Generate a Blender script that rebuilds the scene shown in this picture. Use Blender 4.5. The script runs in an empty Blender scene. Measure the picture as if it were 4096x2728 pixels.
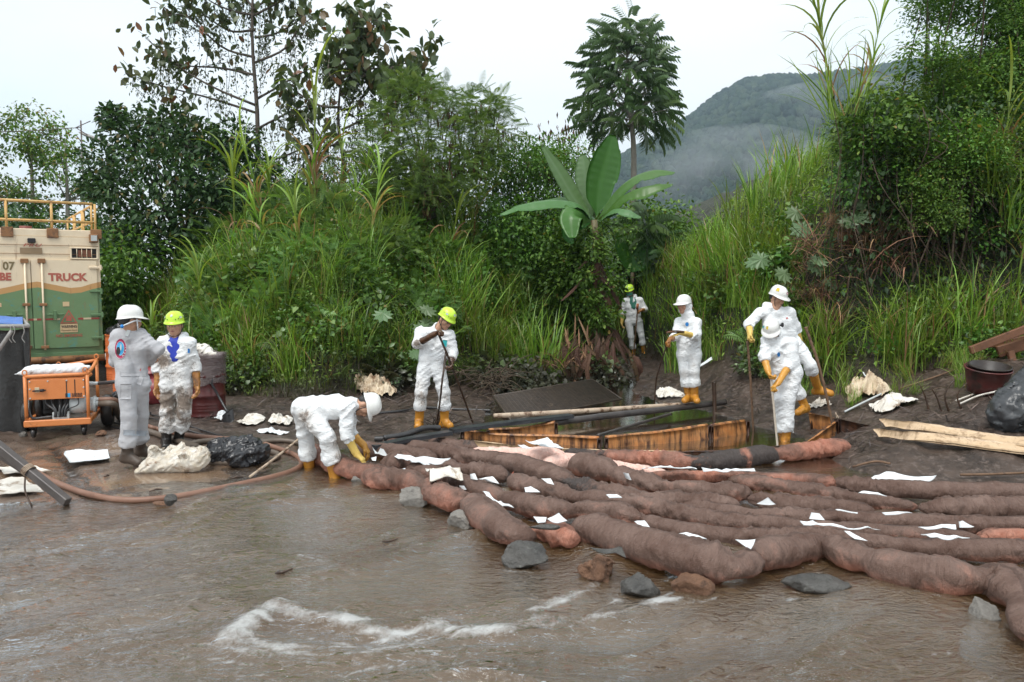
import bpy, math
import numpy as np
from mathutils import Vector, Matrix
from mathutils.bvhtree import BVHTree
rng = np.random.default_rng(11)
scene = bpy.context.scene
COL = scene.collection
# ------------------------------------------------------------------ camera
CAM_Z = 2.05
FPX = 28.0 / 36.0 * 4096.0
PITCH = math.radians(4.34)
cam_data = bpy.data.cameras.new('camera')
cam_data.lens = 28.0
cam_data.sensor_width = 36.0
cam_data.clip_start = 0.05
cam_data.clip_end = 6000.0
cam = bpy.data.objects.new('camera', cam_data)
COL.objects.link(cam)
cam.location = (0, 0, CAM_Z)
cam.rotation_euler = (math.pi / 2 - PITCH, 0, 0)
scene.camera = cam
SUN_EL, SUN_AZ = math.radians(62), math.radians(205)
world = bpy.data.worlds.new('World')
scene.world = world
world.use_nodes = True
wn = world.node_tree
wn.nodes.clear()
w_out = wn.nodes.new('ShaderNodeOutputWorld')
w_sky = wn.nodes.new('ShaderNodeTexSky')
w_sky.sky_type = 'NISHITA'
w_sky.sun_disc = False
w_sky.sun_elevation = SUN_EL
w_sky.sun_rotation = SUN_AZ
w_bs = wn.nodes.new('ShaderNodeBackground')
w_bs.inputs['Strength'].default_value = 0.08
wn.links.new(w_sky.outputs[0], w_bs.inputs['Color'])
w_tc = wn.nodes.new('ShaderNodeTexCoord')
w_nz = wn.nodes.new('ShaderNodeTexNoise')
w_nz.inputs['Scale'].default_value = 2.2
w_nz.inputs['Detail'].default_value = 4
w_mp = wn.nodes.new('ShaderNodeMapping')
w_mp.inputs['Scale'].default_value = (1, 1, 2.5)
wn.links.new(w_tc.outputs['Generated'], w_mp.inputs[0])
wn.links.new(w_mp.outputs[0], w_nz.inputs['Vector'])
w_cr = wn.nodes.new('ShaderNodeValToRGB')
w_cr.color_ramp.elements[0].position = 0.36
w_cr.color_ramp.elements[0].color = (0.515, 0.57, 0.60, 1)
w_cr.color_ramp.elements[1].position = 0.56
w_cr.color_ramp.elements[1].color = (0.575, 0.595, 0.60, 1)
wn.links.new(w_nz.outputs['Fac'], w_cr.inputs[0])
w_bc = wn.nodes.new('ShaderNodeBackground')
w_bc.inputs['Strength'].default_value = 1.2
wn.links.new(w_cr.outputs[0], w_bc.inputs['Color'])
w_mx = wn.nodes.new('ShaderNodeMixShader')
w_mx.inputs[0].default_value = 0.93
wn.links.new(w_bs.outputs[0], w_mx.inputs[1])
wn.links.new(w_bc.outputs[0], w_mx.inputs[2])
wn.links.new(w_mx.outputs[0], w_out.inputs[0])
sun_data = bpy.data.lights.new('sun', 'SUN')
sun_data.energy = 1.5
sun_data.angle = math.radians(25)
sun_data.color = (1.0, 0.97, 0.92)
sun = bpy.data.objects.new('sun', sun_data)
COL.objects.link(sun)
# sun high, behind the left shoulder of the camera
sdir = Vector((math.sin(SUN_AZ) * math.cos(SUN_EL), math.cos(SUN_AZ) * math.cos(SUN_EL), math.sin(SUN_EL)))
sun.rotation_euler = sdir.to_track_quat('Z', 'Y').to_euler()
sun.location = (0, 0, 40)
vs = scene.view_settings
scene.display_settings.display_device = 'sRGB'
vs.view_transform = 'Standard'
vs.look = 'None'
vs.exposure = 0.95
vs.gamma = 1.0
vs.use_curve_mapping = False
scene.cycles.max_bounces = 8
scene.cycles.diffuse_bounces = 3
scene.cycles.transparent_max_bounces = 12
scene.cycles.volume_bounces = 0
scene.cycles.volume_step_rate = 4
CT, ST = math.cos(PITCH), math.sin(PITCH)
def ray(px, py):
    u, v = (px - 2048.0) / FPX, -(py - 1364.0) / FPX
    return np.array([u, CT + v * ST, -ST + v * CT])
def at(px, py, Y):
    d = ray(px, py)
    return np.array([0, 0, CAM_Z]) + d * (Y / d[1])
def gp(px, py, z=0.0):
    d = ray(px, py)
    return np.array([0, 0, CAM_Z]) + d * ((z - CAM_Z) / d[2])
def tag(o, label=None, cat=None, group=None, kind=None):
    if label: o['label'] = label
    if cat: o['category'] = cat
    if group: o['group'] = group
    if kind: o['kind'] = kind
    return o
def empty(name, loc, label, cat, group=None, rz=0.0):
    o = bpy.data.objects.new(name, None)
    COL.objects.link(o)
    o.location = tuple(loc)
    o.rotation_euler = (0, 0, rz)
    o.empty_display_size = 0.1
    return tag(o, label, cat, group)
def world_of(p):
    M = p.matrix_parent_inverse @ p.matrix_basis
    return world_of(p.parent) @ M if p.parent is not None else p.matrix_basis.copy()
def mesh_obj(name, me, parent=None, **kw):
    o = bpy.data.objects.new(name, me)
    COL.objects.link(o)
    if parent is not None:
        o.parent = parent
        if not kw.pop('local', False):
            o.matrix_parent_inverse = world_of(parent).inverted()
    kw.pop('local', None)
    return tag(o, **kw)
class MB:
    """collects vertices and polygons, then makes one mesh"""
    def __init__(s):
        s.v, s.f, s.n, s.a, s.m = [], [], 0, [], []
    def add(s, V, F, tone=None, mi=0):
        V = np.asarray(V, dtype=np.float64).reshape(-1, 3)
        if not isinstance(F, (list, tuple)): F = [F]
        elif len(F) and not hasattr(F[0], 'shape'):
            g = {}
            for q in F: g.setdefault(len(q), []).append(q)
            F = [np.array(x) for x in g.values()]
        for q in F:
            q = np.asarray(q, dtype=np.int64)
            if len(q):
                s.f.append(q + s.n); s.m.append(np.full(len(q), mi, dtype=np.int32))
        s.v.append(V); s.n += len(V)
        if tone is None: tone = 0.5
        s.a.append(np.broadcast_to(np.asarray(tone, dtype=np.float64), (len(V),)).copy())
        return s
    def mesh(s, name, mats, smooth=True, attrs=None):
        me = bpy.data.meshes.new(name)
        V = np.concatenate(s.v) if s.v else np.zeros((0, 3))
        me.vertices.add(len(V))
        me.vertices.foreach_set('co', V.astype(np.float32).ravel())
        nl = sum(q.size for q in s.f); npoly = sum(len(q) for q in s.f)
        me.loops.add(nl); me.polygons.add(npoly)
        me.loops.foreach_set('vertex_index', np.concatenate([q.ravel() for q in s.f]).astype(np.int32))
        st, k = [], 0
        for q in s.f:
            st.append(k + np.arange(len(q)) * q.shape[1]); k += q.size
        me.polygons.foreach_set('loop_start', np.concatenate(st).astype(np.int32))
        if not isinstance(mats, (list, tuple)): mats = [mats]
        for m in mats: me.materials.append(m)
        if len(mats) > 1: me.polygons.foreach_set('material_index', np.concatenate(s.m))
        me.polygons.foreach_set('use_smooth', np.full(npoly, bool(smooth)))
        at_ = me.attributes.new('tone', 'FLOAT', 'POINT')
        at_.data.foreach_set('value', np.concatenate(s.a).astype(np.float32))
        for nm, arr in (attrs or {}).items():
            a_ = me.attributes.new(nm, 'FLOAT', 'POINT')
            a_.data.foreach_set('value', np.asarray(arr, dtype=np.float32))
        me.update(calc_edges=True)
        me.validate()
        return me
    def obj(s, name, mats, parent=None, smooth=True, attrs=None, **kw):
        return mesh_obj(name, s.mesh(name, mats, smooth, attrs), parent, **kw)
_lat = np.random.default_rng(3).random((64, 64, 64)).astype(np.float32)
def vnoise(P):
    P = np.asarray(P, dtype=np.float32)
    i = np.floor(P).astype(np.int64); f = P - i
    f = f * f * (3 - 2 * f)
    i0 = i & 63; i1 = (i + 1) & 63
    x0, y0, z0 = i0[..., 0], i0[..., 1], i0[..., 2]; x1, y1, z1 = i1[..., 0], i1[..., 1], i1[..., 2]
    fx, fy, fz = f[..., 0], f[..., 1], f[..., 2]
    L = _lat
    a = L[x0, y0, z0] * (1 - fx) + L[x1, y0, z0] * fx
    b = L[x0, y1, z0] * (1 - fx) + L[x1, y1, z0] * fx
    c = L[x0, y0, z1] * (1 - fx) + L[x1, y0, z1] * fx
    d = L[x0, y1, z1] * (1 - fx) + L[x1, y1, z1] * fx
    return (a * (1 - fy) + b * fy) * (1 - fz) + (c * (1 - fy) + d * fy) * fz
def fbm(P, o=3):
    P = np.asarray(P, dtype=np.float32)
    s, a, t = 0, 0.5, 0
    for k in range(o):
        s = s + a * vnoise(P * (2.0 ** k) + 7.3 * k); t += a; a *= 0.5
    return s / t
def ridged(P, o=2):
    s, a, t = 0, 0.5, 0
    for k in range(o):
        s = s + a * (1 - np.abs(2 * vnoise(P * (2.0 ** k) + 3.1 * k) - 1)) ** 2; t += a; a *= 0.5
    return s / t
def sstep(x, a, b):
    t = np.clip((np.asarray(x, dtype=float) - a) / (b - a), 0, 1)
    return t * t * (3 - 2 * t)
def unit(v):
    v = np.asarray(v, dtype=float); n = np.linalg.norm(v, axis=-1, keepdims=True)
    return v / np.maximum(n, 1e-9)
def box(c, s, R=None, ch=0.0):
    """box with chamfered edges; c centre, s full sizes, R 3x3 axes in columns"""
    h = np.asarray(s, dtype=float) / 2
    ch = min(ch, 0.45 * 2 * h.min())
    if ch <= 0:
        V = np.array([[x, y, z] for x in (-1, 1) for y in (-1, 1) for z in (-1, 1)], dtype=float) * h
        F = [(0, 1, 3, 2), (4, 6, 7, 5), (0, 4, 5, 1), (2, 3, 7, 6), (0, 2, 6, 4), (1, 5, 7, 3)]
    else:
        V, idx = [], {}
        for sx in (-1, 1):
            for sy in (-1, 1):
                for sz in (-1, 1):
                    for ax in range(3):
                        p = np.array([sx, sy, sz]) * (h - ch); p[ax] = (sx, sy, sz)[ax] * h[ax]
                        idx[(sx, sy, sz, ax)] = len(V); V.append(p)
        V = np.array(V); F = []
        for ax in range(3):
            o1, o2 = (ax + 1) % 3, (ax + 2) % 3
            for sg in (-1, 1):
                q = []
                for a, b in ((-1, -1), (1, -1), (1, 1), (-1, 1)):
                    t = [0, 0, 0]; t[ax] = sg; t[o1] = a; t[o2] = b
                    q.append(idx[(t[0], t[1], t[2], ax)])
                F.append(tuple(q if sg > 0 else q[::-1]))
        for ax in range(3):
            o1, o2 = (ax + 1) % 3, (ax + 2) % 3
            for a in (-1, 1):
                for b in (-1, 1):
                    def k(s_, w):
                        t = [0, 0, 0]; t[ax] = s_; t[o1] = a; t[o2] = b
                        return idx[(t[0], t[1], t[2], w)]
                    q = (k(-1, o1), k(1, o1), k(1, o2), k(-1, o2))
                    F.append(q if a * b > 0 else q[::-1])
        for sx in (-1, 1):
            for sy in (-1, 1):
                for sz in (-1, 1):
                    q = (idx[(sx, sy, sz, 0)], idx[(sx, sy, sz, 1)], idx[(sx, sy, sz, 2)])
                    F.append(q if sx * sy * sz > 0 else q[::-1])
    if R is not None: V = V @ np.asarray(R, dtype=float).T
    return V + np.asarray(c, dtype=float), F
def smooth_path(P, n):
    """Catmull-Rom resampling of a polyline"""
    P = np.asarray(P, dtype=float)
    if len(P) < 3:
        t = np.linspace(0, 1, n)[:, None]; return P[0] * (1 - t) + P[-1] * t
    Q = np.vstack([2 * P[0] - P[1], P, 2 * P[-1] - P[-2]])
    s = np.linspace(0, len(P) - 1 - 1e-6, n); i = s.astype(int); t = (s - i)[:, None]
    p0, p1, p2, p3 = Q[i], Q[i + 1], Q[i + 2], Q[i + 3]
    return 0.5 * (2 * p1 + (p2 - p0) * t + (2 * p0 - 5 * p1 + 4 * p2 - p3) * t ** 2 + (3 * p1 - p0 - 3 * p2 + p3) * t ** 3)
def path_frames(P):
    T = unit(np.gradient(P, axis=0))
    N = np.zeros_like(P); up = np.array([0, 0, 1.0]) if abs(T[0, 2]) < 0.9 else np.array([0, 1.0, 0])
    n = unit(np.cross(np.cross(T[0], up), T[0]))
    for i in range(len(P)):
        n = unit(n - T[i] * (n @ T[i])); N[i] = n
    return T, N, np.cross(T, N)
def tube(P, r, n=8, cap=True):
    P = np.asarray(P, dtype=float); r = np.broadcast_to(np.asarray(r, dtype=float), (len(P),))
    T, N, B = path_frames(P)
    a = np.arange(n) * 2 * math.pi / n
    V = P[:, None] + r[:, None, None] * (np.cos(a)[None, :, None] * N[:, None] + np.sin(a)[None, :, None] * B[:, None])
    m = len(P); i = np.arange(m - 1)[:, None] * n; j = np.arange(n)[None]; j2 = (j + 1) % n
    F = np.stack([i + j, i + j2, i + n + j2, i + n + j], -1).reshape(-1, 4)
    V = V.reshape(-1, 3); Fs = [F]
    if cap:
        V = np.vstack([V, P[0], P[-1]]); c0, c1 = m * n, m * n + 1
        j = np.arange(n); j2 = (j + 1) % n
        Fs.append(np.vstack([np.stack([j2, j, np.full(n, c0)], 1), np.stack([(m - 1) * n + j, (m - 1) * n + j2, np.full(n, c1)], 1)]))
    return V, Fs
def lathe(prof, n=20, c=(0, 0, 0), R=None):
    prof = np.asarray(prof, dtype=float); m = len(prof)
    a = np.arange(n) * 2 * math.pi / n
    V = np.stack([prof[:, None, 0] * np.cos(a), prof[:, None, 0] * np.sin(a), np.broadcast_to(prof[:, None, 1], (m, n))], -1).reshape(-1, 3)
    i = np.arange(m - 1)[:, None] * n; j = np.arange(n)[None]; j2 = (j + 1) % n
    F = np.stack([i + j, i + j2, i + n + j2, i + n + j], -1).reshape(-1, 4)
    if R is not None: V = V @ np.asarray(R, dtype=float).T
    return V + np.asarray(c, dtype=float), [F]
def grid_faces(nu, nv):
    i, j = np.meshgrid(np.arange(nu - 1), np.arange(nv - 1), indexing='ij')
    a = (i * nv + j).ravel()
    return np.stack([a, a + nv, a + nv + 1, a + 1], 1)
def ellipsoid(c, r, n=12, m=8, R=None):
    th = np.linspace(0, math.pi, m)
    V, F = lathe(np.stack([np.sin(th), -np.cos(th)], 1), n)
    V = V * np.asarray(r, dtype=float)
    if R is not None: V = V @ np.asarray(R, dtype=float).T
    return V + np.asarray(c, dtype=float), F
def slab(V, t):
    """thickens a grid sheet given as array (nu,nv,3): closed plate of thickness t"""
    nu, nv, _ = V.shape
    du = np.gradient(V, axis=0); dv = np.gradient(V, axis=1)
    N = unit(np.cross(du, dv))
    A = (V + N * t / 2).reshape(-1, 3); B = (V - N * t / 2).reshape(-1, 3)
    F = grid_faces(nu, nv); k = nu * nv
    rim = np.concatenate([np.arange(nv), np.arange(1, nu) * nv + nv - 1, (nu - 1) * nv + np.arange(nv - 2, -1, -1), np.arange(nu - 2, 0, -1) * nv])
    r2 = np.roll(rim, -1)
    E = np.stack([rim, rim + k, r2 + k, r2], 1)
    return np.vstack([A, B]), [np.vstack([F, F[:, ::-1] + k, E])]
def frame_from(z, x):
    z = unit(z); x = unit(np.asarray(x) - z * np.dot(x, z)); y = np.cross(z, x)
    return np.stack([x, y, z], 1)
def seg(P, a, b, ra, rb):
    a = np.asarray(a, dtype=np.float32); b = np.asarray(b, dtype=np.float32)
    ab = b - a; t = np.clip(((P - a) @ ab) / max(float(ab @ ab), 1e-9), 0, 1)
    return np.linalg.norm(P - a - t[..., None] * ab, axis=-1) - (ra + (rb - ra) * t)
def ell(P, c, r, R=None):
    q = P - np.asarray(c, dtype=np.float32)
    if R is not None: q = q @ np.asarray(R, dtype=np.float32)
    r = np.asarray(r, dtype=np.float32)
    k0 = np.linalg.norm(q / r, axis=-1); k1 = np.linalg.norm(q / (r * r), axis=-1)
    return k0 * (k0 - 1) / np.maximum(k1, 1e-6)
def smin(a, b, k):
    h = np.maximum(k - np.abs(a - b), 0) / k
    return np.minimum(a, b) - h * h * k * 0.25
def surface_net(D, lo, h):
    nx, ny, nz = D.shape
    acc = np.zeros((nx - 1, ny - 1, nz - 1, 3), dtype=np.float32); cnt = np.zeros((nx - 1, ny - 1, nz - 1), dtype=np.float32)
    S = D < 0; cr = []
    for ax in range(3):
        o = [i for i in range(3) if i != ax]
        sl0 = [slice(None)] * 3; sl1 = [slice(None)] * 3; sl0[ax] = slice(0, -1); sl1[ax] = slice(1, None)
        A, B = D[tuple(sl0)], D[tuple(sl1)]
        X = S[tuple(sl0)] != S[tuple(sl1)]
        T = np.where(X, A / np.where(X, A - B, 1), 0)
        cr.append((X, S[tuple(sl0)]))
        for da in (0, 1):
            for db in (0, 1):
                q = [slice(None)] * 3
                q[o[0]] = slice(da, D.shape[o[0]] - 1 + da); q[o[1]] = slice(db, D.shape[o[1]] - 1 + db)
                m = X[tuple(q)].astype(np.float32)
                cnt += m; acc[..., ax] += T[tuple(q)]; acc[..., o[0]] += m * da; acc[..., o[1]] += m * db
    M = cnt > 0
    idx = np.full(M.shape, -1, dtype=np.int64); idx[M] = np.arange(M.sum())
    V = (np.argwhere(M) + acc[M] / cnt[M][:, None]) * h + lo
    F = []
    for ax in range(3):
        X, S0 = cr[ax]
        o = [i for i in range(3) if i != ax]
        q = [slice(None)] * 3
        q[o[0]] = slice(1, -1); q[o[1]] = slice(1, -1)
        W = np.argwhere(X[tuple(q)]); s0 = S0[tuple(q)][tuple(W.T)]
        W = W + np.array([0 if i == ax else 1 for i in range(3)])
        def cell(da, db):
            c = W.copy(); c[:, o[0]] -= da; c[:, o[1]] -= db
            return idx[c[:, 0], c[:, 1], c[:, 2]]
        Q = np.stack([cell(1, 1), cell(0, 1), cell(0, 0), cell(1, 0)], 1)
        flip = s0 if ax != 1 else ~s0
        Q[~flip] = Q[~flip][:, ::-1]
        F.append(Q)
    return V, np.concatenate(F)
def blob(fn, lo, hi, h):
    lo = np.asarray(lo, dtype=np.float32) - 2 * h; hi = np.asarray(hi, dtype=np.float32) + 2 * h
    n = np.ceil((hi - lo) / h).astype(int) + 1
    G = np.stack(np.meshgrid(*[lo[i] + h * np.arange(n[i], dtype=np.float32) for i in range(3)], indexing='ij'), -1)
    return surface_net(fn(G), lo, h)
def prim_field(prims, k):
    """prims: ('s',a,b,ra,rb) tapered capsules and ('e',c,r,R) ellipsoids, smoothly joined"""
    def fn(P):
        d = None
        for q in prims:
            e = seg(P, *q[1:5]) if q[0] == 's' else ell(P, q[1], q[2], q[3] if len(q) > 3 else None)
            kk = q[5] if (q[0] == 's' and len(q) > 5) else k
            d = e if d is None else smin(d, e, kk)
        return d
    return fn
def prim_box(prims):
    lo, hi = [], []
    for q in prims:
        if q[0] == 's':
            r = max(q[3], q[4]); lo += [np.asarray(q[1]) - r, np.asarray(q[2]) - r]; hi += [np.asarray(q[1]) + r, np.asarray(q[2]) + r]
        else:
            r = max(q[2]); lo.append(np.asarray(q[1]) - r); hi.append(np.asarray(q[1]) + r)
    return np.min(lo, 0), np.max(hi, 0)
def relax(V, F, n=2, w=0.5):
    E = np.vstack([F[:, [i, (i + 1) % F.shape[1]]] for i in range(F.shape[1])])
    for _ in range(n):
        s = np.zeros_like(V); c = np.zeros(len(V))
        for a, b in ((0, 1), (1, 0)):
            np.add.at(s, E[:, a], V[E[:, b]]); np.add.at(c, E[:, a], 1)
        V = V * (1 - w) + w * s / np.maximum(c, 1)[:, None]
    return V
class NT:
    def __init__(s, name):
        s.m = bpy.data.materials.new(name); s.m.use_nodes = True
        s.t = s.m.node_tree; s.t.nodes.clear()
        s.out = s.t.nodes.new('ShaderNodeOutputMaterial')
    def n(s, typ, **kw):
        x = s.t.nodes.new(typ)
        for k, v in kw.items():
            if k.startswith('i_'):
                key = k[2:]; key = int(key) if key.isdigit() else key.replace('_', ' ')
                x.inputs[key].default_value = v
            else: setattr(x, k, v)
        return x
    def l(s, a, b): s.t.links.new(a, b)
    def noise(s, vec, scale, detail=5, rough=0.6, dist=0.0):
        x = s.n('ShaderNodeTexNoise'); x.inputs['Scale'].default_value = scale; x.inputs['Detail'].default_value = detail
        x.inputs['Roughness'].default_value = rough; x.inputs['Distortion'].default_value = dist
        if vec is not None: s.l(vec, x.inputs['Vector'])
        return x.outputs['Fac']
    def ramp(s, fac, stops, interp='LINEAR'):
        x = s.n('ShaderNodeValToRGB'); x.color_ramp.interpolation = interp
        e = x.color_ramp.elements
        while len(e) < len(stops): e.new(0.5)
        for k, (p, c) in enumerate(stops):
            e[k].position = p
            e[k].color = (c, c, c, 1) if not hasattr(c, '__len__') else (*c[:3], 1)
        s.l(fac, x.inputs[0]); return x.outputs[0]
    def mixc(s, fac, a, b, typ='MIX'):
        x = s.n('ShaderNodeMix', data_type='RGBA', blend_type=typ)
        for v, i in ((fac, 0), (a, 6), (b, 7)):
            if isinstance(v, bpy.types.NodeSocket): s.l(v, x.inputs[i])
            elif i == 0: x.inputs[0].default_value = v
            else: x.inputs[i].default_value = (*v[:3], 1)
        return x.outputs[2]
    def math(s, op, a, b=0.0, c=None, clamp=False):
        x = s.n('ShaderNodeMath', operation=op, use_clamp=clamp)
        for i, v in enumerate((a, b, c)):
            if v is None: continue
            if isinstance(v, bpy.types.NodeSocket): s.l(v, x.inputs[i])
            else: x.inputs[i].default_value = v
        return x.outputs[0]
    def attr(s, name):
        return s.n('ShaderNodeAttribute', attribute_name=name).outputs['Fac']
    def coord(s, kind='Object', scale=None, rot=None):
        v = s.n('ShaderNodeTexCoord').outputs[kind] if kind != 'Position' else s.n('ShaderNodeNewGeometry').outputs['Position']
        if scale is not None or rot is not None:
            m = s.n('ShaderNodeMapping')
            if scale is not None: m.inputs['Scale'].default_value = scale
            if rot is not None: m.inputs['Rotation'].default_value = rot
            s.l(v, m.inputs[0]); v = m.outputs[0]
        return v
    def bump(s, h, strength=0.5, dist=0.02, normal=None):
        x = s.n('ShaderNodeBump'); x.inputs['Strength'].default_value = strength; x.inputs['Distance'].default_value = dist
        s.l(h, x.inputs['Height'])
        if normal is not None: s.l(normal, x.inputs['Normal'])
        return x.outputs[0]
    def bsdf(s, color, rough=0.6, spec=0.5, metal=0.0, normal=None, **kw):
        x = s.n('ShaderNodeBsdfPrincipled')
        for v, k in ((color, 'Base Color'), (rough, 'Roughness'), (spec, 'Specular IOR Level'), (metal, 'Metallic')):
            if isinstance(v, bpy.types.NodeSocket): s.l(v, x.inputs[k])
            elif k == 'Base Color': x.inputs[k].default_value = (*v[:3], 1)
            else: x.inputs[k].default_value = v
        for k, v in kw.items(): x.inputs[k.replace('_', ' ')].default_value = v
        if normal is not None: s.l(normal, x.inputs['Normal'])
        return x.outputs[0]
    def done(s, shader, disp=None):
        s.l(shader, s.out.inputs['Surface']); return s.m
def surf(name, c1, c2, scale=6, rough=0.6, rough2=None, bump=0.2, bscale=40, bdist=0.01, stain=None, sscale=4, sthr=0.55, swid=0.1, metal=0.0, spec=0.5, coord='Object', stretch=None, dirt=None, tr=0.0, tcol=None, attr_dirt=False):
    """two tones of noise, an optional stain with its own outline, fine relief"""
    t = NT(name); v = t.coord(coord, stretch)
    f = t.ramp(t.noise(v, scale, 6, 0.65), [(0.3, 0.0), (0.7, 1.0)])
    col = t.mixc(f, c1, c2)
    r = rough
    if stain is not None:
        n = t.noise(v, sscale, 8, 0.7, 0.4)
        if attr_dirt: n = t.math('ADD', n, t.math('MULTIPLY', t.attr('dirt'), 0.42))
        g = t.ramp(n, [(sthr, 0.0), (min(sthr + swid, 0.999), 1.0)])
        st2 = t.mixc(t.noise(v, sscale * 3, 5), stain, tuple(x * 2.2 for x in stain))
        col = t.mixc(g, col, st2)
        if rough2 is not None: r = t.math('ADD', t.math('MULTIPLY', g, rough2 - rough), rough)
    nm = t.bump(t.noise(v, bscale, 6, 0.7), bump, bdist) if bump else None
    sh = t.bsdf(col, r, spec, metal, nm)
    if tr:
        x = t.n('ShaderNodeBsdfTranslucent'); t.l(col, x.inputs[0])
        mx = t.n('ShaderNodeMixShader', i_0=tr); t.l(sh, mx.inputs[1]); t.l(x.outputs[0], mx.inputs[2]); sh = mx.outputs[0]
    return t.done(sh)
def leafmat(name, stops, rough=0.42, trans=0.3, spec=0.5, vary=0.5, coat=None):
    t = NT(name)
    col = t.ramp(t.attr('tone'), stops)
    oi = t.n('ShaderNodeObjectInfo').outputs['Random']
    hs = t.n('ShaderNodeHueSaturation'); t.l(col, hs.inputs['Color'])
    t.l(t.math('MULTIPLY_ADD', oi, vary, 1 - vary / 2), hs.inputs['Value'])
    t.l(t.math('MULTIPLY_ADD', oi, 0.035, 0.463), hs.inputs['Hue'])
    col = hs.outputs[0]
    if coat is not None:      # splashed mud near the ground where the plant was dirtied
        n = t.noise(t.coord('Position'), 1.1, 5)
        z = t.n('ShaderNodeSeparateXYZ'); t.l(t.coord('Position'), z.inputs[0])
        k = t.math('ADD', t.math('MULTIPLY', z.outputs[2], -0.42), n)
        col = t.mixc(t.ramp(k, [(0.12, 0.0), (0.36, 0.9)]), col, coat)
    sh = t.bsdf(col, rough, spec)
    x = t.n('ShaderNodeBsdfTranslucent')
    c2 = t.mixc(1.0, col, (1.3, 1.25, 0.55), 'MULTIPLY'); t.l(c2, x.inputs[0])
    mx = t.n('ShaderNodeMixShader', i_0=trans); t.l(sh, mx.inputs[1]); t.l(x.outputs[0], mx.inputs[2])
    return t.done(mx.outputs[0])
# ================================================================== THE LAND
WATER = np.array([(-30, 5.2), (-9, 6.3), (-4.5, 7.0), (-3.9, 7.12), (-3.2, 7.43), (-2.63, 8.06), (-2.35, 8.8), (-2.0, 9.5), (-1.3, 9.8), (-0.75, 10.2),
                  (-0.4, 11.2), (-0.35, 13.0), (-0.3, 14.8), (0.9, 16.0), (2.3, 17.0), (2.5, 16.0), (2.2, 14.6), (2.5, 13.4), (3.1, 12.5), (3.35, 11.6),
                  (3.5, 11.0), (3.9, 10.5), (3.78, 9.6), (3.63, 8.7), (3.9, 8.1), (4.97, 7.75), (9, 7.1), (30, 6.4), (30, 2.0), (9, 1.6), (0, 1.3), (-9, 1.5), (-30, 2.0)])
def poly_sd(X, Y, P):
    """distance to a polygon's outline, positive inside"""
    d = np.full(X.shape, 1e9); ins = np.zeros(X.shape, dtype=bool)
    for i in range(len(P)):
        a, b = P[i], P[(i + 1) % len(P)]
        ab = b - a
        t = np.clip(((X - a[0]) * ab[0] + (Y - a[1]) * ab[1]) / (ab @ ab), 0, 1)
        d = np.minimum(d, np.hypot(X - a[0] - t * ab[0], Y - a[1] - t * ab[1]))
        c = (a[1] > Y) != (b[1] > Y)
        with np.errstate(divide='ignore', invalid='ignore'):
            xi = a[0] + (Y - a[1]) * ab[0] / (ab[1] if ab[1] != 0 else 1e-9)
        ins ^= c & (X < xi)
    return np.where(ins, d, -d)
TX = [-40, -14, -9, -7.6, -6.6, -4.9, -4.2, -3.2, -2.7, -2.2, -1.1, -0.3, 1.2, 2.3, 3.3, 4.0, 4.6, 5.5, 9, 40]
TY = [24, 19, 17.4, 16.4, 15.0, 13.3, 12.9, 12.3, 12.9, 13.8, 15.0, 15.6, 17.8, 20.0, 19.2, 14.2, 12.4, 11.7, 11.5, 11.5]
HX = [-40, -12, -8, -6, -4, -1, 0.5, 1.5, 2.6, 3.6, 4.6, 5.5, 7.5, 12, 40]
HM = [1.0, 0.9, 2.0, 2.8, 3.3, 3.1, 2.3, 1.5, 1.4, 1.7, 1.9, 2.9, 4.2, 5.0, 5.0]
SX = [-40, -6, 0, 2, 3.2, 4.5, 5.5, 9, 40]
SL = [0.5, 0.9, 0.85, 0.5, 0.6, 0.95, 1.25, 1.5, 1.5]
def toe(X): return np.interp(X, TX, TY)
def H(X, Y, detail=True):
    X = np.asarray(X, dtype=float); Y = np.asarray(Y, dtype=float)
    wob = (vnoise(np.stack([X * 1.3, Y * 1.3, X * 0 + 2], -1)) - 0.5) * 0.25
    d = poly_sd(X, Y, WATER) + wob * 0.6 * sstep(Y, 8, 9.5)
    right = sstep(X, 3.2, 3.9)
    slab_ = sstep(-X, 2.2, 3.0) * sstep(-Y, -9.6, -8.6)
    up = np.minimum(-d, 6)
    rise = 0.055 + 0.25 * right
    land = 0.012 + np.minimum(up * rise, 0.16 + 0.75 * right) * (1 - 0.35 * slab_)
    depth = 0.02 + np.minimum(d * 0.10, 0.24)
    bar = np.exp(-(((X + 0.9) * 0.75 + (Y - 5.7) * 0.35) / 1.0) ** 2 - (((Y - 5.7) * 0.8 - (X + 0.9) * 0.3) / 0.62) ** 2)
    depth = np.maximum(depth - 0.19 * bar, .025)
    h = np.where(d < 0, land, -depth)
    t = np.maximum(Y - toe(X), 0)
    hm = np.interp(X, HX, HM); sl = np.interp(X, SX, SL)
    hill = hm * (1 - np.exp(-t * sl / np.maximum(hm, 0.1) * (0.6 + 0.9 * sstep(t, 0, 2))))
    h = h + hill + np.where(Y > 60, (Y - 60) * -0.002, 0)
    h = h + 0.45 * sstep(-Y, -1.6, -0.6) * (Y < 2)           # the near shore where the photographer stands
    if detail:
        P3 = np.stack([X, Y, X * 0], -1)
        rough_ = np.where(d < 0, 1 - 0.85 * slab_, 0.35) * sstep(40 - Y, 0, 5)
        h = h + (fbm(P3 * 2.3, 3) - 0.5) * 0.14 * rough_ * sstep(-d, 0.05, 0.8) * (1 + sstep(t, 0.2, 2))
        h = h + (ridged(P3 * 7.0, 2) - 0.4) * 0.035 * rough_ * (1 - 0.6 * (d > 0))
    return h
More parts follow.
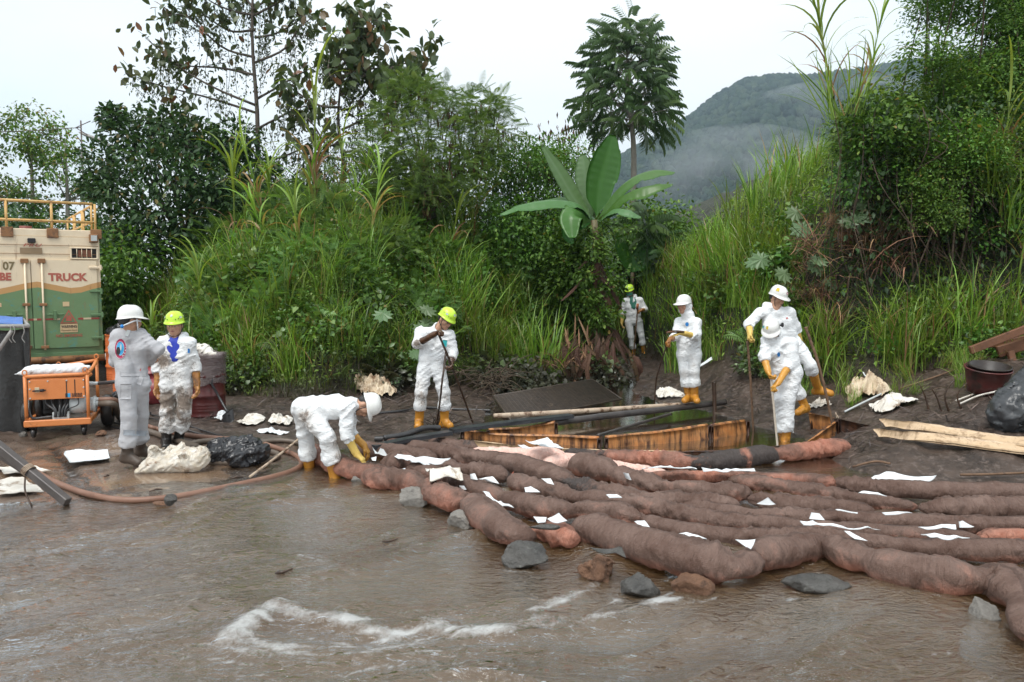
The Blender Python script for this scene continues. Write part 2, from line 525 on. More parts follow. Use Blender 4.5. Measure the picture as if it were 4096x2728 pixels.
def land(px, py):
    """point of the land or water surface seen at a pixel"""
    d = ray(px, py); Y = np.linspace(2.5, 60, 1400)
    X = d[0] / d[1] * Y; Z = CAM_Z + d[2] / d[1] * Y
    hh = np.maximum(H(X, Y), 0)
    k = np.argmax(Z < hh) if np.any(Z < hh) else len(Y) - 1
    return np.array([X[k], Y[k], hh[k]])
def hz(x, y): return float(H(np.array([x]), np.array([y]))[0])
def graded(lo, hi, step, far, g=1.18):
    a = list(np.arange(lo, hi + step / 2, step)); s = step
    while a[-1] < far: s *= g; a.append(a[-1] + s)
    s = step; b = []
    x = lo
    while x > -far: s *= g; x -= s; b.append(x)
    return np.array(b[::-1] + a)
gx = graded(-9.5, 9.5, 0.06, 2500); gy = graded(2.2, 20.0, 0.06, 2500)
GX, GY = np.meshgrid(gx, gy, indexing='ij')
GZ = H(GX, GY)
d_w = poly_sd(GX, GY, WATER)
slab_a = sstep(-GX, 2.2, 3.0) * sstep(-GY, -9.9, -9.0) * (d_w < 0.35)
def crack(X, Y, pts, w):
    dd = np.full(X.shape, 9.0)
    for a, b in zip(pts[:-1], pts[1:]):
        a = np.array(a[:2]); b = np.array(b[:2]); ab = b - a
        t = np.clip(((X - a[0]) * ab[0] + (Y - a[1]) * ab[1]) / (ab @ ab), 0, 1)
        dd = np.minimum(dd, np.hypot(X - a[0] - t * ab[0], Y - a[1] - t * ab[1]))
    return np.exp(-(dd / w) ** 2)
ck1 = [gp(210, 1810, .05), gp(265, 1855, .05), gp(320, 1925, .05), gp(400, 1985, .05)]
ck2 = [gp(265, 1855, .05), gp(380, 1840, .05), gp(520, 1820, .05), gp(600, 1800, .05)]
ckm = np.maximum(crack(GX, GY, ck1, 0.06), 0.8 * crack(GX, GY, ck2, 0.035))
GZ = GZ - 0.05 * ckm * (0.5 + vnoise(np.stack([GX * 9, GY * 9, GX * 0], -1)))
veg_a = sstep(GY - toe(GX), -0.3, 0.8)
t = NT('ground')
v = t.coord('Position')
mud = t.mixc(t.ramp(t.noise(v, 3.0, 8, 0.7), [(0.35, 0), (0.65, 1)]), (0.022, 0.0135, 0.009), (0.080, 0.052, 0.037))
mud = t.mixc(t.ramp(t.noise(v, 14, 6, 0.7), [(0.52, 0), (0.62, 1)]), mud, (0.115, 0.085, 0.07))
con = t.mixc(t.ramp(t.noise(v, 1.3, 7, 0.7), [(0.35, 0), (0.65, 1)]), (0.095, 0.062, 0.043), (0.20, 0.148, 0.115))
con = t.mixc(t.ramp(t.noise(v, 0.8, 5, 0.6, 0.6), [(0.5, 0), (0.64, 1)]), con, (0.20, 0.125, 0.07))
bed = t.mixc(t.ramp(t.noise(v, 1.1, 7, 0.65), [(0.35, 0), (0.62, 1)]), (0.26, 0.135, 0.028), (0.50, 0.36, 0.19))
bed = t.mixc(t.ramp(t.noise(v, 30, 5, 0.75), [(0.5, 0), (0.75, 0.6)]), bed, (0.42, 0.33, 0.2))
soil = t.mixc(t.ramp(t.noise(v, 5, 7, 0.7), [(0.4, 0), (0.65, 1)]), (0.012, 0.011, 0.006), (0.030, 0.042, 0.013))
c = t.mixc(t.attr('slab'), mud, con)
c = t.mixc(t.attr('veg'), c, soil)
c = t.mixc(t.attr('bed'), c, bed)
c = t.mixc(t.attr('crack'), c, (0.02, 0.015, 0.012))
rg = t.math('ADD', t.math('MULTIPLY', t.attr('slab'), -0.30), t.ramp(t.noise(v, 6, 6, 0.7), [(0.35, 0.30), (0.6, 0.62)]))
rg = t.math('ADD', rg, t.math('MULTIPLY', t.attr('veg'), 0.3))
bk_ = t.n('ShaderNodeBump'); bk_.inputs['Distance'].default_value = .03; t.l(t.noise(v, 38, 8, .75), bk_.inputs['Height']); t.l(t.math('MULTIPLY_ADD', t.attr('slab'), -.55, .7), bk_.inputs['Strength']); nm = bk_.outputs[0]
nm2 = t.bump(t.noise(t.coord('Position', (60, 14, 20)), 1.0, 5, 0.7), 0.25, 0.02, nm)
gs_ = t.bsdf(c, rg, 0.5, 0, nm2); t.l(t.math('MULTIPLY', t.attr('slab'), .8), gs_.node.inputs['Coat Weight']); gs_.node.inputs['Coat Roughness'].default_value = .06
M_GROUND = t.done(gs_)
mb = MB(); mb.add(np.stack([GX, GY, GZ], -1), grid_faces(*GX.shape))
mb.obj('ground', M_GROUND, kind='structure', attrs={'slab': slab_a.ravel(), 'veg': veg_a.ravel(), 'bed': sstep(d_w, 0.0, 0.25).ravel(), 'crack': np.clip(ckm, 0, 1).ravel()})
wx = graded(-8.0, 8.0, 0.028, 60, 1.3); wy = np.concatenate([np.arange(2.6, 10.8, 0.024), np.arange(10.8, 17.3, 0.07)])
WX, WY = np.meshgrid(wx, wy, indexing='ij')
fl = unit(np.array([2.8, 1.36]))                              # along the current
U = WX * fl[0] + WY * fl[1]; Vv = -WX * fl[1] + WY * fl[0]
calm = sstep(WY - (9.3 - 0.25 * (WX - 0.5)), -1.2, 0.6)       # behind the booms the water stands still
calm = np.maximum(calm, sstep(WY, 9.8, 10.8))
warp = (vnoise(np.stack([U * 0.8, Vv * 1.1, U * 0], -1)) - 0.5) * 0.9
big = fbm(np.stack([U * 0.75, (Vv + warp) * 3.4, U * 0 + 5], -1), 3) - 0.5
mid = fbm(np.stack([U * 3.0 + big * 2, (Vv + warp * .6) * 8.5, U * 0 + 9], -1), 3) - 0.5
fine = ridged(np.stack([U * 9, (Vv + warp * .4) * 17, U * 0 + 1], -1), 2) - 0.4
swell = ridged(np.stack([U * .55 + 3, (Vv + warp * 1.4) * 1.25, U * 0 + 7], -1), 2) - .45
Z = (0.085 * swell + 0.050 * big + 0.019 * mid + 0.003 * fine) * (1 - calm) + calm * 0.003 * mid
def line_d(pts):
    dd = np.full(WX.shape, 9.0)
    for a, b in zip(pts[:-1], pts[1:]):
        a = a[:2]; b = b[:2]; ab = b - a
        q = np.clip(((WX - a[0]) * ab[0] + (WY - a[1]) * ab[1]) / (ab @ ab), 0, 1)
        dd = np.minimum(dd, np.hypot(WX - a[0] - q * ab[0], WY - a[1] - q * ab[1]))
    return dd
f1 = line_d([gp(930, 2540), gp(1040, 2480), gp(1110, 2440), gp(1220, 2465), gp(1400, 2480), gp(1560, 2515), gp(1700, 2480), gp(1860, 2490), gp(2020, 2500)])
f2 = line_d([gp(2150, 2430), gp(2280, 2370), gp(2380, 2320)])
f3 = line_d([gp(2150, 2470), gp(2330, 2450), gp(2560, 2410), gp(2680, 2390)])
f4 = line_d([gp(980, 2590), gp(1250, 2560), gp(1500, 2590), gp(1700, 2560)])
fn_ = fbm(np.stack([WX * 11, WY * 11, WX * 0], -1), 4); fn2 = fbm(np.stack([U * 3.2, Vv * 6, U * 0 + 3], -1), 3)
foam = np.exp(-(f1 / 0.085) ** 2) * 1.0 + np.exp(-(f2 / 0.08) ** 2) * 0.8 + np.exp(-(f3 / 0.12) ** 2) * 0.62 + np.exp(-(f4 / 0.18) ** 2) * 0.30 + 0.12 * sstep(-WY, -5.0, -4.2)
bubbly = np.clip(foam, 0, 1)
Z = Z + bubbly * (0.045 * (fbm(np.stack([WX * 13, WY * 13, WX * 0 + 4], -1), 3) - 0.35) + 0.03 * np.exp(-(f1 / 0.2) ** 2))
Z = Z - 0.05 * sstep(-WY, -4.95, -4.5) * sstep(WX, -2.2, -1.4) * (1 - sstep(WX, 1.2, 2.2))
st1 = ridged(np.stack([U * 2.6 + big * 3, (Vv + warp) * 9, U * 0 + 2], -1), 3); st2 = fbm(np.stack([WX * 24, WY * 24, WX * 0 + 6], -1), 3)
f5 = np.minimum(line_d([gp(2020, 2268), gp(2180, 2272)]), np.minimum(line_d([gp(2470, 2384), gp(2640, 2392), gp(2860, 2386)]), line_d([gp(3150, 2384), gp(3400, 2388)])))
foam = foam + .45 * np.exp(-(f5 / .045) ** 2)
fo = np.clip(foam * (.15 + .9 * st1) * (.6 + .8 * fn2) + .22 * sstep(st1, .62, .85) * (1 - calm) * sstep(-WY, -8.4, -6.0), 0, 1)
t = NT('stream_water')
v = t.coord('Position')
fr = t.n('ShaderNodeFresnel', i_IOR=1.33)
sv = t.coord('Position', (9, 18, 10), (0, 0, -math.atan2(fl[1], fl[0])))
h1 = t.noise(sv, 0.9, 4, 0.58, 0.9); h2 = t.noise(sv, 3.2, 3, 0.55, 0.5)
bs_ = t.math('MULTIPLY', t.math('SUBTRACT', 1.0, t.attr('calm')), 0.9)
bs_ = t.math('ADD', bs_, 0.05)
b1 = t.n('ShaderNodeBump'); b1.inputs['Distance'].default_value = 0.032; t.l(bs_, b1.inputs['Strength']); t.l(h1, b1.inputs['Height'])
b2 = t.n('ShaderNodeBump'); b2.inputs['Distance'].default_value = 0.004; t.l(bs_, b2.inputs['Strength']); t.l(h2, b2.inputs['Height']); t.l(b1.outputs[0], b2.inputs['Normal'])
t.l(b2.outputs[0], fr.inputs['Normal'])
gl = t.n('ShaderNodeBsdfGlossy', i_Roughness=0.05); t.l(b2.outputs[0], gl.inputs['Normal']); gl.inputs['Color'].default_value = (0.93, 0.97, 1.0, 1)
trn = t.n('ShaderNodeBsdfTransparent'); trn.inputs['Color'].default_value = (0.80, 0.70, 0.52, 1)
mk = t.n('ShaderNodeBsdfDiffuse')
mcol = t.mixc(t.ramp(t.noise(t.coord('Position', (0.5, 1.1, 1), (0, 0, -0.45)), 1.0, 5, 0.6), [(0.38, 0), (0.62, 1)]), (0.085, 0.048, 0.020), (0.135, 0.095, 0.06))
mcol = t.mixc(t.attr('calm'), mcol, (0.05, 0.03, 0.015))
t.l(mcol, mk.inputs['Color']); t.l(b2.outputs[0], mk.inputs['Normal'])
under = t.n('ShaderNodeMixShader'); t.l(t.attr('murk'), under.inputs[0]); t.l(trn.outputs[0], under.inputs[1]); t.l(mk.outputs[0], under.inputs[2])
wat = t.n('ShaderNodeMixShader'); t.l(t.math('MULTIPLY', fr.outputs[0], 2.4, clamp=True), wat.inputs[0]); t.l(under.outputs[0], wat.inputs[1]); t.l(gl.outputs[0], wat.inputs[2])
fm = t.bsdf((0.56, 0.57, 0.565), 0.35, 0.4, 0, t.bump(t.noise(v, 70, 4, 0.7), 0.9, 0.02))
fin = t.n('ShaderNodeMixShader')
ff = t.ramp(t.math('ADD', t.math('MULTIPLY', t.attr('foam'), .75), t.math('MULTIPLY', t.noise(v, 30, 7, .72, .4), .62)), [(.50, 0), (.92, .78)])
t.l(ff, fin.inputs[0]); t.l(wat.outputs[0], fin.inputs[1]); t.l(fm, fin.inputs[2])
M_WATER = t.done(fin.outputs[0])
mb = MB(); mb.add(np.stack([WX, WY, Z], -1), grid_faces(*WX.shape))
mb.obj('stream_water', M_WATER, kind='structure', attrs={'foam': fo.ravel(), 'murk': np.clip(np.maximum(.18 - 3.2 * (H(WX, WY, False)), .6 * calm), .2, .7).ravel(), 'calm': calm.ravel()})
mx = np.linspace(-260, 900, 150); my = np.linspace(380, 1400, 110)
MX, MY = np.meshgrid(mx, my, indexing='ij')
prof_px = [200, 1200, 1340, 1440, 1560, 1640, 1700, 1760, 1850, 1950, 2100, 2354, 2700, 3300]
prof_py = [640, 520, 420, 352, 290, 236, 200, 190, 188, 178, 165, 150, 170, 230]
Yr = 850.0
rx = [(p - 1177) / 1830 * Yr for p in prof_px]; rz = [CAM_Z + (645 - q) / 1830 * Yr for q in prof_py]
crest = np.interp(MX / MY * Yr, rx, rz)
fall = np.where(MY < Yr, sstep(MY, 380, Yr) ** 0.9, 1 - 0.5 * sstep(MY, Yr, 1500))
MZ = crest * fall - 8 + (fbm(np.stack([MX / 70, MY / 70, MX * 0], -1), 4) - 0.5) * 36 * sstep(MY, 380, 560) * (1 - 0.75 * np.exp(-((MY - Yr) / 120) ** 2)) + (ridged(np.stack([MX / 110, MY / 260, MX * 0 + 2], -1), 2) - 0.5) * 18 * (1 - np.exp(-((MY - Yr) / 120) ** 2))
M_HILL = surf('mountain_soil', (0.018, 0.035, 0.014), (0.035, 0.055, 0.02), 0.02, 0.9, bump=0, coord='Position')
mb = MB(); mb.add(np.stack([MX, MY, MZ], -1), grid_faces(*MX.shape))
mb.obj('mountain', M_HILL, kind='structure')
N = 15000
tx = rng.uniform(40, 620, N); ty = rng.uniform(400, 880, N)
from_ix = np.clip((tx - mx[0]) / (mx[1] - mx[0]), 0, len(mx) - 2); from_iy = np.clip((ty - my[0]) / (my[1] - my[0]), 0, len(my) - 2)
ii, jj = from_ix.astype(int), from_iy.astype(int); fa, fb = from_ix - ii, from_iy - jj
tz = (MZ[ii, jj] * (1 - fa) + MZ[ii + 1, jj] * fa) * (1 - fb) + (MZ[ii, jj + 1] * (1 - fa) + MZ[ii + 1, jj + 1] * fa) * fb
ev, ef = ellipsoid((0, 0, 0), (1, 1, 1), 7, 5)
sc_ = rng.uniform(2.2, 5.0, (N, 1, 1)) * np.array([1, 1, 1.15]) * (0.8 + 0.4 * rng.random((N, len(ev), 1)))
CV = ev[None] * sc_ + np.stack([tx, ty, tz + 1.5], -1)[:, None]
CF = (ef[0][None] + (np.arange(N) * len(ev))[:, None, None]).reshape(-1, 4)
mb = MB(); mb.add(CV, CF, tone=np.repeat(rng.random(N), len(ev)))
M_FAR = leafmat('far_canopy', [(0, (0.010, 0.024, 0.018)), (0.6, (0.022, 0.045, 0.028)), (1, (0.045, 0.07, 0.038))], 0.8, 0.0, 0.2, 0)
mb.obj('mountain_forest', M_FAR, kind='stuff', label='dark forest canopy covering the misty mountain slope', smooth=True)
# ================================================================== VEGETATION
R2 = math.radians
def rot_frames(d, up=None, roll=None):
    """(N,3) directions -> (N,3,3) with columns along, across, normal"""
    d = unit(d)
    if up is None: up = np.broadcast_to(np.array([0, 0, 1.0]), d.shape)
    s = np.cross(up, d); bad = np.linalg.norm(s, axis=1) < 1e-3
    s[bad] = np.array([1.0, 0, 0]); s = unit(s); n = np.cross(d, s)
    if roll is not None:
        c, k = np.cos(roll)[:, None], np.sin(roll)[:, None]
        s, n = s * c + n * k, n * c - s * k
    return np.stack([d, s, n], -1)
def scatter(mb, tv, tf, M, T, tone):
    """places one small template (tv, tf) at N frames M, T"""
    tv = np.asarray(tv, dtype=float); N = len(T)
    V = np.einsum('nij,kj->nki', M, tv) + T[:, None]
    off = (np.arange(N) * len(tv))[:, None, None]
    F = [(np.array([q for q in tf if len(q) == k])[None] + off).reshape(-1, k) for k in sorted({len(q) for q in tf})]
    mb.add(V, F, np.repeat(np.broadcast_to(tone, (N,)), len(tv)))
LEAF2 = ([(0, 0, 0), (.45, .26, .05), (1, 0, -.10), (.45, -.26, .05)], [(0, 3, 2), (0, 2, 1)])
LEAF4 = ([(0, 0, 0), (.3, .22, .05), (.68, .24, .0), (1, 0, -.16), (.68, -.24, .0), (.3, -.22, .05), (.3, 0, 0), (.68, 0, -.04)],
         [(0, 6, 1), (0, 5, 6), (1, 6, 7, 2), (6, 5, 4, 7), (2, 7, 3), (7, 4, 3)])
HEART = ([(0, 0, 0), (-.12, .24, .02), (.12, .42, .03), (.5, .36, .0), (1, 0, -.16), (.5, -.36, .0), (.12, -.42, .03), (-.12, -.24, .02), (.45, 0, -.03)],
         [(0, 8, 2, 1), (8, 3, 2), (8, 4, 3), (8, 5, 4), (8, 6, 5), (0, 7, 6, 8)])
def blades(mb, base, L, W, az, tilt, droop, nseg=4, tone=0.5, fold=0.0):
    """grass-like strips: N curved blades"""
    N = len(base); s = np.linspace(0, 1, nseg + 1)
    ang = tilt[:, None] + droop[:, None] * s[None] ** 1.4
    st = L[:, None] / nseg
    dx = np.sin(ang) * st; dz = np.cos(ang) * st
    rr = np.concatenate([np.zeros((N, 1)), np.cumsum(dx[:, :-1], 1)], 1); zz = np.concatenate([np.zeros((N, 1)), np.cumsum(dz[:, :-1], 1)], 1)
    ca, sa = np.cos(az)[:, None], np.sin(az)[:, None]
    P = np.stack([base[:, None, 0] + rr * ca, base[:, None, 1] + rr * sa, base[:, None, 2] + zz], -1)
    wp = np.interp(s, [0, .15, .5, .8, 1], [.55, .9, 1, .6, .04])
    tw = rng.normal(0, 0.5, N)[:, None]
    sd = np.stack([-np.sin(az + tw[:, 0]), np.cos(az + tw[:, 0]), 0.25 * np.sin(tw[:, 0] * 3)], -1)
    o = sd[:, None] * (W[:, None] * wp[None])[..., None] / 2
    V = np.stack([P - o, P + o], 2).reshape(-1, 3)
    k = (np.arange(N) * (nseg + 1) * 2)[:, None]; i = (np.arange(nseg) * 2)[None]
    a = (k + i)
    F = np.stack([a, a + 1, a + 3, a + 2], -1).reshape(-1, 4)
    mb.add(V, F, np.repeat(np.broadcast_to(tone, (N,)), (nseg + 1) * 2))
    return P
G_STOPS = [(0, (.036, .105, .011)), (0.42, (.125, .275, .030)), (0.74, (.25, .41, .08)), (0.88, (.17, .24, .07)), (0.94, (.36, .26, .11)), (1, (.30, .19, .085))]
M_GRASS = leafmat('grass_leaf', G_STOPS, 0.38, 0.38, 0.5, 0.5)
M_COVER = leafmat('ground_cover_leaf', G_STOPS, 0.42, 0.36, 0.45, 0.0, coat=(0.055, 0.045, 0.036))
M_HERB = leafmat('herb_leaf', [(0, (.025, .08, .014)), (0.6, (.08, .20, .038)), (0.9, (.17, .28, .08)), (1, (.22, .2, .06))], 0.36, 0.25, 0.5, 0.5, coat=(0.055, 0.047, 0.04))
M_FEATHER = leafmat('feathery_leaf', [(0, (.045, .13, .03)), (0.7, (.13, .275, .08)), (1, (.20, .33, .12))], 0.5, 0.35, 0.4, 0.3)
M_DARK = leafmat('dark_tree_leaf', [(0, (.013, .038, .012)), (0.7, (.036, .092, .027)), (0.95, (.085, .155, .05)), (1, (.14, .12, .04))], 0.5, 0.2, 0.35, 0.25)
M_SHRUB = leafmat('shrub_leaf', [(0, (.025, .085, .012)), (0.6, (.078, .205, .030)), (0.93, (.17, .31, .06)), (1, (.24, .21, .05))], 0.5, 0.28, 0.35, 0.4)
M_BROWNTREE = leafmat('browning_leaf', [(0, (.028, .058, .021)), (0.45, (.065, .112, .040)), (0.62, (.085, .12, .045)), (0.78, (.12, .105, .045)), (0.92, (.22, .125, .045)), (1, (.09, .055, .03))], 0.42, 0.22, 0.45, 0.2)
M_DROOP = leafmat('drooping_leaf', [(0, (.03, .075, .025)), (0.7, (.07, .15, .052)), (1, (.14, .24, .09))], 0.36, 0.2, 0.5, 0.2)
M_PALE = leafmat('pale_broad_leaf', [(0, (.06, .13, .05)), (1, (.13, .22, .10))], 0.45, 0.2, 0.5, 0.3)
M_DRY = leafmat('dry_leaf', [(0, (.05, .034, .022)), (0.6, (.19, .12, .068)), (1, (.38, .25, .13))], 0.7, 0.2, 0.2, 0.3)
M_BARK = surf('tree_bark', (0.05, 0.038, 0.03), (0.12, 0.10, 0.08), 9, 0.85, bump=0.6, bscale=30, bdist=0.03, stretch=(1, 1, 0.3))
M_PALEBARK = surf('pale_bark', (0.16, 0.14, 0.115), (0.27, 0.25, 0.21), 7, 0.8, bump=0.4, bscale=30, stretch=(1, 1, 0.4))
M_VINE = surf('dry_vine', (0.03, 0.021, 0.014), (0.105, 0.072, 0.045), 12, 0.85, bump=0.4)
def tpl_grass(n, Lr, spread, droop, W=(.010, .022), dry=.08):
    mb = MB()
    b = np.stack([rng.normal(0, spread, n), rng.normal(0, spread, n), np.zeros(n) - .05], -1)
    L = rng.uniform(*Lr, n)
    az = rng.uniform(0, 2 * math.pi, n)
    tone = np.clip(rng.beta(2.2, 2.2, n) * .92, 0, .9); tone[rng.random(n) < dry] = rng.uniform(.9, 1)
    blades(mb, b, L, rng.uniform(*W, n), az, np.abs(rng.normal(.16, .16, n)), rng.uniform(.3, droop, n), 5, tone)
    return mb.mesh('tall_grass', M_GRASS)
LEAVES = {}
def pair(ms, mb, name, mat):
    a = ms.mesh(name, mat); LEAVES[a.name] = mb.mesh('leaves', mat); return a
GRASS = [tpl_grass(52, (.6, 1.35), .13, 1.7) for _ in range(4)]
REED = [tpl_grass(26, (1.0, 1.9), .10, 1.1, (.022, .038), .05) for _ in range(4)]
DRYG = []
for _ in range(3):
    mb = MB(); n = 60
    b = np.stack([rng.normal(0, .14, n), rng.normal(0, .14, n), np.zeros(n)], -1)
    blades(mb, b, rng.uniform(.5, 1.2, n), rng.uniform(.008, .022, n), rng.uniform(0, 6.28, n), rng.uniform(.2, 1.2, n), rng.uniform(1.3, 2.6, n), 5, rng.random(n))
    DRYG.append(mb.mesh('dry_grass', M_DRY))
def tpl_cane(h, n, L, seed):
    r = np.random.default_rng(seed); mb = MB()
    lean = r.normal(0, .06, 2)
    P = np.array([[lean[0] * s * h, lean[1] * s * h, s * h] for s in np.linspace(0, 1, 6)])
    mb.add(*tube(P, np.linspace(.022, .010, 6), 6), tone=.55)
    s = np.sort(r.uniform(.25, 1, n)); b = np.stack([lean[0] * s * h, lean[1] * s * h, s * h], -1)
    az = np.arange(n) * 2.4 + r.normal(0, .4, n)
    tone = np.where(s < .5, r.uniform(.86, 1, n), r.uniform(.3, .85, n))
    blades(mb, b, r.uniform(.7, 1.1, n) * L, r.uniform(.035, .055, n), az, r.uniform(.15, .5, n) * (1.6 - s), r.uniform(1.2, 2.6, n) * (1.35 - .5 * s), 8, tone)
    return mb.mesh('cane_plant', M_GRASS)
CANE = [tpl_cane(h, n, L, k) for k, (h, n, L) in enumerate([(1.9, 16, 1.3), (2.5, 20, 1.4), (1.5, 14, 1.2), (3.0, 20, 1.5)])]
def tpl_herb(n, leaf, size, rad, mat, seed, squash=.7):
    r = np.random.default_rng(seed); mb = MB(); ms = MB()
    d = unit(r.normal(0, 1, (n, 3))); d[:, 2] = np.abs(d[:, 2])
    q = d * rad * (r.random(n) ** .45)[:, None] * (.75 + .5 * vnoise(d * 2.4 + seed))[:, None]; q[:, 2] *= squash * 1.6
    o = d * [1, 1, .35] + r.normal(0, .5, (n, 3)) + np.array([0, 0, -.15])
    M = rot_frames(o, roll=r.normal(0, .5, n)) * (r.uniform(.6, 1.2, n) * size)[:, None, None]
    scatter(mb, *leaf, M, q, np.clip(r.normal(.5, .22, n) , 0, 1))
    for k in range(5):
        a = r.uniform(0, 6.28); e = np.array([math.cos(a), math.sin(a), 0]) * rad * .5 + np.array([0, 0, rad * squash])
        ms.add(*tube(smooth_path([(0, 0, -.1), e * [.3, .3, .6], e], 5), .006, 4), tone=.1)
    return pair(ms, mb, 'leafy_herb', mat)
HERB = [tpl_herb(150, HEART, .11, .50, M_HERB, 3), tpl_herb(170, HEART, .085, .45, M_HERB, 4), tpl_herb(260, LEAF4, .10, .50, M_HERB, 5), tpl_herb(260, LEAF4, .075, .42, M_HERB, 6)]
SHRUB = [tpl_herb(1500, LEAF2, .085, .85, M_SHRUB, 11, .75), tpl_herb(1500, LEAF2, .075, .8, M_SHRUB, 12, .8), tpl_herb(1100, LEAF4, .11, .9, M_SHRUB, 13, .7)]
def tpl_feather(nf, fl_, rad, h, seed):
    """finely divided fronds on thin stems"""
    r = np.random.default_rng(seed); mb = MB(); ms = MB()
    np_ = 11; tv, tf = [], []
    for i in range(np_):
        for sg in (-1, 1):
            x = .1 + .86 * i / np_; w = .30 * math.sin(math.pi * (.16 + .8 * i / np_)); k = len(tv)
            tv += [(x, 0, -.12 * x * x), (x + .09, sg * w, -.12 * x * x - .03), (x + .055, sg * w * .5 - sg * .0, -.12 * x * x), (x + .035, 0, -.12 * x * x)]
            tv[-2] = (x + .085, sg * w * .45, -.12 * x * x - .01)
            tf += [(k, k + 2, k + 1), (k, k + 3, k + 2)]
    d = unit(r.normal(0, 1, (nf, 3))); d[:, 2] = np.abs(d[:, 2]) * .8
    q = d * rad * (r.random(nf) ** .4)[:, None]; q[:, 2] = q[:, 2] * 1.2 + h * r.random(nf) ** .7
    o = d * [1, 1, .5] + r.normal(0, .35, (nf, 3)) + [0, 0, -.05]
    scatter(mb, tv, tf, rot_frames(o, roll=r.normal(0, .35, nf)) * (r.uniform(.7, 1.25, nf) * fl_)[:, None, None], q, np.clip(r.normal(.5, .25, nf), 0, 1))
    for k in range(7):
        a = r.uniform(0, 6.28); e = np.array([math.cos(a) * rad * .6, math.sin(a) * rad * .6, h + rad * .5])
        ms.add(*tube(smooth_path([(0, 0, -.1), e * [.35, .35, .6], e], 6), np.linspace(.014, .004, 6), 5), tone=0)
    return pair(ms, mb, 'feathery_shrub', M_FEATHER)
FEATHER = [tpl_feather(110, .30, .55, .5, 21), tpl_feather(130, .26, .6, .7, 22), tpl_feather(90, .34, .6, .4, 23)]
def tpl_fern(n, L, seed, mat):
    r = np.random.default_rng(seed); mb = MB(); ms = MB()
    for k in range(n):
        az = k * 2.4 + r.normal(0, .3); Lk = L * r.uniform(.7, 1.1); t0 = r.uniform(.3, .8); dr = r.uniform(.9, 1.8)
        s = np.linspace(0, 1, 15); ang = t0 + dr * s
        rr = np.cumsum(np.sin(ang)) * Lk / 15; zz = np.cumsum(np.cos(ang)) * Lk / 15
        P = np.stack([rr * math.cos(az), rr * math.sin(az), zz], -1)
        side = np.array([-math.sin(az), math.cos(az), 0]); T = unit(np.gradient(P, axis=0))
        w = .24 * Lk * np.sin(math.pi * (.12 + .86 * s)); tone = r.uniform(.3, .8)
        for sg in (-1, 1):
            o = side * sg + T * .55 + np.array([0, 0, -.2])
            M = rot_frames(o)[2:] * w[2:, None, None]
            M[:, :, 1] *= .42
            scatter(mb, *LEAF2, M, P[2:], tone)
        ms.add(*tube(P, np.linspace(.006, .002, 15), 4), tone=.1)
    return pair(ms, mb, 'fern', mat)
FERN = [tpl_fern(8, .75, 31, M_HERB), tpl_fern(7, .6, 32, M_HERB)]
def tpl_lobed(n, seed):
    """plant with a few large pale leaves, deeply lobed"""
    lv = [(0, 0, 0)]; a = np.linspace(-1, 1, 19); out = []
    for i, u in enumerate(a):
        rr = (.62 + .38 * (1 - abs(u))) * (1.0 if i % 2 else .66)
        out.append((.42 + rr * .6 * math.cos(u * 2.7), rr * .55 * math.sin(u * 2.7), -.09 * rr + (.05 if i % 2 else 0)))
    lv += [(.42, 0, .02)] + out
    lf = [(1, 2 + i, 3 + i) for i in range(18)] + [(0, 2, 1), (0, 1, 20)]
    return lv, lf
LOBED = tpl_lobed(0, 0)
def put(me, name, loc, label, cat, group=None, s=1.0, rz=None, sz=None, tilt=0.0):
    o = bpy.data.objects.new(name, me); COL.objects.link(o)
    o.location = tuple(loc); o.scale = (s, s, s * (sz or 1)); o.rotation_euler = (rng.normal(0, tilt) if tilt else 0, rng.normal(0, tilt) if tilt else 0, rng.uniform(0, 6.28) if rz is None else rz)
    if me.name in LEAVES: mesh_obj('leaves', LEAVES[me.name], o, local=True, kind='stuff')
    return tag(o, label.replace('@', words(loc)).replace('#', words(loc, 'right bank')), cat, group)
def words(p, bank='slope'):
    px = 2048 + FPX * p[0] / p[1]; t_ = p[1] - float(toe(p[0]))
    col = [w for k, w in ((640, 'beside the truck'), (900, 'behind the two standing workers'), (1200, 'behind the black shovel'), (1560, 'behind the bent worker'), (1900, 'behind the worker with poles'), (2250, 'behind the grating'), (2480, 'by the banana plant'), (2700, 'by the masked worker'), (3000, 'behind the hooded worker'), (3250, 'behind the tall worker'), (3600, 'above the stained sack'), (9999, 'above the red buckets')) if px < k][0]
    return ('low on' if t_ < 1 else 'halfway up' if t_ < 2.5 else 'high on') + ' the ' + bank + ' ' + col
def spot(px, Y):
    X = (px - 2048) / FPX * Y
    return np.array([X, Y, hz(X, Y)])
def on_slope(n, x0, x1, y1, tmin=-.1):
    X = rng.uniform(x0, x1, n); Y = rng.uniform(9.5, y1, n)
    T = Y - toe(X); k = (T > tmin) & (poly_sd(X, Y, WATER) < -.15) & (np.abs(X) < Y * .68)
    return X[k], Y[k], T[k]
mb = MB()
X, Y, T = on_slope(210000, -13, 11, 21)
keep = rng.random(len(X)) < np.clip(1.15 - T * .09, .3, 1) * (0.3 + .7 * sstep(T, -.1, .6)) * np.where(X > 3.2, np.where((X > 5.0) & (T > .8), .18, .5 + .5 * sstep(T, .2, 1.2)), 1)
X, Y, T = X[keep], Y[keep], T[keep]; n = len(X); Zg = H(X, Y)
print('cover blades', n)
dens = fbm(np.stack([X * .7, Y * .7, X * 0 + 8], -1), 2)
tone = np.clip(rng.normal(.42, .18, n) + (dens - .5) * .5, 0, .86); tone[rng.random(n) < .07] = rng.uniform(.9, 1)
Lb = rng.uniform(.18, .55, n) * (.55 + .9 * dens) * (.6 + .4 * sstep(T, 0, 1.5))
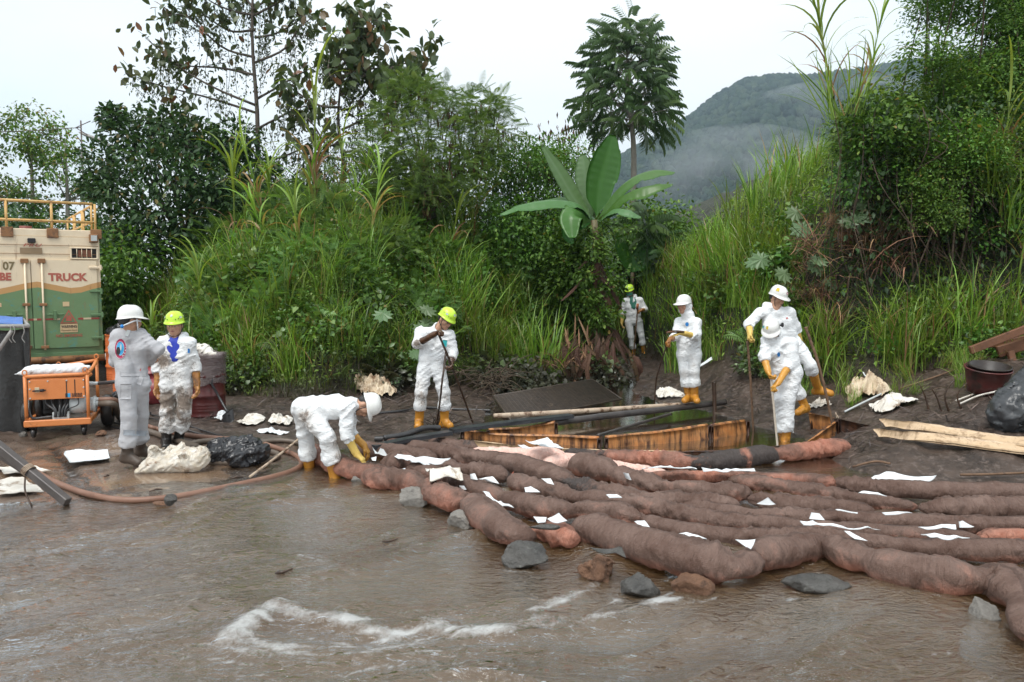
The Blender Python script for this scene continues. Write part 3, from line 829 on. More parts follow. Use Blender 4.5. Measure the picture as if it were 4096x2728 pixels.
blades(mb, np.stack([X, Y, Zg - .02], -1), Lb, rng.uniform(.008, .018, n), rng.uniform(0, 6.28, n), np.abs(rng.normal(.25, .25, n)), rng.uniform(.4, 1.9, n), 3, tone)
X, Y, T = on_slope(70000, -12, 11, 20); n = len(X); Zg = H(X, Y)
M = rot_frames(np.stack([rng.normal(0, 1, n), rng.normal(-.6, .8, n), rng.normal(-.1, .45, n)], -1), roll=rng.normal(0, .4, n)) * rng.uniform(.04, .11, n)[:, None, None]
scatter(mb, *LEAF2, M, np.stack([X, Y, Zg + rng.uniform(.02, .45, n)], -1), np.clip(rng.normal(.38, .2, n), 0, .86))
mb.obj('ground_cover', M_COVER, kind='stuff', label='low grass and weeds covering the whole slope')
mb = MB()
n = 26000
X = rng.uniform(-6, 9, n); Y = rng.uniform(8.6, 16.5, n)
d = -poly_sd(X, Y, WATER); T = Y - toe(X)
k = (d > .02) & (T < .9) & (X > -4.6 + .3 * (Y - 10)) & (np.abs(X) < Y * .66) & (rng.random(n) < .35 + .65 * sstep(vnoise(np.stack([X * 1.6, Y * 1.6, X * 0], -1)), .35, .6)) & ~((X < -2.0) & (Y < 10.3))
X, Y = X[k], Y[k]; n = len(X); Zg = H(X, Y)
blades(mb, np.stack([X, Y, Zg + .01], -1), rng.uniform(.08, .34, n), rng.uniform(.006, .016, n), rng.normal(.5, 1.2, n), rng.uniform(1.15, 1.65, n), rng.uniform(-.1, .5, n), 2, rng.random(n))
M_STRAW = leafmat('oily_straw', [(0, (.012, .009, .007)), (0.55, (.05, .038, .03)), (0.85, (.10, .082, .068)), (1, (.20, .155, .11))], 0.32, 0.0, 0.5, 0)
mb.obj('oily_straw', M_STRAW, kind='stuff', label='trampled oily straw and stems strewn over the mud')
def zone(n, x0, x1, t0, t1, f=None):
    out = []
    while len(out) < n:
        x = rng.uniform(x0, x1); y = toe(x) + rng.uniform(t0, t1)
        if abs(x) < y * .66 and (f is None or f(x, y)): out.append(np.array([x, y, hz(x, y)]))
    return out
for p in zone(190, -8.4, 1.4, .3, 5.0):
    put(GRASS[rng.integers(4)], 'tall_grass', p, 'clump of long arching green grass @', 'grass clump', 'clumps of arching grass on the slope', rng.uniform(.7, 1.25), tilt=.1)
for p in zone(60, 3.7, 7.6, .0, 3.6, lambda x, y: x < 4.7 or y - toe(x) < .35):
    put(GRASS[rng.integers(4)], 'tall_grass', p, 'clump of long green grass #', 'grass clump', 'clumps of grass on the right bank', rng.uniform(.6, 1.2), tilt=.12)
for p in zone(30, .9, 3.6, -.4, 3.5, lambda x, y: not (2.2 < x < 3.4 and y < 19.9)):
    put(GRASS[rng.integers(4)], 'tall_grass', p, 'clump of long green grass @', 'grass clump', 'clumps of grass around the banana plant', rng.uniform(.6, 1.0), tilt=.12)
for px, Y, s in [(2720, 16.4, .85), (2775, 17.0, 1.0), (2840, 16.2, .95), (2900, 16.8, 1.05), (2960, 16.2, 1.0), (3010, 17, 1.1), (3060, 16.0, 1.0), (3120, 16.6, 1.05), (3180, 16.0, 1.0), (3240, 16.6, .95), (2680, 16.9, .75), (2930, 17.6, 1.1), (3080, 17.6, 1.15), (3160, 17.3, 1.1), (2810, 17.6, 1.0), (2990, 15.4, .8), (3130, 15.4, .8), (2870, 15.6, .75)]:
    put(REED[rng.integers(4)], 'reed_clump', spot(px, Y), 'clump of bright upright reeds @', 'reed clump', 'reeds between banana plant and overgrown bank', s * .82, tilt=.06)
for px, Y, s in [(2140, 16.4, .95), (2185, 16.0, 1.0), (2080, 16.2, .8), (1900, 16.5, .9), (1830, 16.3, .95), (2010, 17, .85), (2230, 16.7, .8), (1330, 17.0, .8), (1600, 17.2, .85)]:
    put(REED[rng.integers(4)], 'reed_clump', spot(px, Y), 'upright green reed clump on the slope left of the banana plant', 'reed clump', 'reeds left of the banana plant', s, tilt=.06)
canes = [(1265, 16.4, 1, 1.25, 'tall cane plant with long drooping pale leaves standing above the middle slope'),
         (945, 17.4, 0, 1.1, 'cane plant with arching leaf fountain in front of the dark tree'),
         (800, 15.6, 2, .95, 'small cane plant with bowed leaves right of the truck'),
         (600, 15.6, 2, .8, 'short cane plant with hanging leaves just right of the truck box'),
         (1090, 17.0, 0, .9, 'pale cane plant left of the tall drooping cane'),
         (1480, 17.2, 0, .85, 'cane plant at the foot of the feathery tree')]
for px, Y, k, s, lab in canes:
    put(CANE[k], 'cane_plant', spot(px, Y), lab, 'cane plant', None, s, rz=rng.uniform(0, 6))
for p in zone(70, -7.6, 1.2, .0, 2.6):
    put(HERB[rng.integers(4)], 'leafy_herb', p, 'mound of round leafed vine @', 'leafy plant', 'leafy vines at the foot of the slope', rng.uniform(.7, 1.25), tilt=.2)
for px, Y, s in [(1960, 14.9, 1.1), (2040, 15.1, 1.2), (2120, 15.2, 1.15), (2060, 14.7, .9), (2180, 15.8, 1.0), (1990, 15.7, 1.25)]:
    put(HERB[rng.integers(2)], 'leafy_herb', spot(px, Y), 'dense mound of heart shaped leaves beside the black grating', 'leafy plant', 'heart leafed mounds beside the grating', s, tilt=.1)
for p in zone(44, 3.9, 7.6, -.2, 2.8, lambda x, y: x < 5.0 or y - toe(x) < .8):
    put(HERB[rng.integers(4)], 'leafy_herb', p, 'leafy weed growing #', 'leafy plant', 'leafy weeds on the right bank', rng.uniform(.6, 1.0), tilt=.2)
for p in zone(46, -7.5, 1.0, .6, 4.5):
    put(FEATHER[rng.integers(3)], 'feathery_shrub', p, 'shrub of finely divided pale leaves @', 'shrub', 'feathery shrubs on the slope', rng.uniform(.6, 1.1), tilt=.1)
for p in zone(26, -5, 4.5, -.1, 1.8):
    put(FERN[rng.integers(2)], 'fern', p + [0, 0, .1], 'fern with drooping fronds @', 'fern', 'ferns along the foot of the slope', rng.uniform(.7, 1.2), tilt=.25)
for p in zone(30, -7.5, 1.0, .8, 4.8):
    put(SHRUB[rng.integers(3)], 'green_shrub', p - [0, 0, .2], 'low green shrub half buried in grass @', 'shrub', 'low shrubs in the slope grass', rng.uniform(.5, .95), tilt=.2)
for p in zone(40, -6.8, 1.0, 1.2, 4.6):
    put(HERB[rng.integers(4)], 'leafy_herb', p + [0, 0, .15], 'leafy weed mound in the grass @', 'leafy plant', 'weed mounds on the slope', rng.uniform(.8, 1.3), tilt=.2)
for p in zone(18, -7.2, .8, 3.6, 6.2):
    put(FEATHER[rng.integers(3)], 'feathery_shrub', p, 'tall feathery shrub @', 'shrub', 'tall feathery shrubs on the slope', rng.uniform(1.1, 1.7), tilt=.1)
for p in zone(16, -7.4, .8, 2.2, 5.8):
    put(CANE[rng.integers(3)], 'cane_plant', p, 'cane with long arching blades @', 'cane plant', 'canes on the slope', rng.uniform(.7, 1.0), tilt=.15)
for _ in range(16):
    x = rng.uniform(2.3, 3.7); y = rng.uniform(20.2, 22.2); put(GRASS[rng.integers(4)], 'tall_grass', (x, y, hz(x, y)), 'bright grass clump right behind the masked worker', 'grass clump', 'grass behind the masked worker', rng.uniform(.8, 1.2), tilt=.1)
for p in zone(22, 4.2, 7.4, -1.5, -.1):
    put(GRASS[rng.integers(4)], 'tall_grass', p, 'small grass tuft in the mud #', 'grass clump', 'small tufts on the right mud', rng.uniform(.22, .45), tilt=.2)
for _ in range(7):
    c = at(rng.uniform(3230, 3500), rng.uniform(900, 1240), rng.uniform(12.5, 13.2)); put(DRYG[rng.integers(3)], 'dry_grass', c, 'dry straw bunch hanging #', 'dry grass', 'dry straw hanging on the right bank', rng.uniform(.45, .8), tilt=.9)
for px, Y, s, tl in [(3330, 12.6, .9, .2), (3395, 13.1, 1.0, .3), (3460, 12.9, .9, .3), (3540, 12.6, 1.1, .25), (3600, 12.9, 1.0, .25), (2900, 15.4, .7, .2), (2290, 16.4, 1.0, .2), (2240, 15.9, .9, .2), (3290, 12.9, .8, .3)]:
    put(DRYG[rng.integers(3)], 'dry_grass', spot(px, Y) + [0, 0, .35], 'hanging bunch of dry brown grass on the overgrown bank', 'dry grass', 'dry grass bunches on the bank', s, tilt=tl)
def lobed_plant(px, Y, up, n, size, label):
    b = spot(px, Y); root = empty('broad_leaf_plant', b, label, 'plant')
    mb = MB(); tips = []
    for k in range(n):
        a = k * 2.4 + rng.normal(0, .3); e = b + np.array([math.cos(a) * size * rng.uniform(.5, 1.3), math.sin(a) * size * .9 - .1, up + rng.uniform(-.3, .25)])
        mb.add(*tube(smooth_path([b - [0, 0, .1], b + (e - b) * [.3, .3, .7], e], 6), np.linspace(.014, .006, 6), 5), tone=.2)
        tips.append((e, a))
    mb.obj('stem', M_HERB, root)
    lm = MB(); lm.add(*LOBED, tone=.5); me = lm.mesh('leaf', M_PALE, smooth=False)
    for e, a in tips:
        o = mesh_obj('leaf', me, root, local=True)
        M = rot_frames(np.array([[math.cos(a), math.sin(a) * .4 - .3, -.45]]), np.array([[0, -.9, .55]]), roll=rng.normal(0, .25, 1))[0]
        o.matrix_local = Matrix.Translation(Vector(e - b)) @ Matrix(M.tolist()).to_4x4() @ Matrix.Scale(size * rng.uniform(.8, 1.1), 4)
lobed_plant(3140, 13.3, 1.15, 8, .42, 'plant with large pale lobed leaves above the two workers in water')
lobed_plant(3290, 13.2, 1.25, 6, .40, 'plant with big pale lobed leaves at the edge of the dry vines')
lobed_plant(1570, 14.4, .95, 6, .42, 'grey green plant with large lobed leaves left of the worker with poles')
lobed_plant(1590, 14.2, .45, 4, .30, 'small plant with three rounded pale leaves behind the worker with poles')
def limb(mb, pts, r0, r1, n=9, k=7):
    P = smooth_path(pts, n); mb.add(*tube(P, np.linspace(r0, r1, n), k)); return P
def leaf_cloud(mb, C, R_, n, leaf, size, tone=(.5, .22), down=.2, shell=.5, wid=1.0):
    for c, r in zip(C, R_):
        d = unit(rng.normal(0, 1, (n, 3))); q = c + d * (r * (rng.random(n) ** shell)[:, None]) * [1, 1, .75]
        o = d + rng.normal(0, .6, (n, 3)) + [0, 0, -down]
        M = rot_frames(o, roll=rng.normal(0, .6, n)) * (rng.uniform(.6, 1.2, n) * size)[:, None, None]
        M[:, :, 1] *= wid
        scatter(mb, *leaf, M, q, np.clip(rng.normal(*tone, n), 0, 1))
def tree(name, base, label, cat='tree', group=None): return empty(name, base, label, cat, group)
Yd = 19.5
root = tree('dark_tree', spot(760, Yd), 'broad dark evergreen tree with dense glossy leaves right of the truck'); b = np.array(root.location)
tr = MB(); C = []; Rr = []
for px, py, dy, r in [(420, 640, 0, .8), (520, 540, .4, .9), (640, 500, .3, .9), (470, 760, -.5, .9), (600, 640, -.6, 1.0), (740, 560, .2, 1.0), (860, 600, .3, .9), (950, 560, .5, .8), (700, 700, -.8, 1.1), (850, 740, -.6, 1.0), (390, 740, .1, .55), (480, 880, -.5, .9), (620, 850, -.9, 1.0), (760, 880, -.8, 1.0), (900, 880, -.4, .9), (560, 980, -.8, .9), (700, 1010, -.7, .9), (470, 1010, 0, .7), (1010, 690, .3, .8), (1040, 820, .3, .7), (840, 1000, -.3, .8), (450, 470, .6, .45)]:
    c = at(px, py, Yd + dy); C.append(c); Rr.append(r)
    limb(tr, [b + [0, 0, 1.0], (b + c) / 2 + [0, 0, .4], c], .06, .015)
limb(tr, [b - [0, 0, .3], b + [.1, 0, 2], b + [0, .1, 3.6]], .16, .08)
tr.obj('trunk', M_BARK, root)
cr = MB(); leaf_cloud(cr, C, np.array(Rr) * .84, 560, LEAF4, .17, (.5, .27), .3, .5, .85)
cr.obj('crown', M_DARK, root)
def tier_tree(px, Y, top_py, tiers, label, nleaf, lsize, hang=True):
    b = spot(px, Y); top = at(px, top_py, Y)
    root = tree('tiered_tree', b, label)
    tr = MB(); P = limb(tr, [b - [0, 0, .3], b * .6 + top * .4 + [.09, 0, 0], b * .3 + top * .7 - [.06, 0, 0], top], .075, .02, 16)
    fol = MB(); ends = []
    for tpx, tpy, epx, epy, dy, lv in tiers:
        s = at(tpx, tpy, Y); e = at(epx, epy, Y + dy)
        B = limb(tr, [s, s * .65 + e * .35 + rng.normal(0, .13, 3) + [0, 0, -.1], s * .3 + e * .7 + rng.normal(0, .13, 3), e], .035, .007, 12)
        for k in range(6):
            j = rng.integers(3, 11); t_ = B[j] + rng.normal(0, .35, 3) + [0, 0, .15]
            limb(tr, [B[j], (B[j] + t_) / 2 + [0, 0, .04], t_], .010, .004, 4, 4)
            ends.append((t_, lv * .4))
        for j in range(5, 12): ends.append((B[j] + rng.normal(0, .12, 3), lv * (j / 11)))
        if hang:
            for k in range(11):
                j = rng.integers(1, 11); Lh = rng.uniform(.3, 1.1)
                V = smooth_path([B[j], B[j] + [rng.normal(0, .05), 0, -Lh * .5], B[j] + [rng.normal(0, .1), rng.normal(0, .1), -Lh]], 6)
                fol.add(*tube(V, .006, 4), tone=.0)
                nn = 24; q = V[rng.integers(1, 6, nn)] + rng.normal(0, .07, (nn, 3))
                scatter(fol, *LEAF2, rot_frames(rng.normal(0, 1, (nn, 3)) + [0, 0, -.8]) * rng.uniform(.06, .12, nn)[:, None, None], q, np.clip(rng.normal(.48, .18, nn), 0, 1))
    tr.obj('trunk', M_BARK, root)
    lm = {}
    for g in range(6):
        q = MB(); q.add(*LEAF4, tone=[.1, .3, .5, .66, .8, .93][g]); lm[g] = q.mesh('leaf', M_BROWNTREE)
    cnt = 0
    w = np.array([x[1] for x in ends]); order = rng.choice(len(ends), nleaf, p=w / w.sum())
    for i in order:
        e = ends[i][0] + rng.normal(0, .16, 3)
        o_ = rot_frames(np.array([rng.normal(0, .7, 3) + [0, 0, -.75]]), roll=rng.normal(0, .8, 1))[0]
        S = lsize * rng.uniform(.7, 1.25); g = rng.choice(6, p=[.16, .30, .30, .14, .07, .03])
        if cnt < 230:
            o = mesh_obj('leaf', lm[g], root, local=True)
            o.matrix_local = Matrix.Translation(Vector(e - b)) @ Matrix(o_.tolist()).to_4x4() @ Matrix.Scale(S, 4)
        else:
            scatter(fol, *LEAF4, o_[None] * S, e[None], [.1, .3, .5, .66, .8, .93][g])
        cnt += 1
    o = fol.obj('foliage', M_BROWNTREE, root, kind='stuff')
T1 = [(1010, 1050, 730, 960, .3, .7)]
tier_tree(1020, 20.5, -260, [(1020, 640, 720, 560, -.5, 1.2), (1020, 650, 650, 470, .3, 1.2), (1020, 560, 640, 440, -.4, 1.3), (1020, 450, 500, 290, .2, .9), (1020, 420, 580, 150, -.6, 1.2), (1020, 300, 620, 210, .5, 1.1), (1020, 230, 660, 60, -.3, 1.1),
     (1020, 120, 720, 20, .3, 1.1), (1020, 60, 790, -40, -.3, 1.0), (1020, 640, 1290, 520, .4, .8), (1020, 520, 1330, 420, -.4, .9), (1020, 400, 1300, 250, .3, .9), (1020, 250, 1260, 60, -.3, 1.0), (1020, 150, 1240, 40, .3, 1.0), (1020, 60, 1180, -40, .2, 1), (1020, 760, 1330, 720, .3, .5), (1020, 760, 760, 690, -.3, .8), (1020, 40, 900, -120, 0, 1), (1020, 20, 1130, -110, 0, 1)],
     'tall thin tree with tiers of bare branches and drooping brown and green leaves', 1150, .25)
tier_tree(1365, 19.5, 300, [(1365, 330, 1440, 110, 0, 1.3), (1370, 260, 1500, 20, .2, 2.0), (1365, 280, 1420, 40, -.2, 1.2), (1400, 230, 1520, 90, .3, 1.6), (1365, 320, 1600, 250, .2, .9), (1365, 330, 1740, 220, -.3, 1.8), (1365, 380, 1700, 280, .3, 1.3), (1365, 440, 1580, 330, .3, .8), (1365, 430, 1150, 330, -.3, .7), (1365, 520, 1540, 430, .3, .7), (1365, 560, 1120, 480, .3, .6), (1365, 610, 1600, 560, -.3, .5), (1365, 640, 1180, 620, .3, .4), (1365, 350, 1330, 150, 0, 1.2)],
     'dark stemmed tree with big upright leaf bunch and one long branch reaching right', 800, .29)
mb = MB()
for k in range(150):
    px = rng.uniform(780, 1560); py = rng.uniform(560, 900); c = at(px, py, rng.uniform(19.6, 21)); L = rng.uniform(.4, 1.3)
    V = smooth_path([c, c + [rng.normal(0, .2), 0, -L * .5], c + [rng.normal(0, .4), rng.normal(0, .2), -L * .9]], 6); mb.add(*tube(V, .007, 4), tone=.05)
    nn = 26; q = V[rng.integers(0, 6, nn)] + rng.normal(0, .14, (nn, 3))
    scatter(mb, *LEAF2, rot_frames(rng.normal(0, 1, (nn, 3)) + [0, 0, -.6]) * rng.uniform(.06, .13, nn)[:, None, None], q, np.clip(rng.normal(.35, .25, nn), 0, 1))
mb.obj('vine_tangle', M_BROWNTREE, kind='stuff', label='tangle of hanging vines and thin brush between the two thin trees')
def thicket(name, px0, px1, py0, py1, Y0, Y1, n, leaf, size, mat, label, nl=150, r=(.5, .9), tone=(.45, .22), cat='thicket', stems=True):
    mb = MB(); C = [at(rng.uniform(px0, px1), py0 + (py1 - py0) * rng.random() ** 1.0, rng.uniform(Y0, Y1)) for _ in range(n)]
    leaf_cloud(mb, C, rng.uniform(*r, n), nl, leaf, size, tone, .3, .55)
    if stems:
        for c in C[:: 2]:
            g = np.array([c[0] + rng.normal(0, .3), c[1], hz(c[0], c[1])]); mb.add(*tube(smooth_path([g - [0, 0, .1], (g + c) / 2 + rng.normal(0, .15, 3), c], 6), np.linspace(.03, .008, 6), 5), tone=0)
    return mb.obj(name, mat, cat=cat, label=label)
thicket('thicket', 880, 1300, 760, 1010, 18.5, 20.5, 34, LEAF4, .13, M_DARK, 'dark thicket behind the grass at the foot of the thin trees', 190)
thicket('thicket', 1300, 1700, 820, 1050, 17.6, 19.5, 34, LEAF4, .12, M_SHRUB, 'green thicket under the feathery tree', 190)
thicket('thicket', 400, 560, 1000, 1300, 17.4, 18.8, 16, LEAF4, .13, M_SHRUB, 'green bush growing close beside the truck box', 200)
thicket('thicket', 1950, 2330, 600, 900, 18.8, 21, 40, LEAF2, .10, M_SHRUB, 'bushy thicket with small leaves left of the banana plant', 260)
thicket('thicket', 1980, 2420, 820, 1200, 17.9, 19.5, 34, LEAF4, .11, M_SHRUB, 'shaded undergrowth below the bushy thicket', 180)
thicket('thicket', 2480, 2760, 820, 1080, 20.5, 23, 30, LEAF4, .13, M_SHRUB, 'low green thicket right of the banana plant', 190)
thicket('thicket', 2500, 2720, 1080, 1260, 20.6, 22, 22, LEAF4, .12, M_DARK, 'shaded thicket behind the masked worker', 190)
thicket('thicket', 2210, 2400, 900, 1290, 17.5, 18.6, 30, LEAF4, .12, M_SHRUB, 'shaded leafy growth close behind the banana stem', 170, (.3, .6))
thicket('thicket', 2320, 2450, 940, 1300, 16.45, 16.85, 10, LEAF4, .11, M_SHRUB, 'dark creeper wrapped round the banana stem', 150, (.22, .4), stems=False)
thicket('thicket', 2470, 2680, 880, 1140, 21.0, 22.6, 24, LEAF4, .13, M_SHRUB, 'light green growth behind the masked worker', 190, tone=(.7, .2))
thicket('thicket', 1500, 1980, 640, 880, 19.5, 21.5, 30, LEAF4, .12, M_SHRUB, 'pale green brush behind the feathery tree', 170, tone=(.6, .25))
root = tree('feathery_tree', spot(1700, 18.2), 'feathery light green tree with brown pods at the middle of the slope'); b = np.array(root.location)
tr = MB(); cr = MB()
np_ = 12; tv, tf = [], []
for i in range(np_):
    for sg in (-1, 1):
        x = .08 + .88 * i / np_; w = .27 * math.sin(math.pi * (.18 + .78 * i / np_)); k = len(tv)
        tv += [(x, 0, -.15 * x * x), (x + .10, sg * w, -.15 * x * x - .04), (x + .075, sg * w * .5, -.15 * x * x), (x + .03, 0, -.15 * x * x)]; tf += [(k, k + 2, k + 1), (k, k + 3, k + 2)]
pods = MB()
for px, py, dy, r in [(1560, 470, 0, .55), (1640, 400, .3, .55), (1720, 430, 0, .6), (1800, 420, -.3, .6), (1880, 430, .2, .6), (1960, 430, .4, .5), (1600, 560, -.4, .7), (1700, 560, -.5, .7), (1820, 540, -.4, .7), (1920, 540, 0, .6), (1520, 620, 0, .6), (1650, 680, -.6, .7), (1780, 660, -.6, .7), (1900, 640, -.3, .6), (1980, 520, .3, .5), (1480, 720, 0, .5), (1700, 780, -.6, .6), (1560, 780, -.4, .6), (1850, 740, -.3, .6), (1700, 350, .2, .35), (1600, 340, .3, .3)]:
    c = at(px, py, 18.2 + dy); limb(tr, [b + [0, 0, .6], (b + c) / 2 + [.1, 0, .3], c], .03, .006)
    n = 150; d = unit(rng.normal(0, 1, (n, 3))); q = c + d * (r * 1.1 * rng.random(n) ** .5)[:, None] * [1, 1, .7]
    o = d * [1, 1, .4] + rng.normal(0, .4, (n, 3)) + [0, 0, -.1]
    scatter(cr, tv, tf, rot_frames(o, roll=rng.normal(0, .4, n)) * rng.uniform(.25, .42, n)[:, None, None], q, np.clip(rng.normal(.55, .25, n), 0, 1))
    if rng.random() < .8:
        n = 26; q = c + rng.normal(0, .14, (n, 3)) + [0, 0, -.1]
        M = rot_frames(rng.normal(0, .25, (n, 3)) + [0, 0, -1.0]) * rng.uniform(.18, .32, n)[:, None, None]; M[:, :, 1] *= .35
        scatter(pods, *LEAF2, M, q, rng.random(n) * .6)
limb(tr, [b - [0, 0, .3], b + [.1, 0, 1], b + [0, 0, 2.0]], .10, .06)
tr.obj('trunk', M_BARK, root); cr.obj('crown', M_FEATHER, root); pods.obj('pods', M_DRY, root, kind='stuff')
root = tree('pod_bush', spot(2180, 20.5), 'scrubby bush with dark brown hanging pods left of the banana plant', 'bush'); b = np.array(root.location)
tr = MB(); cr = MB(); pods = MB()
for k in range(26):
    px = rng.uniform(1990, 2320); py = rng.uniform(500, 720) + abs(px - 2170) * .12; c = at(px, py, 20.5 + rng.normal(0, .4)); limb(tr, [b + [0, 0, .2], (b + c) / 2 + rng.normal(0, .2, 3), c], .03, .006, 7, 5)
    leaf_cloud(cr, [c + [0, 0, -.3]], [.4], 60, LEAF2, .10, (.4, .2))
    n = 16; q = c + rng.normal(0, .16, (n, 3)); M = rot_frames(rng.normal(0, .3, (n, 3)) + [0, 0, -1.0]) * rng.uniform(.12, .26, n)[:, None, None]; M[:, :, 1] *= .5
    scatter(pods, *LEAF2, M, q, rng.random(n) * .35)
tr.obj('branches', M_BARK, root); cr.obj('foliage', M_SHRUB, root); pods.obj('pods', M_DRY, root, kind='stuff')
Yt = 26.0
root = tree('drooping_tree', spot(2520, Yt), 'tall single tree with pale trunk and drooping feathered leaves against the sky'); b = np.array(root.location)
tr = MB(); cr = MB()
limb(tr, [b - [0, 0, .3], at(2535, 620, Yt), at(2512, 400, Yt), at(2506, 220, Yt)], .12, .03, 16)
np_ = 8; tv, tf = [], []
for i in range(np_):
    for sg in (-1, 1):
        x = .12 + .82 * i / np_; zc = -.42 * x * x; k = len(tv)
        tv += [(x, 0, zc), (x + .07, sg * .13, zc - .07), (x + .10, sg * .20, zc - .27), (x + .0, sg * .09, zc - .16)]; tf += [(k, k + 3, k + 2, k + 1)]
k = len(tv); tv += [(0, .012, 0), (0, -.012, 0), (.5, .008, -.10), (.5, -.008, -.10), (1, 0, -.42)]; tf += [(k, k + 1, k + 3, k + 2), (k + 2, k + 3, k + 4)]
for k in range(86):
    py = 80 + 440 * ((k + .5) / 86) ** .8; hw = np.interp(py, [70, 150, 300, 430, 530], [35, 120, 170, 215, 190]) / FPX * Yt
    a = k * 2.399; rr = hw * rng.uniform(.45, 1.0)
    h0 = at(2508, min(max(py + 70, 210), 510), Yt); ct_ = at(2508, py, Yt); e = ct_ + np.array([math.cos(a) * rr, math.sin(a) * rr, 0])
    limb(tr, [h0, (h0 + e) / 2 + [0, 0, .12], e], .022, .007, 7, 5)
    n = 6; rad = np.array([math.cos(a), math.sin(a), 0.0])
    o = rad * .9 + rng.normal(0, .5, (n, 3)) + [0, 0, .45 - .8 * (py - 80) / 440]
    scatter(cr, tv, tf, rot_frames(o, roll=rng.normal(0, .3, n)) * rng.uniform(.5, .8, n)[:, None, None], e - rad * .15 + rng.normal(0, .10, (n, 3)), np.clip(rng.normal(.55, .25, n), 0, 1))
tr.obj('trunk', M_PALEBARK, root); cr.obj('crown', M_DROOP, root)
for px, py, s in [(2590, 900, 1.0), (2400, 880, .9), (2660, 980, .8), (2300, 920, .8), (2240, 1000, .8), (2740, 1010, .7)]:
    c = at(px, py, 19.8); mb = MB(); n = 26
    d = unit(rng.normal(0, 1, (n, 3))) * [1, 1, .5]
    scatter(mb, tv, tf, rot_frames(d + [0, 0, .25]) * rng.uniform(.5, .8, n)[:, None, None] * s, c + rng.normal(0, .12, (n, 3)), np.clip(rng.normal(.5, .25, n), 0, 1))
    g = np.array([c[0], c[1], hz(c[0], c[1])]); mb.add(*tube(smooth_path([g - [0, 0, .2], (g + c) / 2, c], 5), .03, 5), tone=0)
    mb.obj('sapling', M_DROOP, cat='sapling', label='young sapling with drooping compound leaves around the banana plant', group='saplings around the banana plant')
for px, top, sp, lab in [(110, 520, 1, 'thin grey tree standing behind the truck railing'), (250, 560, 1, 'slender tree between the truck and the dark tree'), (-60, 500, 1, 'thin tree at the left edge behind the truck')]:
    Yb = 30.0; b = spot(px, Yb); root = tree('thin_tree', b, lab); tr = MB(); cr = MB(); tp = at(px + 10, top, Yb)
    limb(tr, [b - [0, 0, .3], b * .5 + tp * .5 + [.15, 0, 0], tp], .14, .03, 10)
    for k in range(22):
        f = rng.uniform(.35, 1); s = b * (1 - f) + tp * f; a = rng.uniform(0, 6.28)
        e = s + np.array([math.cos(a) * rng.uniform(.6, 1.7), math.sin(a) * 1.2, rng.uniform(.1, 1.0)]); limb(tr, [s, (s + e) / 2 - [0, 0, .1], e], .03, .008, 6, 5)
        leaf_cloud(cr, [e, s * .35 + e * .65], [.55, .45], 70, LEAF2, .17, (.6, .25), .5)
    tr.obj('trunk', M_PALEBARK, root); cr.obj('crown', M_SHRUB, root)
thicket('bush', 395, 470, 960, 1000, 21.5, 23, 9, LEAF2, .14, M_SHRUB, 'rounded bright bush seen past the truck railing corner', 240, (.5, .8), (.6, .2), 'bush')
thicket('far_thicket', -250, 420, 860, 1300, 24, 30, 60, LEAF4, .22, M_DARK, 'distant dark thicket behind the truck', 120, (.8, 1.4))
def heap(px0, px1, py0, py1, Y0, Y1, n, kinds, name, label, group, s=(.7, 1.2), cat='shrub'):
    for _ in range(n):
        c = at(rng.uniform(px0, px1), rng.uniform(py0, py1), rng.uniform(Y0, Y1))
        o = put(kinds[rng.integers(len(kinds))], name, c - [0, 0, .4], label, cat, group, rng.uniform(*s), tilt=.35)
        g = np.array([c[0] + rng.normal(0, .25), c[1] + rng.uniform(.1, .7), 0]); g[2] = hz(g[0], g[1]) - .1
        if g[2] < c[2] - .3:
            P = smooth_path([g, (g + c) / 2 + rng.normal(0, .12, 3), c - [0, 0, .3]], 7) - np.array(o.location)
            Mi = np.array((o.rotation_euler.to_matrix() @ Matrix.Scale(o.scale[0], 3)).inverted())
            q = MB(); q.add(*tube(P @ Mi.T, np.linspace(.03, .012, 7), 5), tone=.3); q.obj('stem', M_VINE, o, local=True)
heap(3480, 4150, 330, 720, 12.6, 14.0, 52, SHRUB + [HERB[2]], 'creeper_shrub', 'mass of small leafed green creeper #', 'creeper on the overgrown bank', (.6, .95))
heap(3640, 4150, 560, 860, 12.2, 13.0, 26, SHRUB + HERB[:2], 'creeper_shrub', 'curtain of green creeper hanging #', 'creeper curtain on the right bank', (.5, .8))
heap(3700, 4200, -250, 330, 13.2, 15.0, 44, SHRUB, 'tree_shrub', 'leafy shrub against the sky #', 'leafy shrubs at the top right', (.6, .9))
heap(3370, 3600, 330, 560, 13.0, 13.8, 18, SHRUB, 'creeper_shrub', 'creeper heap overhanging the gully at the left end of the bank', 'creeper heap over the gully', (.4, .6))
heap(3050, 3420, 760, 1050, 14.2, 15.6, 12, HERB, 'leafy_herb', 'bright leafy vine among the reeds', 'leafy vines among the reeds', (.8, 1.2), 'leafy plant')
mb = MB()
for k in range(230):
    px = rng.uniform(3330, 4100) ; py = rng.uniform(420, 1150)
    c = at(px, py, rng.uniform(12.3, 13.4)); L = rng.uniform(.5, 2.2)
    V = smooth_path([c, c + [rng.normal(0, .12), rng.normal(-.1, .15), -L * .45], c + [rng.normal(.05, .3), rng.normal(0, .2), -L]], 8)
    mb.add(*tube(V, rng.uniform(.004, .009), 4), tone=rng.random())
mb.obj('hanging_stems', M_VINE, kind='stuff', label='bare brown creeper stems hanging down the dark bank face')
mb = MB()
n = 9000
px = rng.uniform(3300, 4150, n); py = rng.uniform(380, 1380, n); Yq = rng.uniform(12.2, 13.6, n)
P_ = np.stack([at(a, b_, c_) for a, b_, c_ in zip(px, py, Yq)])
k = rng.random(n) < np.clip((px - 3280) / 250, .1, 1)
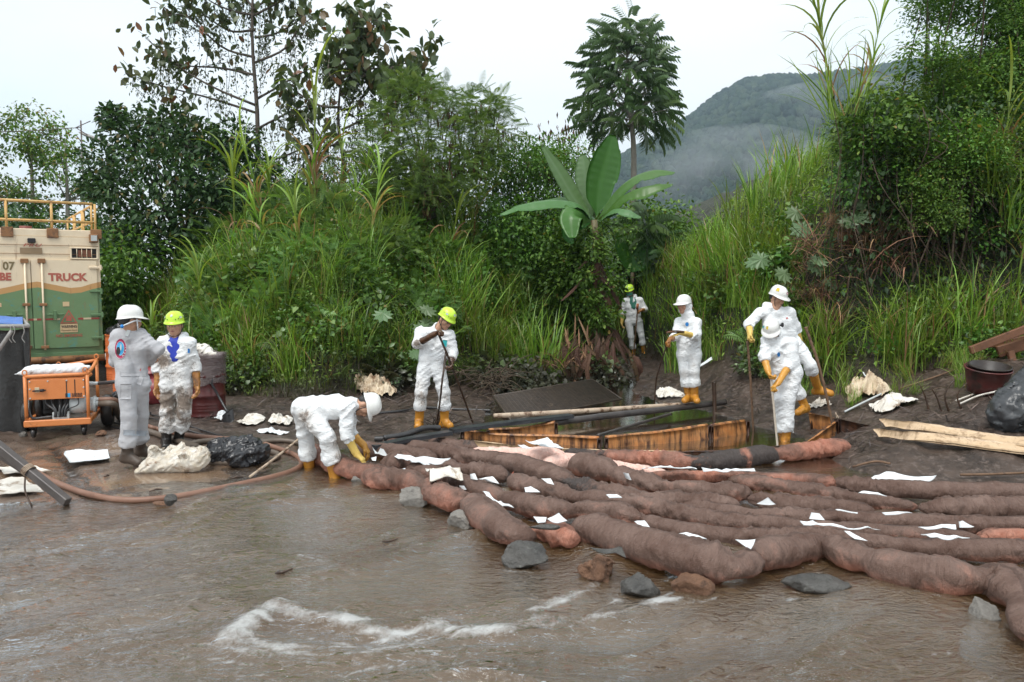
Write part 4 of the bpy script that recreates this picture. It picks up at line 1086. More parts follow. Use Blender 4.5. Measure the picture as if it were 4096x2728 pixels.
P_ = P_[k]; n = len(P_)
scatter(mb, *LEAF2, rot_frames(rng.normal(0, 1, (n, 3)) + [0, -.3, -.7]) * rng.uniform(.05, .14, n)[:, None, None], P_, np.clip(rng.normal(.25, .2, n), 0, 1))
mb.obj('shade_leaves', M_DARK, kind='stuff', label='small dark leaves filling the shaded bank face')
for px, py, s, k, lab in [(3380, 330, 1.15, 3, 'tall cane with stiff leaves leaning out on top of the overgrown bank'), (3440, 300, 1.0, 1, 'second cane on top of the overgrown bank, behind the leaning one'), (4010, 620, 1.0, 1, 'broad bladed cane growing at the right edge of the bank'), (4080, 900, 1.0, 0, 'cane with long hanging blades low at the right edge')]:
    c = at(px, py, 13.4 if px < 3500 else 12.2); put(CANE[k], 'cane_plant', c - [0, 0, .9 * s], lab, 'cane plant', None, s * .75, tilt=.12)
for px, py, s in [(3350, 250, .9), (3420, 230, .9), (3960, 560, .9), (4040, 700, .95), (4090, 760, .9), (3310, 1130, .5), (3990, 520, .8)]:
    c = at(px, py, 12.3); put(REED[rng.integers(4)], 'reed_clump', c - [0, 0, .8], 'fan of stiff reed blades growing from the overgrown bank', 'reed clump', 'reeds on the overgrown bank', s * .8, tilt=.25)
M_BANANA = leafmat('banana_leaf', [(0, (.018, .10, .014)), (0.5, (.045, .19, .028)), (0.8, (.07, .20, .05)), (1, (.13, .26, .115))], 0.36, 0.35, 0.5, 0.15)
M_BSTEM = surf('banana_stem', (0.09, 0.075, 0.035), (0.16, 0.14, 0.06), 6, 0.6, stain=(0.06, 0.035, 0.02), sscale=5, sthr=0.5, bump=0.4)
YB = 17.0
bb = at(2415, 1330, YB); bb = np.array([bb[0], YB, hz(bb[0], YB)]); crown_ = at(2375, 880, YB)
root = empty('banana_plant', bb, 'banana plant with tall upright leaf in the middle of the photo', 'banana plant')
mb = MB(); P = smooth_path([bb - [0, 0, .2], bb * .5 + crown_ * .5 + [.05, 0, 0], crown_], 12); mb.add(*tube(P, np.linspace(.14, .07, 12), 12)); mb.obj('stem', M_BSTEM, root)
def banana_leaf(pts, wid, face, tone, parent, tear=.2, fold=.25, seed=0, mat=None, name='leaf'):
    """midrib through pts; face: direction the upper side looks towards"""
    g = np.random.default_rng(seed); n, m = 40, 9
    P = smooth_path(pts, n); T = unit(np.gradient(P, axis=0)); f = np.linspace(0, 1, n)
    w = wid * np.sin(math.pi * np.clip(f * .94 + .045, 0, 1)) ** .55 * np.where(f < .14, (f / .14) ** 1.2 * .98 + .02, 1)
    U = unit(np.asarray(face) - T * (T @ np.asarray(face))[:, None]); S = np.cross(T, U)
    V = np.zeros((n, m, 3)); tn = np.zeros((n, m))
    jit = {-1: g.normal(0, 1, n), 1: g.normal(0, 1, n)}
    for j in range(m):
        v = j / (m - 1) * 2 - 1; sg = 1 if v > 0 else -1
        q = np.round(f * 13 + .8 * np.sin(f * 9 + sg)) ; drop = np.array([np.sin(k * 12.9898 * sg + seed) for k in q]) * tear * abs(v) ** 1.5
        V[:, j] = P + S * (v * w)[:, None] * (1 - .10 * (drop[:, None] > 0)) + U * ((abs(v) * fold * w) + .005 * np.sin(f * 70) * abs(v))[:, None] + np.array([0, 0, -1.0]) * (np.abs(drop) * w * .9)[:, None]
        tn[:, j] = tone + .04 * np.sin(f * 70) * .4 + (.16 if abs(v) < .1 else 0)
    mb = MB(); V2, F2 = slab(V, .004); mb.add(V2, F2, np.clip(np.tile(tn.ravel(), 2), 0, 1)); return mb.obj(name, mat or M_BANANA, parent)
def bl(px, Y=YB): return at(px[0], px[1], YB + (px[2] if len(px) > 2 else 0))
for pts, w, face, tone, tear, fold in [
    ([(2385, 870), (2400, 740), (2425, 640), (2450, 540)], .34, (.15, -1, .1), .40, .02, .18),
    ([(2365, 880), (2300, 800), (2240, 700), (2168, 582)], .22, (.35, -.8, .5), .86, .04, .2),  # palest tones on the left leaves paint the sky's reflection into them
    ([(2370, 870, .2), (2350, 780, .3), (2340, 690, .4), (2330, 618, .5)], .24, (-.3, -.8, .4), .93, .02, .2),
    ([(2370, 885), (2310, 815, -.3), (2200, 800, -.5), (2090, 818, -.6), (2000, 856, -.7)], .22, (-.2, -.45, 1), .84, .35, -.25),
    ([(2365, 885), (2320, 850, -.5), (2285, 860, -.8), (2290, 950, -1.0)], .26, (-.2, -1, .3), .55, .3, -.2),
    ([(2390, 880), (2450, 780, -.1), (2530, 710, -.2), (2620, 680, -.2), (2700, 688, -.3)], .24, (.0, -.35, 1), .74, .35, -.3),
    ([(2395, 885), (2470, 800, -.3), (2550, 755, -.5), (2620, 740, -.6), (2690, 735, -.6)], .22, (-.1, -.6, .9), .50, .45, -.3),
    ([(2395, 890), (2450, 840, -.4), (2510, 840, -.7), (2565, 868, -.8)], .17, (.1, -.5, 1), .92, .35, -.3),
    ([(2370, 890), (2290, 900, -.4), (2270, 930, -.5), (2290, 975, -.5)], .14, (.2, -1, .2), .5, .2, .2),
    ([(2385, 890, .1), (2330, 830, .3), (2260, 790, .4), (2180, 800, .5)], .2, (0, -.4, 1), .78, .4, -.3)]:
    banana_leaf([bl(p) for p in pts], w * 1.0, face, tone, root, tear, fold, seed=rng.integers(1000))
for k in range(20):     # dead leaves hanging down the stem
    f = rng.uniform(.12, .92); b0 = bb * (1 - f) + crown_ * f + [rng.normal(0, .10), -.14 - rng.uniform(0, .1), 0]
    L = rng.uniform(.35, .85); e = b0 + np.array([rng.normal(0, .3), rng.normal(-.1, .12), -L])
    banana_leaf([b0, b0 * .6 + e * .4 + [rng.normal(0, .08), -.08, .05], e], rng.uniform(.04, .085), (rng.normal(0, .7), -1, .2), rng.random() * .3, root, .9, rng.uniform(-.6, .6), seed=k, mat=M_DRY, name='dead_leaf')
root = empty('banana_sucker', spot(2530, 20.4), 'young banana shoot with two broad leaves right of the banana plant', 'banana plant')
for pts, w, face, tone in [([(2530, 1090), (2560, 1040), (2610, 980), (2655, 912)], .24, (-.35, -1, .25), .45), ([(2530, 1090), (2505, 1040), (2485, 985), (2470, 930)], .17, (.4, -1, .2), .3), ([(2540, 1110), (2600, 1085), (2640, 1080), (2690, 1092)], .12, (0, -.5, 1), .95)]:
    banana_leaf([at(p[0], p[1], 20.2) for p in pts], w * 1.25, face, tone, root, .03, .15, seed=3)
mb = MB(); b0 = spot(2530, 20.4); mb.add(*tube(smooth_path([b0 - [0, 0, .1], (b0 + at(2530, 1090, 20.2)) / 2, at(2530, 1090, 20.2)], 7), .045, 8)); mb.obj('stem', M_BSTEM, root)
for px, Y, h0, n in [(2300, 16.2, 1.25, 14), (2330, 16.0, .9, 12), (2420, 16.3, 1.0, 14), (2455, 16.4, .8, 8)]:
    b0 = spot(px, Y); root = empty('dead_leaf_mass', b0, {2300: 'curtain of dead pale stalks at the left foot of the banana plant', 2330: 'heap of dead brown leaves left of the banana stem', 2420: 'dead brown leaf cluster hanging on the banana stem', 2455: 'dead leaves between the banana stem and the masked worker'}[px], 'dead leaves')
    for k in range(n):
        a = b0 + np.array([rng.normal(0, .18), rng.normal(-.1, .12), h0 * rng.uniform(.5, 1.15)]); e = a + np.array([rng.normal(0, .18), rng.normal(-.1, .1), -h0 * rng.uniform(.45, .8)])
        banana_leaf([a, (a + e) / 2 + [rng.normal(0, .06), -.06, 0], e], .025 if px == 2300 else rng.uniform(.035, .08), (rng.normal(0, .7), -1, .1), rng.uniform(.5, 1) if px == 2300 else rng.random() * .35, root, .8, rng.uniform(-.6, .6), seed=k + px, mat=M_DRY, name='dead_leaf')
for px, Y, s, k in [(2350, 15.9, .9, 0), (2410, 15.8, 1.0, 1), (2445, 16.0, .9, 2), (2380, 16.3, 1.1, 3), (2420, 16.6, 1.0, 0)]:
    put(HERB[k] if k else FERN[0], 'leafy_herb', spot(px, Y) + [0, 0, .1], 'leafy weed growing round the foot of the banana plant', 'leafy plant', 'weeds at the banana foot', s * 1.1, tilt=.2)
# ================================================================== PEOPLE
M_SKIN = surf('skin', (0.50, 0.29, 0.195), (0.41, 0.225, 0.145), 14, 0.5, bump=0.1, bscale=60, spec=0.4)
M_LIP = surf('lips', (0.25, 0.085, 0.07), (0.2, 0.07, 0.06), 14, 0.5, bump=0)
M_HAIR = surf('black_hair', (0.008, 0.007, 0.006), (0.02, 0.016, 0.014), 40, 0.5, bump=0.4, bscale=90)
M_EYEW = surf('eye_white', (0.6, 0.57, 0.53), (0.55, 0.52, 0.48), 10, 0.3, bump=0)
M_EYEB = surf('eye_iris', (0.012, 0.008, 0.006), (0.02, 0.012, 0.008), 10, 0.15, bump=0)
def suit_mat(name, c1, c2, rough=0.5, st=(0.10, 0.052, 0.022), thr=0.72, bump=0.5, bscale=9):
    t = NT(name); v = t.coord('Position')
    col = t.mixc(t.ramp(t.noise(v, 7, 5), [(.35, 0), (.65, 1)]), c1, c2)
    n1 = t.noise(v, 9, 9, 0.72, 0.6); n2 = t.noise(v, 26, 6, 0.75, 0.3)
    d = t.attr('dirt')
    g = t.ramp(t.math('ADD', t.math('MULTIPLY', d, 0.40), n1), [(thr, 0), (thr + .10, 1)])
    g2 = t.ramp(t.math('ADD', t.math('MULTIPLY', d, 0.42), n2), [(thr + .02, 0), (thr + .05, 1)])
    haze = t.math('MULTIPLY', d, 0.42, clamp=True)
    col = t.mixc(haze, col, (0.42, 0.30, 0.18))
    col = t.mixc(t.math('MULTIPLY', g, 0.55), col, (0.22, 0.125, 0.06))
    col = t.mixc(t.math('MULTIPLY', g2, 0.55), col, (0.05, 0.028, 0.015))
    w = t.noise(t.coord('Position', (1, 1, 1.6)), bscale, 4, 0.55, 1.6)
    w = t.math('ABSOLUTE', t.math('SUBTRACT', w, 0.5))
    nm = t.bump(w, bump, 0.06)
    nm = t.bump(t.noise(v, 34, 3, 0.5, 1.0), 0.25, 0.012, nm)
    return t.done(t.bsdf(col, rough, 0.4, 0, nm))
M_TYVEK = suit_mat('white_coverall_fabric', (0.74, 0.755, 0.765), (0.69, 0.71, 0.725), bump=0.5)
M_GREYSUIT = suit_mat('grey_coverall_cotton', (0.44, 0.44, 0.455), (0.39, 0.39, 0.41), 0.85, bump=0.2, bscale=7)
M_GLOVE = surf('yellow_rubber_glove', (0.60, 0.31, 0.05), (0.50, 0.22, 0.03), 10, 0.38, stain=(0.09, 0.035, 0.012), sscale=9, sthr=0.60, swid=0.12, bump=0.2)
M_GLOVE_PALE = surf('pale_yellow_rubber_glove', (0.66, 0.48, 0.13), (0.58, 0.38, 0.09), 10, 0.4, stain=(0.16, 0.07, 0.02), sscale=8, sthr=0.64, bump=0.2)
M_GLOVE_OIL = surf('oil_blackened_glove', (0.022, 0.014, 0.010), (0.12, 0.05, 0.02), 12, 0.22, bump=0.3)
M_GLOVE_BROWN = surf('oil_browned_glove', (0.42, 0.19, 0.04), (0.20, 0.075, 0.02), 9, 0.3, stain=(0.045, 0.02, 0.008), sscale=8, sthr=0.54, bump=0.2)
M_BOOT_Y = surf('yellow_rubber_boot', (0.55, 0.25, 0.03), (0.42, 0.17, 0.02), 8, 0.35, stain=(0.06, 0.025, 0.010), sscale=7, sthr=0.57, swid=0.14, bump=0.2)
M_BOOT_K = surf('black_rubber_boot', (0.012, 0.011, 0.011), (0.03, 0.026, 0.024), 9, 0.3, stain=(0.05, 0.035, 0.025), sscale=8, sthr=0.6, bump=0.2)
M_BOOT_B = surf('brown_leather_boot', (0.045, 0.030, 0.020), (0.075, 0.052, 0.038), 9, 0.5, stain=(0.03, 0.018, 0.012), sscale=8, sthr=0.6, bump=0.3)
M_HELM_W = surf('white_helmet_shell', (0.72, 0.72, 0.70), (0.66, 0.66, 0.63), 5, 0.28, stain=(0.30, 0.24, 0.17), sscale=12, sthr=0.72, bump=0)
M_HELM_Y = surf('lime_helmet_shell', (0.52, 0.78, 0.06), (0.46, 0.70, 0.05), 5, 0.3, stain=(0.05, 0.035, 0.01), sscale=11, sthr=0.73, swid=.05, bump=0)
M_BLACKP = surf('black_strap', (0.012, 0.012, 0.012), (0.03, 0.03, 0.03), 12, 0.5, bump=0.2)
M_GREYREF = surf('grey_reflector', (0.42, 0.45, 0.45), (0.5, 0.52, 0.52), 12, 0.3, bump=0)
M_MASK = surf('green_face_mask', (0.16, 0.50, 0.42), (0.20, 0.56, 0.47), 12, 0.8, bump=0.2)
def flat(name, c, rough=0.6, metal=0.0): return surf(name, c, tuple(x * 0.85 for x in c), 20, rough, bump=0.0, metal=metal)
M_BLUE = flat('blue_cloth', (0.02, 0.045, 0.42)); M_PBLUE = flat('blue_print', (0.02, 0.22, 0.62)); M_TEAL = flat('teal_print', (0.02, 0.36, 0.38)); M_RED = flat('red_print', (0.50, 0.04, 0.035))
M_CRIM = flat('crimson_print', (0.36, 0.025, 0.085)); M_SKY = flat('light_blue_print', (0.04, 0.33, 0.62)); M_INK = flat('black_print', (0.015, 0.015, 0.018)); M_WPRINT = flat('white_print', (0.78, 0.77, 0.76)); M_YEL = flat('yellow_print', (0.62, 0.45, 0.03))
M_GREEN_SHIRT = flat('green_shirt', (0.035, 0.18, 0.13))
M_STRAPW = flat('white_strap', (0.6, 0.62, 0.65))
def hand_prims(w, tip, pn, curl, thumb_side, size=0.185, spread=.0):
    """five fingers: w wrist, tip direction, pn palm facing direction; curl 0 straight .. 1 fist"""
    tip = unit(tip); pn = unit(np.asarray(pn) - tip * np.dot(tip, pn)); sd = np.cross(tip, pn) * thumb_side
    k = size / 0.185; P = []
    for i, o in enumerate((.030, .010, -.010, -.029)):
        kn = w + tip * (.088 - .006 * abs(i - 1.2)) * k + sd * o * k
        P.append(('s', w + sd * o * .6 * k + tip * .012, kn, .0175 * k, .0145 * k, .02))
        d = unit(tip + sd * o * (3 + 8 * spread)); p = kn; a = 0
        for j, (ln, r) in enumerate(zip((.042, .027, .021), (.0112, .0100, .0088))):
            a += curl * (1.15, 1.35, .9)[j] + .1
            q = p + (d * math.cos(a) + pn * math.sin(a)) * ln * (.92, 1.06, 1.0, .8)[i] * k
            P.append(('s', p, q, r * k, r * .93 * k, .006)); p = q
    b = w + tip * .022 * k + sd * .024 * k; d1 = unit(tip * .75 + sd * .75 + pn * .25)
    m = b + d1 * .045 * k; d2 = unit(tip * .9 + sd * (.25 - .5 * curl) + pn * (.35 + .5 * curl)); e = m + d2 * .032 * k; f = e + unit(d2 + pn * .5 * curl - sd * .3 * curl) * .024 * k
    P += [('s', b, m, .0165 * k, .0125 * k, .012), ('s', m, e, .0120 * k, .0105 * k, .006), ('s', e, f, .0105 * k, .0085 * k, .006)]
    return P
def sdf_obj(name, prims, k, h, mat, parent, post=None, rel=2, smooth=True, tone=None, attrs=None, field=None, **kw):
    lo, hi = prim_box(prims); f = field or prim_field(prims, k)
    fn = (lambda P: post(P, f(P))) if post else f
    V, F = blob(fn, lo - .02, hi + .02, h)
    V = relax(V, F, rel, .5) if rel else V
    mb = MB(); mb.add(V, F)
    at_ = {n_: g(V) for n_, g in (attrs or {}).items()}
    return mb.obj(name, mat, parent, smooth, attrs=at_, **kw), V, F
def head_frame(f, up):
    f = unit(f); up = unit(np.asarray(up, dtype=float) - f * np.dot(f, up)); s = np.cross(f, up)   # s: the wearer's right
    return np.stack([f, s, up], 1)
def on_head(c, R, p): return np.asarray(c) + R @ np.asarray(p, dtype=float)
def helmet(parent, c, R, kind, mat):
    """c: centre of the head; shell as a shaped dome with brim, in the frame of the head"""
    n, m = 36, 12
    a = np.arange(n) * 2 * math.pi / n
    rings = []
    fr = np.cos(a); rx, ry, hh = (.128, .106, .118) if kind != 'rescue' else (.122, .106, .118)
    z0 = .052
    for j in range(m):
        th = j / (m - 1) * math.pi / 2
        r = math.sin(th) ** .86; z = math.cos(th) ** .9
        ridge = .007 * np.exp(-(np.abs(np.sin(a)) / .22) ** 2) * (fr > -2) * math.sin(th * 2) if kind == 'hard' else 0 * a
        rings.append(np.stack([np.cos(a) * rx * r, np.sin(a) * ry * r, z0 + hh * z + ridge + .004 * math.sin(th * 2) * np.cos(3 * a) * (kind == 'rescue')], -1))
    front = np.clip(fr, 0, 1) ** 1.3
    bo = .012 + (.048 if kind == 'hard' else .062 if kind == 'cap' else .016) * front
    if kind == 'cap': bo = .004 + .07 * np.clip((fr - .2) / .8, 0, 1) ** .7
    bz = -.012 - .016 * front
    low = -.022 * np.clip(-fr, 0, 1)
    rim = np.stack([np.cos(a) * (rx + bo), np.sin(a) * (ry + bo * (.8)), z0 + bz + low], -1)
    rings.append(np.stack([np.cos(a) * (rx + .004), np.sin(a) * (ry + .004), z0 - .006 + low], -1)); rings.append(rim)
    rings.append(rim + [0, 0, -.005])
    for s_, dz in ((.955, -.004), (.93, .03), (.7, .075), (.1, .10)):
        rings.append(np.stack([np.cos(a) * rx * s_, np.sin(a) * ry * s_, z0 + dz + low * (dz < 0)], -1))
    V = np.stack(rings).reshape(-1, 3)
    V = np.asarray(c) + V @ R.T
    i = np.arange(len(rings) - 1)[:, None] * n; j = np.arange(n)[None]; j2 = (j + 1) % n
    F = np.stack([i + j, i + n + j, i + n + j2, i + j2], -1).reshape(-1, 4)
    mb = MB(); mb.add(V, F); h = mb.obj('helmet', mat, parent)
    def shell(az, th, off=.002):
        p = np.array([math.cos(az) * (rx + off) * math.sin(th) ** .86, math.sin(az) * (ry + off) * math.sin(th) ** .86, z0 + (hh + off) * max(math.cos(th), 0) ** .9])
        return p
    def patch(name, az, th, w, ht, mat_, nn=5, round_=False):
        g = np.zeros((nn, nn, 3))
        for x in range(nn):
            for y in range(nn):
                u, v_ = (x / (nn - 1) - .5), (y / (nn - 1) - .5)
                if round_:
                    r_ = max(abs(u), abs(v_)); q = math.hypot(u, v_) or 1; u, v_ = u / q * r_, v_ / q * r_
                g[x, y] = np.asarray(c) + R @ shell(az + u * w / rx, th + v_ * ht / hh, .004)
        q = MB(); q.add(*slab(g, .003)); q.obj(name, mat_, h)
    st = MB(); col_ = M_BLACKP
    if kind != 'cap':
        for sg in (-1, 1):
            P = smooth_path([on_head(c, R, p) for p in [(.035, sg * .092, .03), (.04, sg * .088, -.05), (.055, sg * .06, -.105), (.07, sg * .0, -.128)]], 12)
            st.add(*tube(P, .0048, 5))
            if kind == 'rescue':
                st.add(*tube(smooth_path([on_head(c, R, p) for p in [(-.06, sg * .088, .03), (-.02, sg * .092, -.03), (.045, sg * .086, -.075)]], 8), .0045, 5))
    th_ = np.linspace(0, 2 * math.pi, 25)
    st.add(*tube([on_head(c, R, (math.cos(q) * .102 - .008, math.sin(q) * .086, .040 - .04 * max(0, -math.cos(q)))) for q in th_], .009, 6))
    st.obj('strap', M_STRAPW if kind == 'hard_white_strap' else col_, h)
    if kind == 'rescue':
        for az, th in ((.75, 1.32), (-.75, 1.32), (.45, 1.38), (-.45, 1.38), (1.5, 1.2), (-1.5, 1.2)):
            patch('vent', az, th, .012, .012, M_BLACKP, 3, True)
        for az in (1.05, -1.05, 2.3, -2.3): patch('reflector', az, 1.18, .036, .022, M_GREYREF)
        patch('badge', 0.0, .98, .036, .036, M_GREYREF, 7, True); patch('badge', 0.0, .98, .026, .026, M_INK, 5, True)
    return h, patch
def person(label, Y0, J, facing, hf, hup, helm, suit=M_TYVEK, gloves=None, boots=None, bootm=M_BOOT_Y, hood='down', dirt=(), waist=False, hand=None, fat=1.0, floor=None, hem=None, sleeve=None, bootlen=.36, shirt=None, coll=True):
    """J: joints read from the photograph as (px, py, dY)"""
    W = {k: at(v[0], v[1], Y0 + (v[2] if len(v) > 2 else 0)) for k, v in J.items()}
    f = unit(np.array([*facing, 0.0])); rt = np.array([f[1], -f[0], 0.0])
    hc = W['head']; R = head_frame(hf, hup)
    nb = W['neck']
    spine_t = (W['shL'] + W['shR']) / 2; hipc = (W['hipL'] + W['hipR']) / 2
    sv = unit(W['shR'] - W['shL']); hv = unit(W['hipR'] - W['hipL'])
    base = np.array([hipc[0], hipc[1], 0.0])
    base[2] = hz(base[0], base[1]) if floor is None else floor
    root_loc = base
    s = .82
    B = []
    oh = lambda *p: on_head(hc, R, p)
    Hd = [('e', oh(-.012, 0, .022), (.096, .077, .098), R), ('s', oh(.03, 0, -.045), oh(.055, 0, -.088), .056, .034), ('s', oh(.02, .035, -.05), oh(.05, .012, -.088), .04, .03), ('s', oh(.02, -.035, -.05), oh(.05, -.012, -.088), .04, .03),
          ('s', oh(.086, 0, .005), oh(.104, 0, -.030), .010, .0155), ('s', oh(.094, .012, -.034), oh(.094, -.012, -.034), .010, .010), ('s', oh(.082, .045, .028), oh(.086, -.045, .028), .014, .014), ('s', oh(.065, .042, -.012), oh(.05, .05, -.03), .026, .02), ('s', oh(.065, -.042, -.012), oh(.05, -.05, -.03), .026, .02),
          ('s', oh(.082, .014, -.062), oh(.082, -.014, -.062), .013, .013)]
    for sg in (-1, 1): Hd.append(('e', oh(-.005, sg * .083, -.012), (.020, .009, .032), R))
    neck = [('s', oh(-.02, 0, -.05), nb * .6 + spine_t * .4, .052, .058)]
    tors = [('s', spine_t + sv * .06, hipc + hv * .05, .060, .062), ('s', spine_t - sv * .06, hipc - hv * .05, .060, .062), ('s', W['shL'], W['shR'], .045, .045)]
    limbs = []
    for q in 'LR':
        limbs += [('s', W['sh' + q], W['el' + q], .042, .036), ('s', W['el' + q], W['wr' + q], .038, .026), ('s', W['hip' + q], W['kn' + q], .075, .05), ('s', W['kn' + q], W['an' + q], .05, .034), ('s', W['an' + q], W['toe' + q], .034, .026)]
    for q in 'LR':
        hd = (hand or {}).get(q)
        if hd is not None: limbs += hand_prims(W['wr' + q], hd[0], hd[1], hd[2], 1 if q == 'R' else -1, .175 if gloves else .185)
    for q in limbs: B.append(q[:5] + ((.02,) if len(q) < 6 else (q[5],)))
    skin_prims = Hd + neck + tors + B
    lo, hi = prim_box(skin_prims); fld = prim_field(Hd, .018); fb = prim_field(neck + tors + B, .03)
    V, F = blob(lambda P: smin(fld(P), fb(P), .03), lo, hi, .0115)
    V = relax(V, F, 1, .4)
    mb = MB(); mb.add(V - root_loc, F)
    root = mb.obj('person', M_SKIN, None)
    root.location = tuple(root_loc); tag(root, label, 'person')
    for sg in (-1, 1):
        e = MB(); e.add(*ellipsoid(oh(.0845, sg * .031, .000), (.0085, .0145, .0068), 10, 7, R)); eo = e.obj('eye', M_EYEW, root)
        e = MB(); e.add(*ellipsoid(oh(.0905, sg * .031, -.001), (.0035, .0062, .0062), 8, 6, R)); e.obj('iris', M_EYEB, eo)
        e = MB(); e.add(*tube(smooth_path([oh(.094, sg * .013, .020), oh(.095, sg * .032, .026), oh(.083, sg * .052, .020)], 6), [.003, .0045, .005, .0045, .004, .002], 5)); e.obj('eyebrow', M_HAIR, root)
    e = MB(); e.add(*tube(smooth_path([oh(.088, .024, -.064), oh(.0975, .0, -.061), oh(.088, -.024, -.064)], 7), [.002, .0045, .0055, .006, .0055, .0045, .002], 6)); e.obj('lips', M_LIP, root)
    hr = [('e', oh(-.022, 0, .030), (.096, .082, .095), R), ('s', oh(-.07, .03, -.02), oh(-.07, -.03, -.02), .035, .035)]
    sdf_obj('hair', hr, .02, .010, M_HAIR, root, post=lambda P, d: np.maximum(d, ((P - hc) @ R[:, 0]) * 1.0 - .035 - ((P - hc) @ R[:, 2]) * .45), rel=1)
    hemz = hem or {}
    sl = sleeve or {}
    C = []; limbs_c = []
    fat *= .86
    chest = spine_t * .72 + hipc * .28; belly = spine_t * .35 + hipc * .65
    for sg in (-1, 1):
        C += [('s', spine_t + sv * sg * .085, chest + sv * sg * .095, .088 * fat, .118 * fat), ('s', chest + sv * sg * .095, belly + hv * sg * .075, .118 * fat, (.098 if waist else .118) * fat), ('s', belly + hv * sg * .075, hipc + hv * sg * .075, (.098 if waist else .118) * fat, .122 * fat)]
    C += [('s', W['shL'], W['shR'], .070 * (fat / .86), .070 * (fat / .86)), ('s', spine_t, nb - (nb - spine_t) * .15, .085, .062)]
    for q in 'LR':
        e1 = W['el' + q]; fr_ = sl.get(q, .45); cuff = e1 + (W['wr' + q] - e1) * fr_
        ax = unit(W['wr' + q] - e1)
        limbs_c.append(([('s', W['sh' + q], e1, .082 * fat, .062), ('s', e1, cuff + ax * .08, .062, .060)], cuff + ax * .045, ax))
        k_, an = W['kn' + q], W['an' + q]; hf_ = hemz.get(q, .5); he = k_ + (an - k_) * hf_
        ax = unit(an - k_)
        limbs_c.append(([('s', W['hip' + q], k_, .118 * fat, .086 * fat), ('s', k_, he + ax * .1, .086 * fat, .086 * fat), ('s', he, he + ax * .01, .099 * fat, .094 * fat)], he + ax * .06, ax))
    if hood == 'down':
        bk = -f * .075
        C += [('s', nb + bk + rt * .07 + [0, 0, .0], nb + bk - rt * .07 + [0, 0, .0], .045, .045), ('s', nb + bk + rt * .085, nb + f * .03 + rt * .07 - [0, 0, .03], .036, .028), ('s', nb + bk - rt * .085, nb + f * .03 - rt * .07 - [0, 0, .03], .036, .028)]
    elif hood == 'up':
        C += [('e', oh(-.022, 0, .01), (.112, .098, .125), R), ('s', oh(-.02, 0, -.06), nb, .092, .09)]
    cfl = [(prim_field(L_, .03), c_, ax) for L_, c_, ax in limbs_c]; core = prim_field(C, .032)
    def cf(P):
        d = core(P)
        for g, c_, ax in cfl: d = smin(d, np.maximum(g(P), (P - c_.astype(np.float32)) @ ax.astype(np.float32)), .032)
        return d
    allp = C + [q for L_, _, _ in limbs_c for q in L_]; lo, hi = prim_box(allp)
    def post(P, d):
        near = np.abs(d) < .07
        q = P[near]
        wv = (vnoise(q * 5 + 1.1) - .5) * .12
        a1 = np.stack([q[:, 0] + .55 * q[:, 2] + wv, q[:, 1] + wv, q[:, 2] - .55 * q[:, 0] + wv], -1); a2 = np.stack([q[:, 0] - .8 * q[:, 2], q[:, 1] + wv, q[:, 2] + .8 * q[:, 0] - wv], -1)
        w1 = 1 - np.abs(2 * vnoise(a1 * [4, 6, 17] + 3.3) - 1); w2 = 1 - np.abs(2 * vnoise(a2 * [6, 9, 26] + 1.7) - 1)
        d = d.copy(); amp = (.0145 if Y0 < 15 else .007) if suit is not M_GREYSUIT else .013
        md = .25 + 1.1 * sstep(vnoise(q * 4.2 + 9), .35, .7)
        d[near] = d[near] - ((w1 ** 2.5 - .3) * amp + (w2 ** 2.5 - .3) * amp * .5) * md
        if hood == 'up':   # opening for the face
            o_ = ell(P, oh(.085, 0, -.012), (.085, .066, .092), R); d = np.maximum(d, -o_)
        elif coll:
            o_ = seg(P, oh(.02, 0, -.04), nb + f * .05 + [0, 0, -.01], .075, .055); d = np.maximum(d, -o_)
        if shirt is not None:
            o_ = seg(P, nb + f * .075, spine_t + f * .105 - np.array([0, 0, .075]), .054, .008); d = np.maximum(d, -o_)
        return d
    def dirtf(V):
        d = np.zeros(len(V))
        for px, py, dy, r, st in dirt:
            p = at(px, py, Y0 + dy); d = np.maximum(d, st * np.exp(-((np.linalg.norm(V - p, axis=1) / r) ** 2)))
        return d
    suit_o, SV, SF = sdf_obj('coverall', allp, .045, .0125, suit, root, post=post, rel=1, attrs={'dirt': dirtf}, field=cf)
    bvh = BVHTree.FromPolygons([tuple(v) for v in SV], [tuple(q) for q in SF])
    hands = {}
    for q in 'LR':
        hd = (hand or {}).get(q)
        if hd is None: continue
        if gloves:
            e1, w = W['el' + q], W['wr' + q]
            top = e1 + (w - e1) * (sl.get(q, .45) - .16)
            pr = [('s', top, w, .053, .036, .02), ('s', w - (w - e1) * .1, w + unit(hd[0]) * .02, .036, .031, .02)] + hand_prims(w, hd[0], hd[1], hd[2], 1 if q == 'R' else -1, .20, hd[3] if len(hd) > 3 else 0)
            lo, hi = prim_box(pr)
            def gpost(P, d):
                near = np.abs(d) < .03; d = d.copy(); d[near] -= (ridged(P[near] * 26, 1) - .5) * .004; return d
            gm = gloves[q] if isinstance(gloves, dict) else gloves
            sdf_obj('glove', pr, .012, .0068, gm, root, post=gpost, rel=1)
    for q in 'LR':
        k_, an, toe_ = W['kn' + q], W['an' + q], W['toe' + q]
        top = k_ + (an - k_) * max(hemz.get(q, .5) - .15, .05)
        ln = np.linalg.norm(an - k_); up_ = unit(k_ - an)
        top = an + up_ * min(bootlen, np.linalg.norm(top - an))
        fd = unit(toe_ - an); heel = an - unit(np.array([fd[0], fd[1], 0])) * .035
        hl = heel + [0, 0, -.035]
        pr = [('s', top, an, .066, .054), ('s', an, hl, .054, .046), ('s', hl, toe_, .046, .042), ('s', an * .5 + toe_ * .5 + [0, 0, .012], toe_, .044, .040)]
        zs = toe_[2] - .040
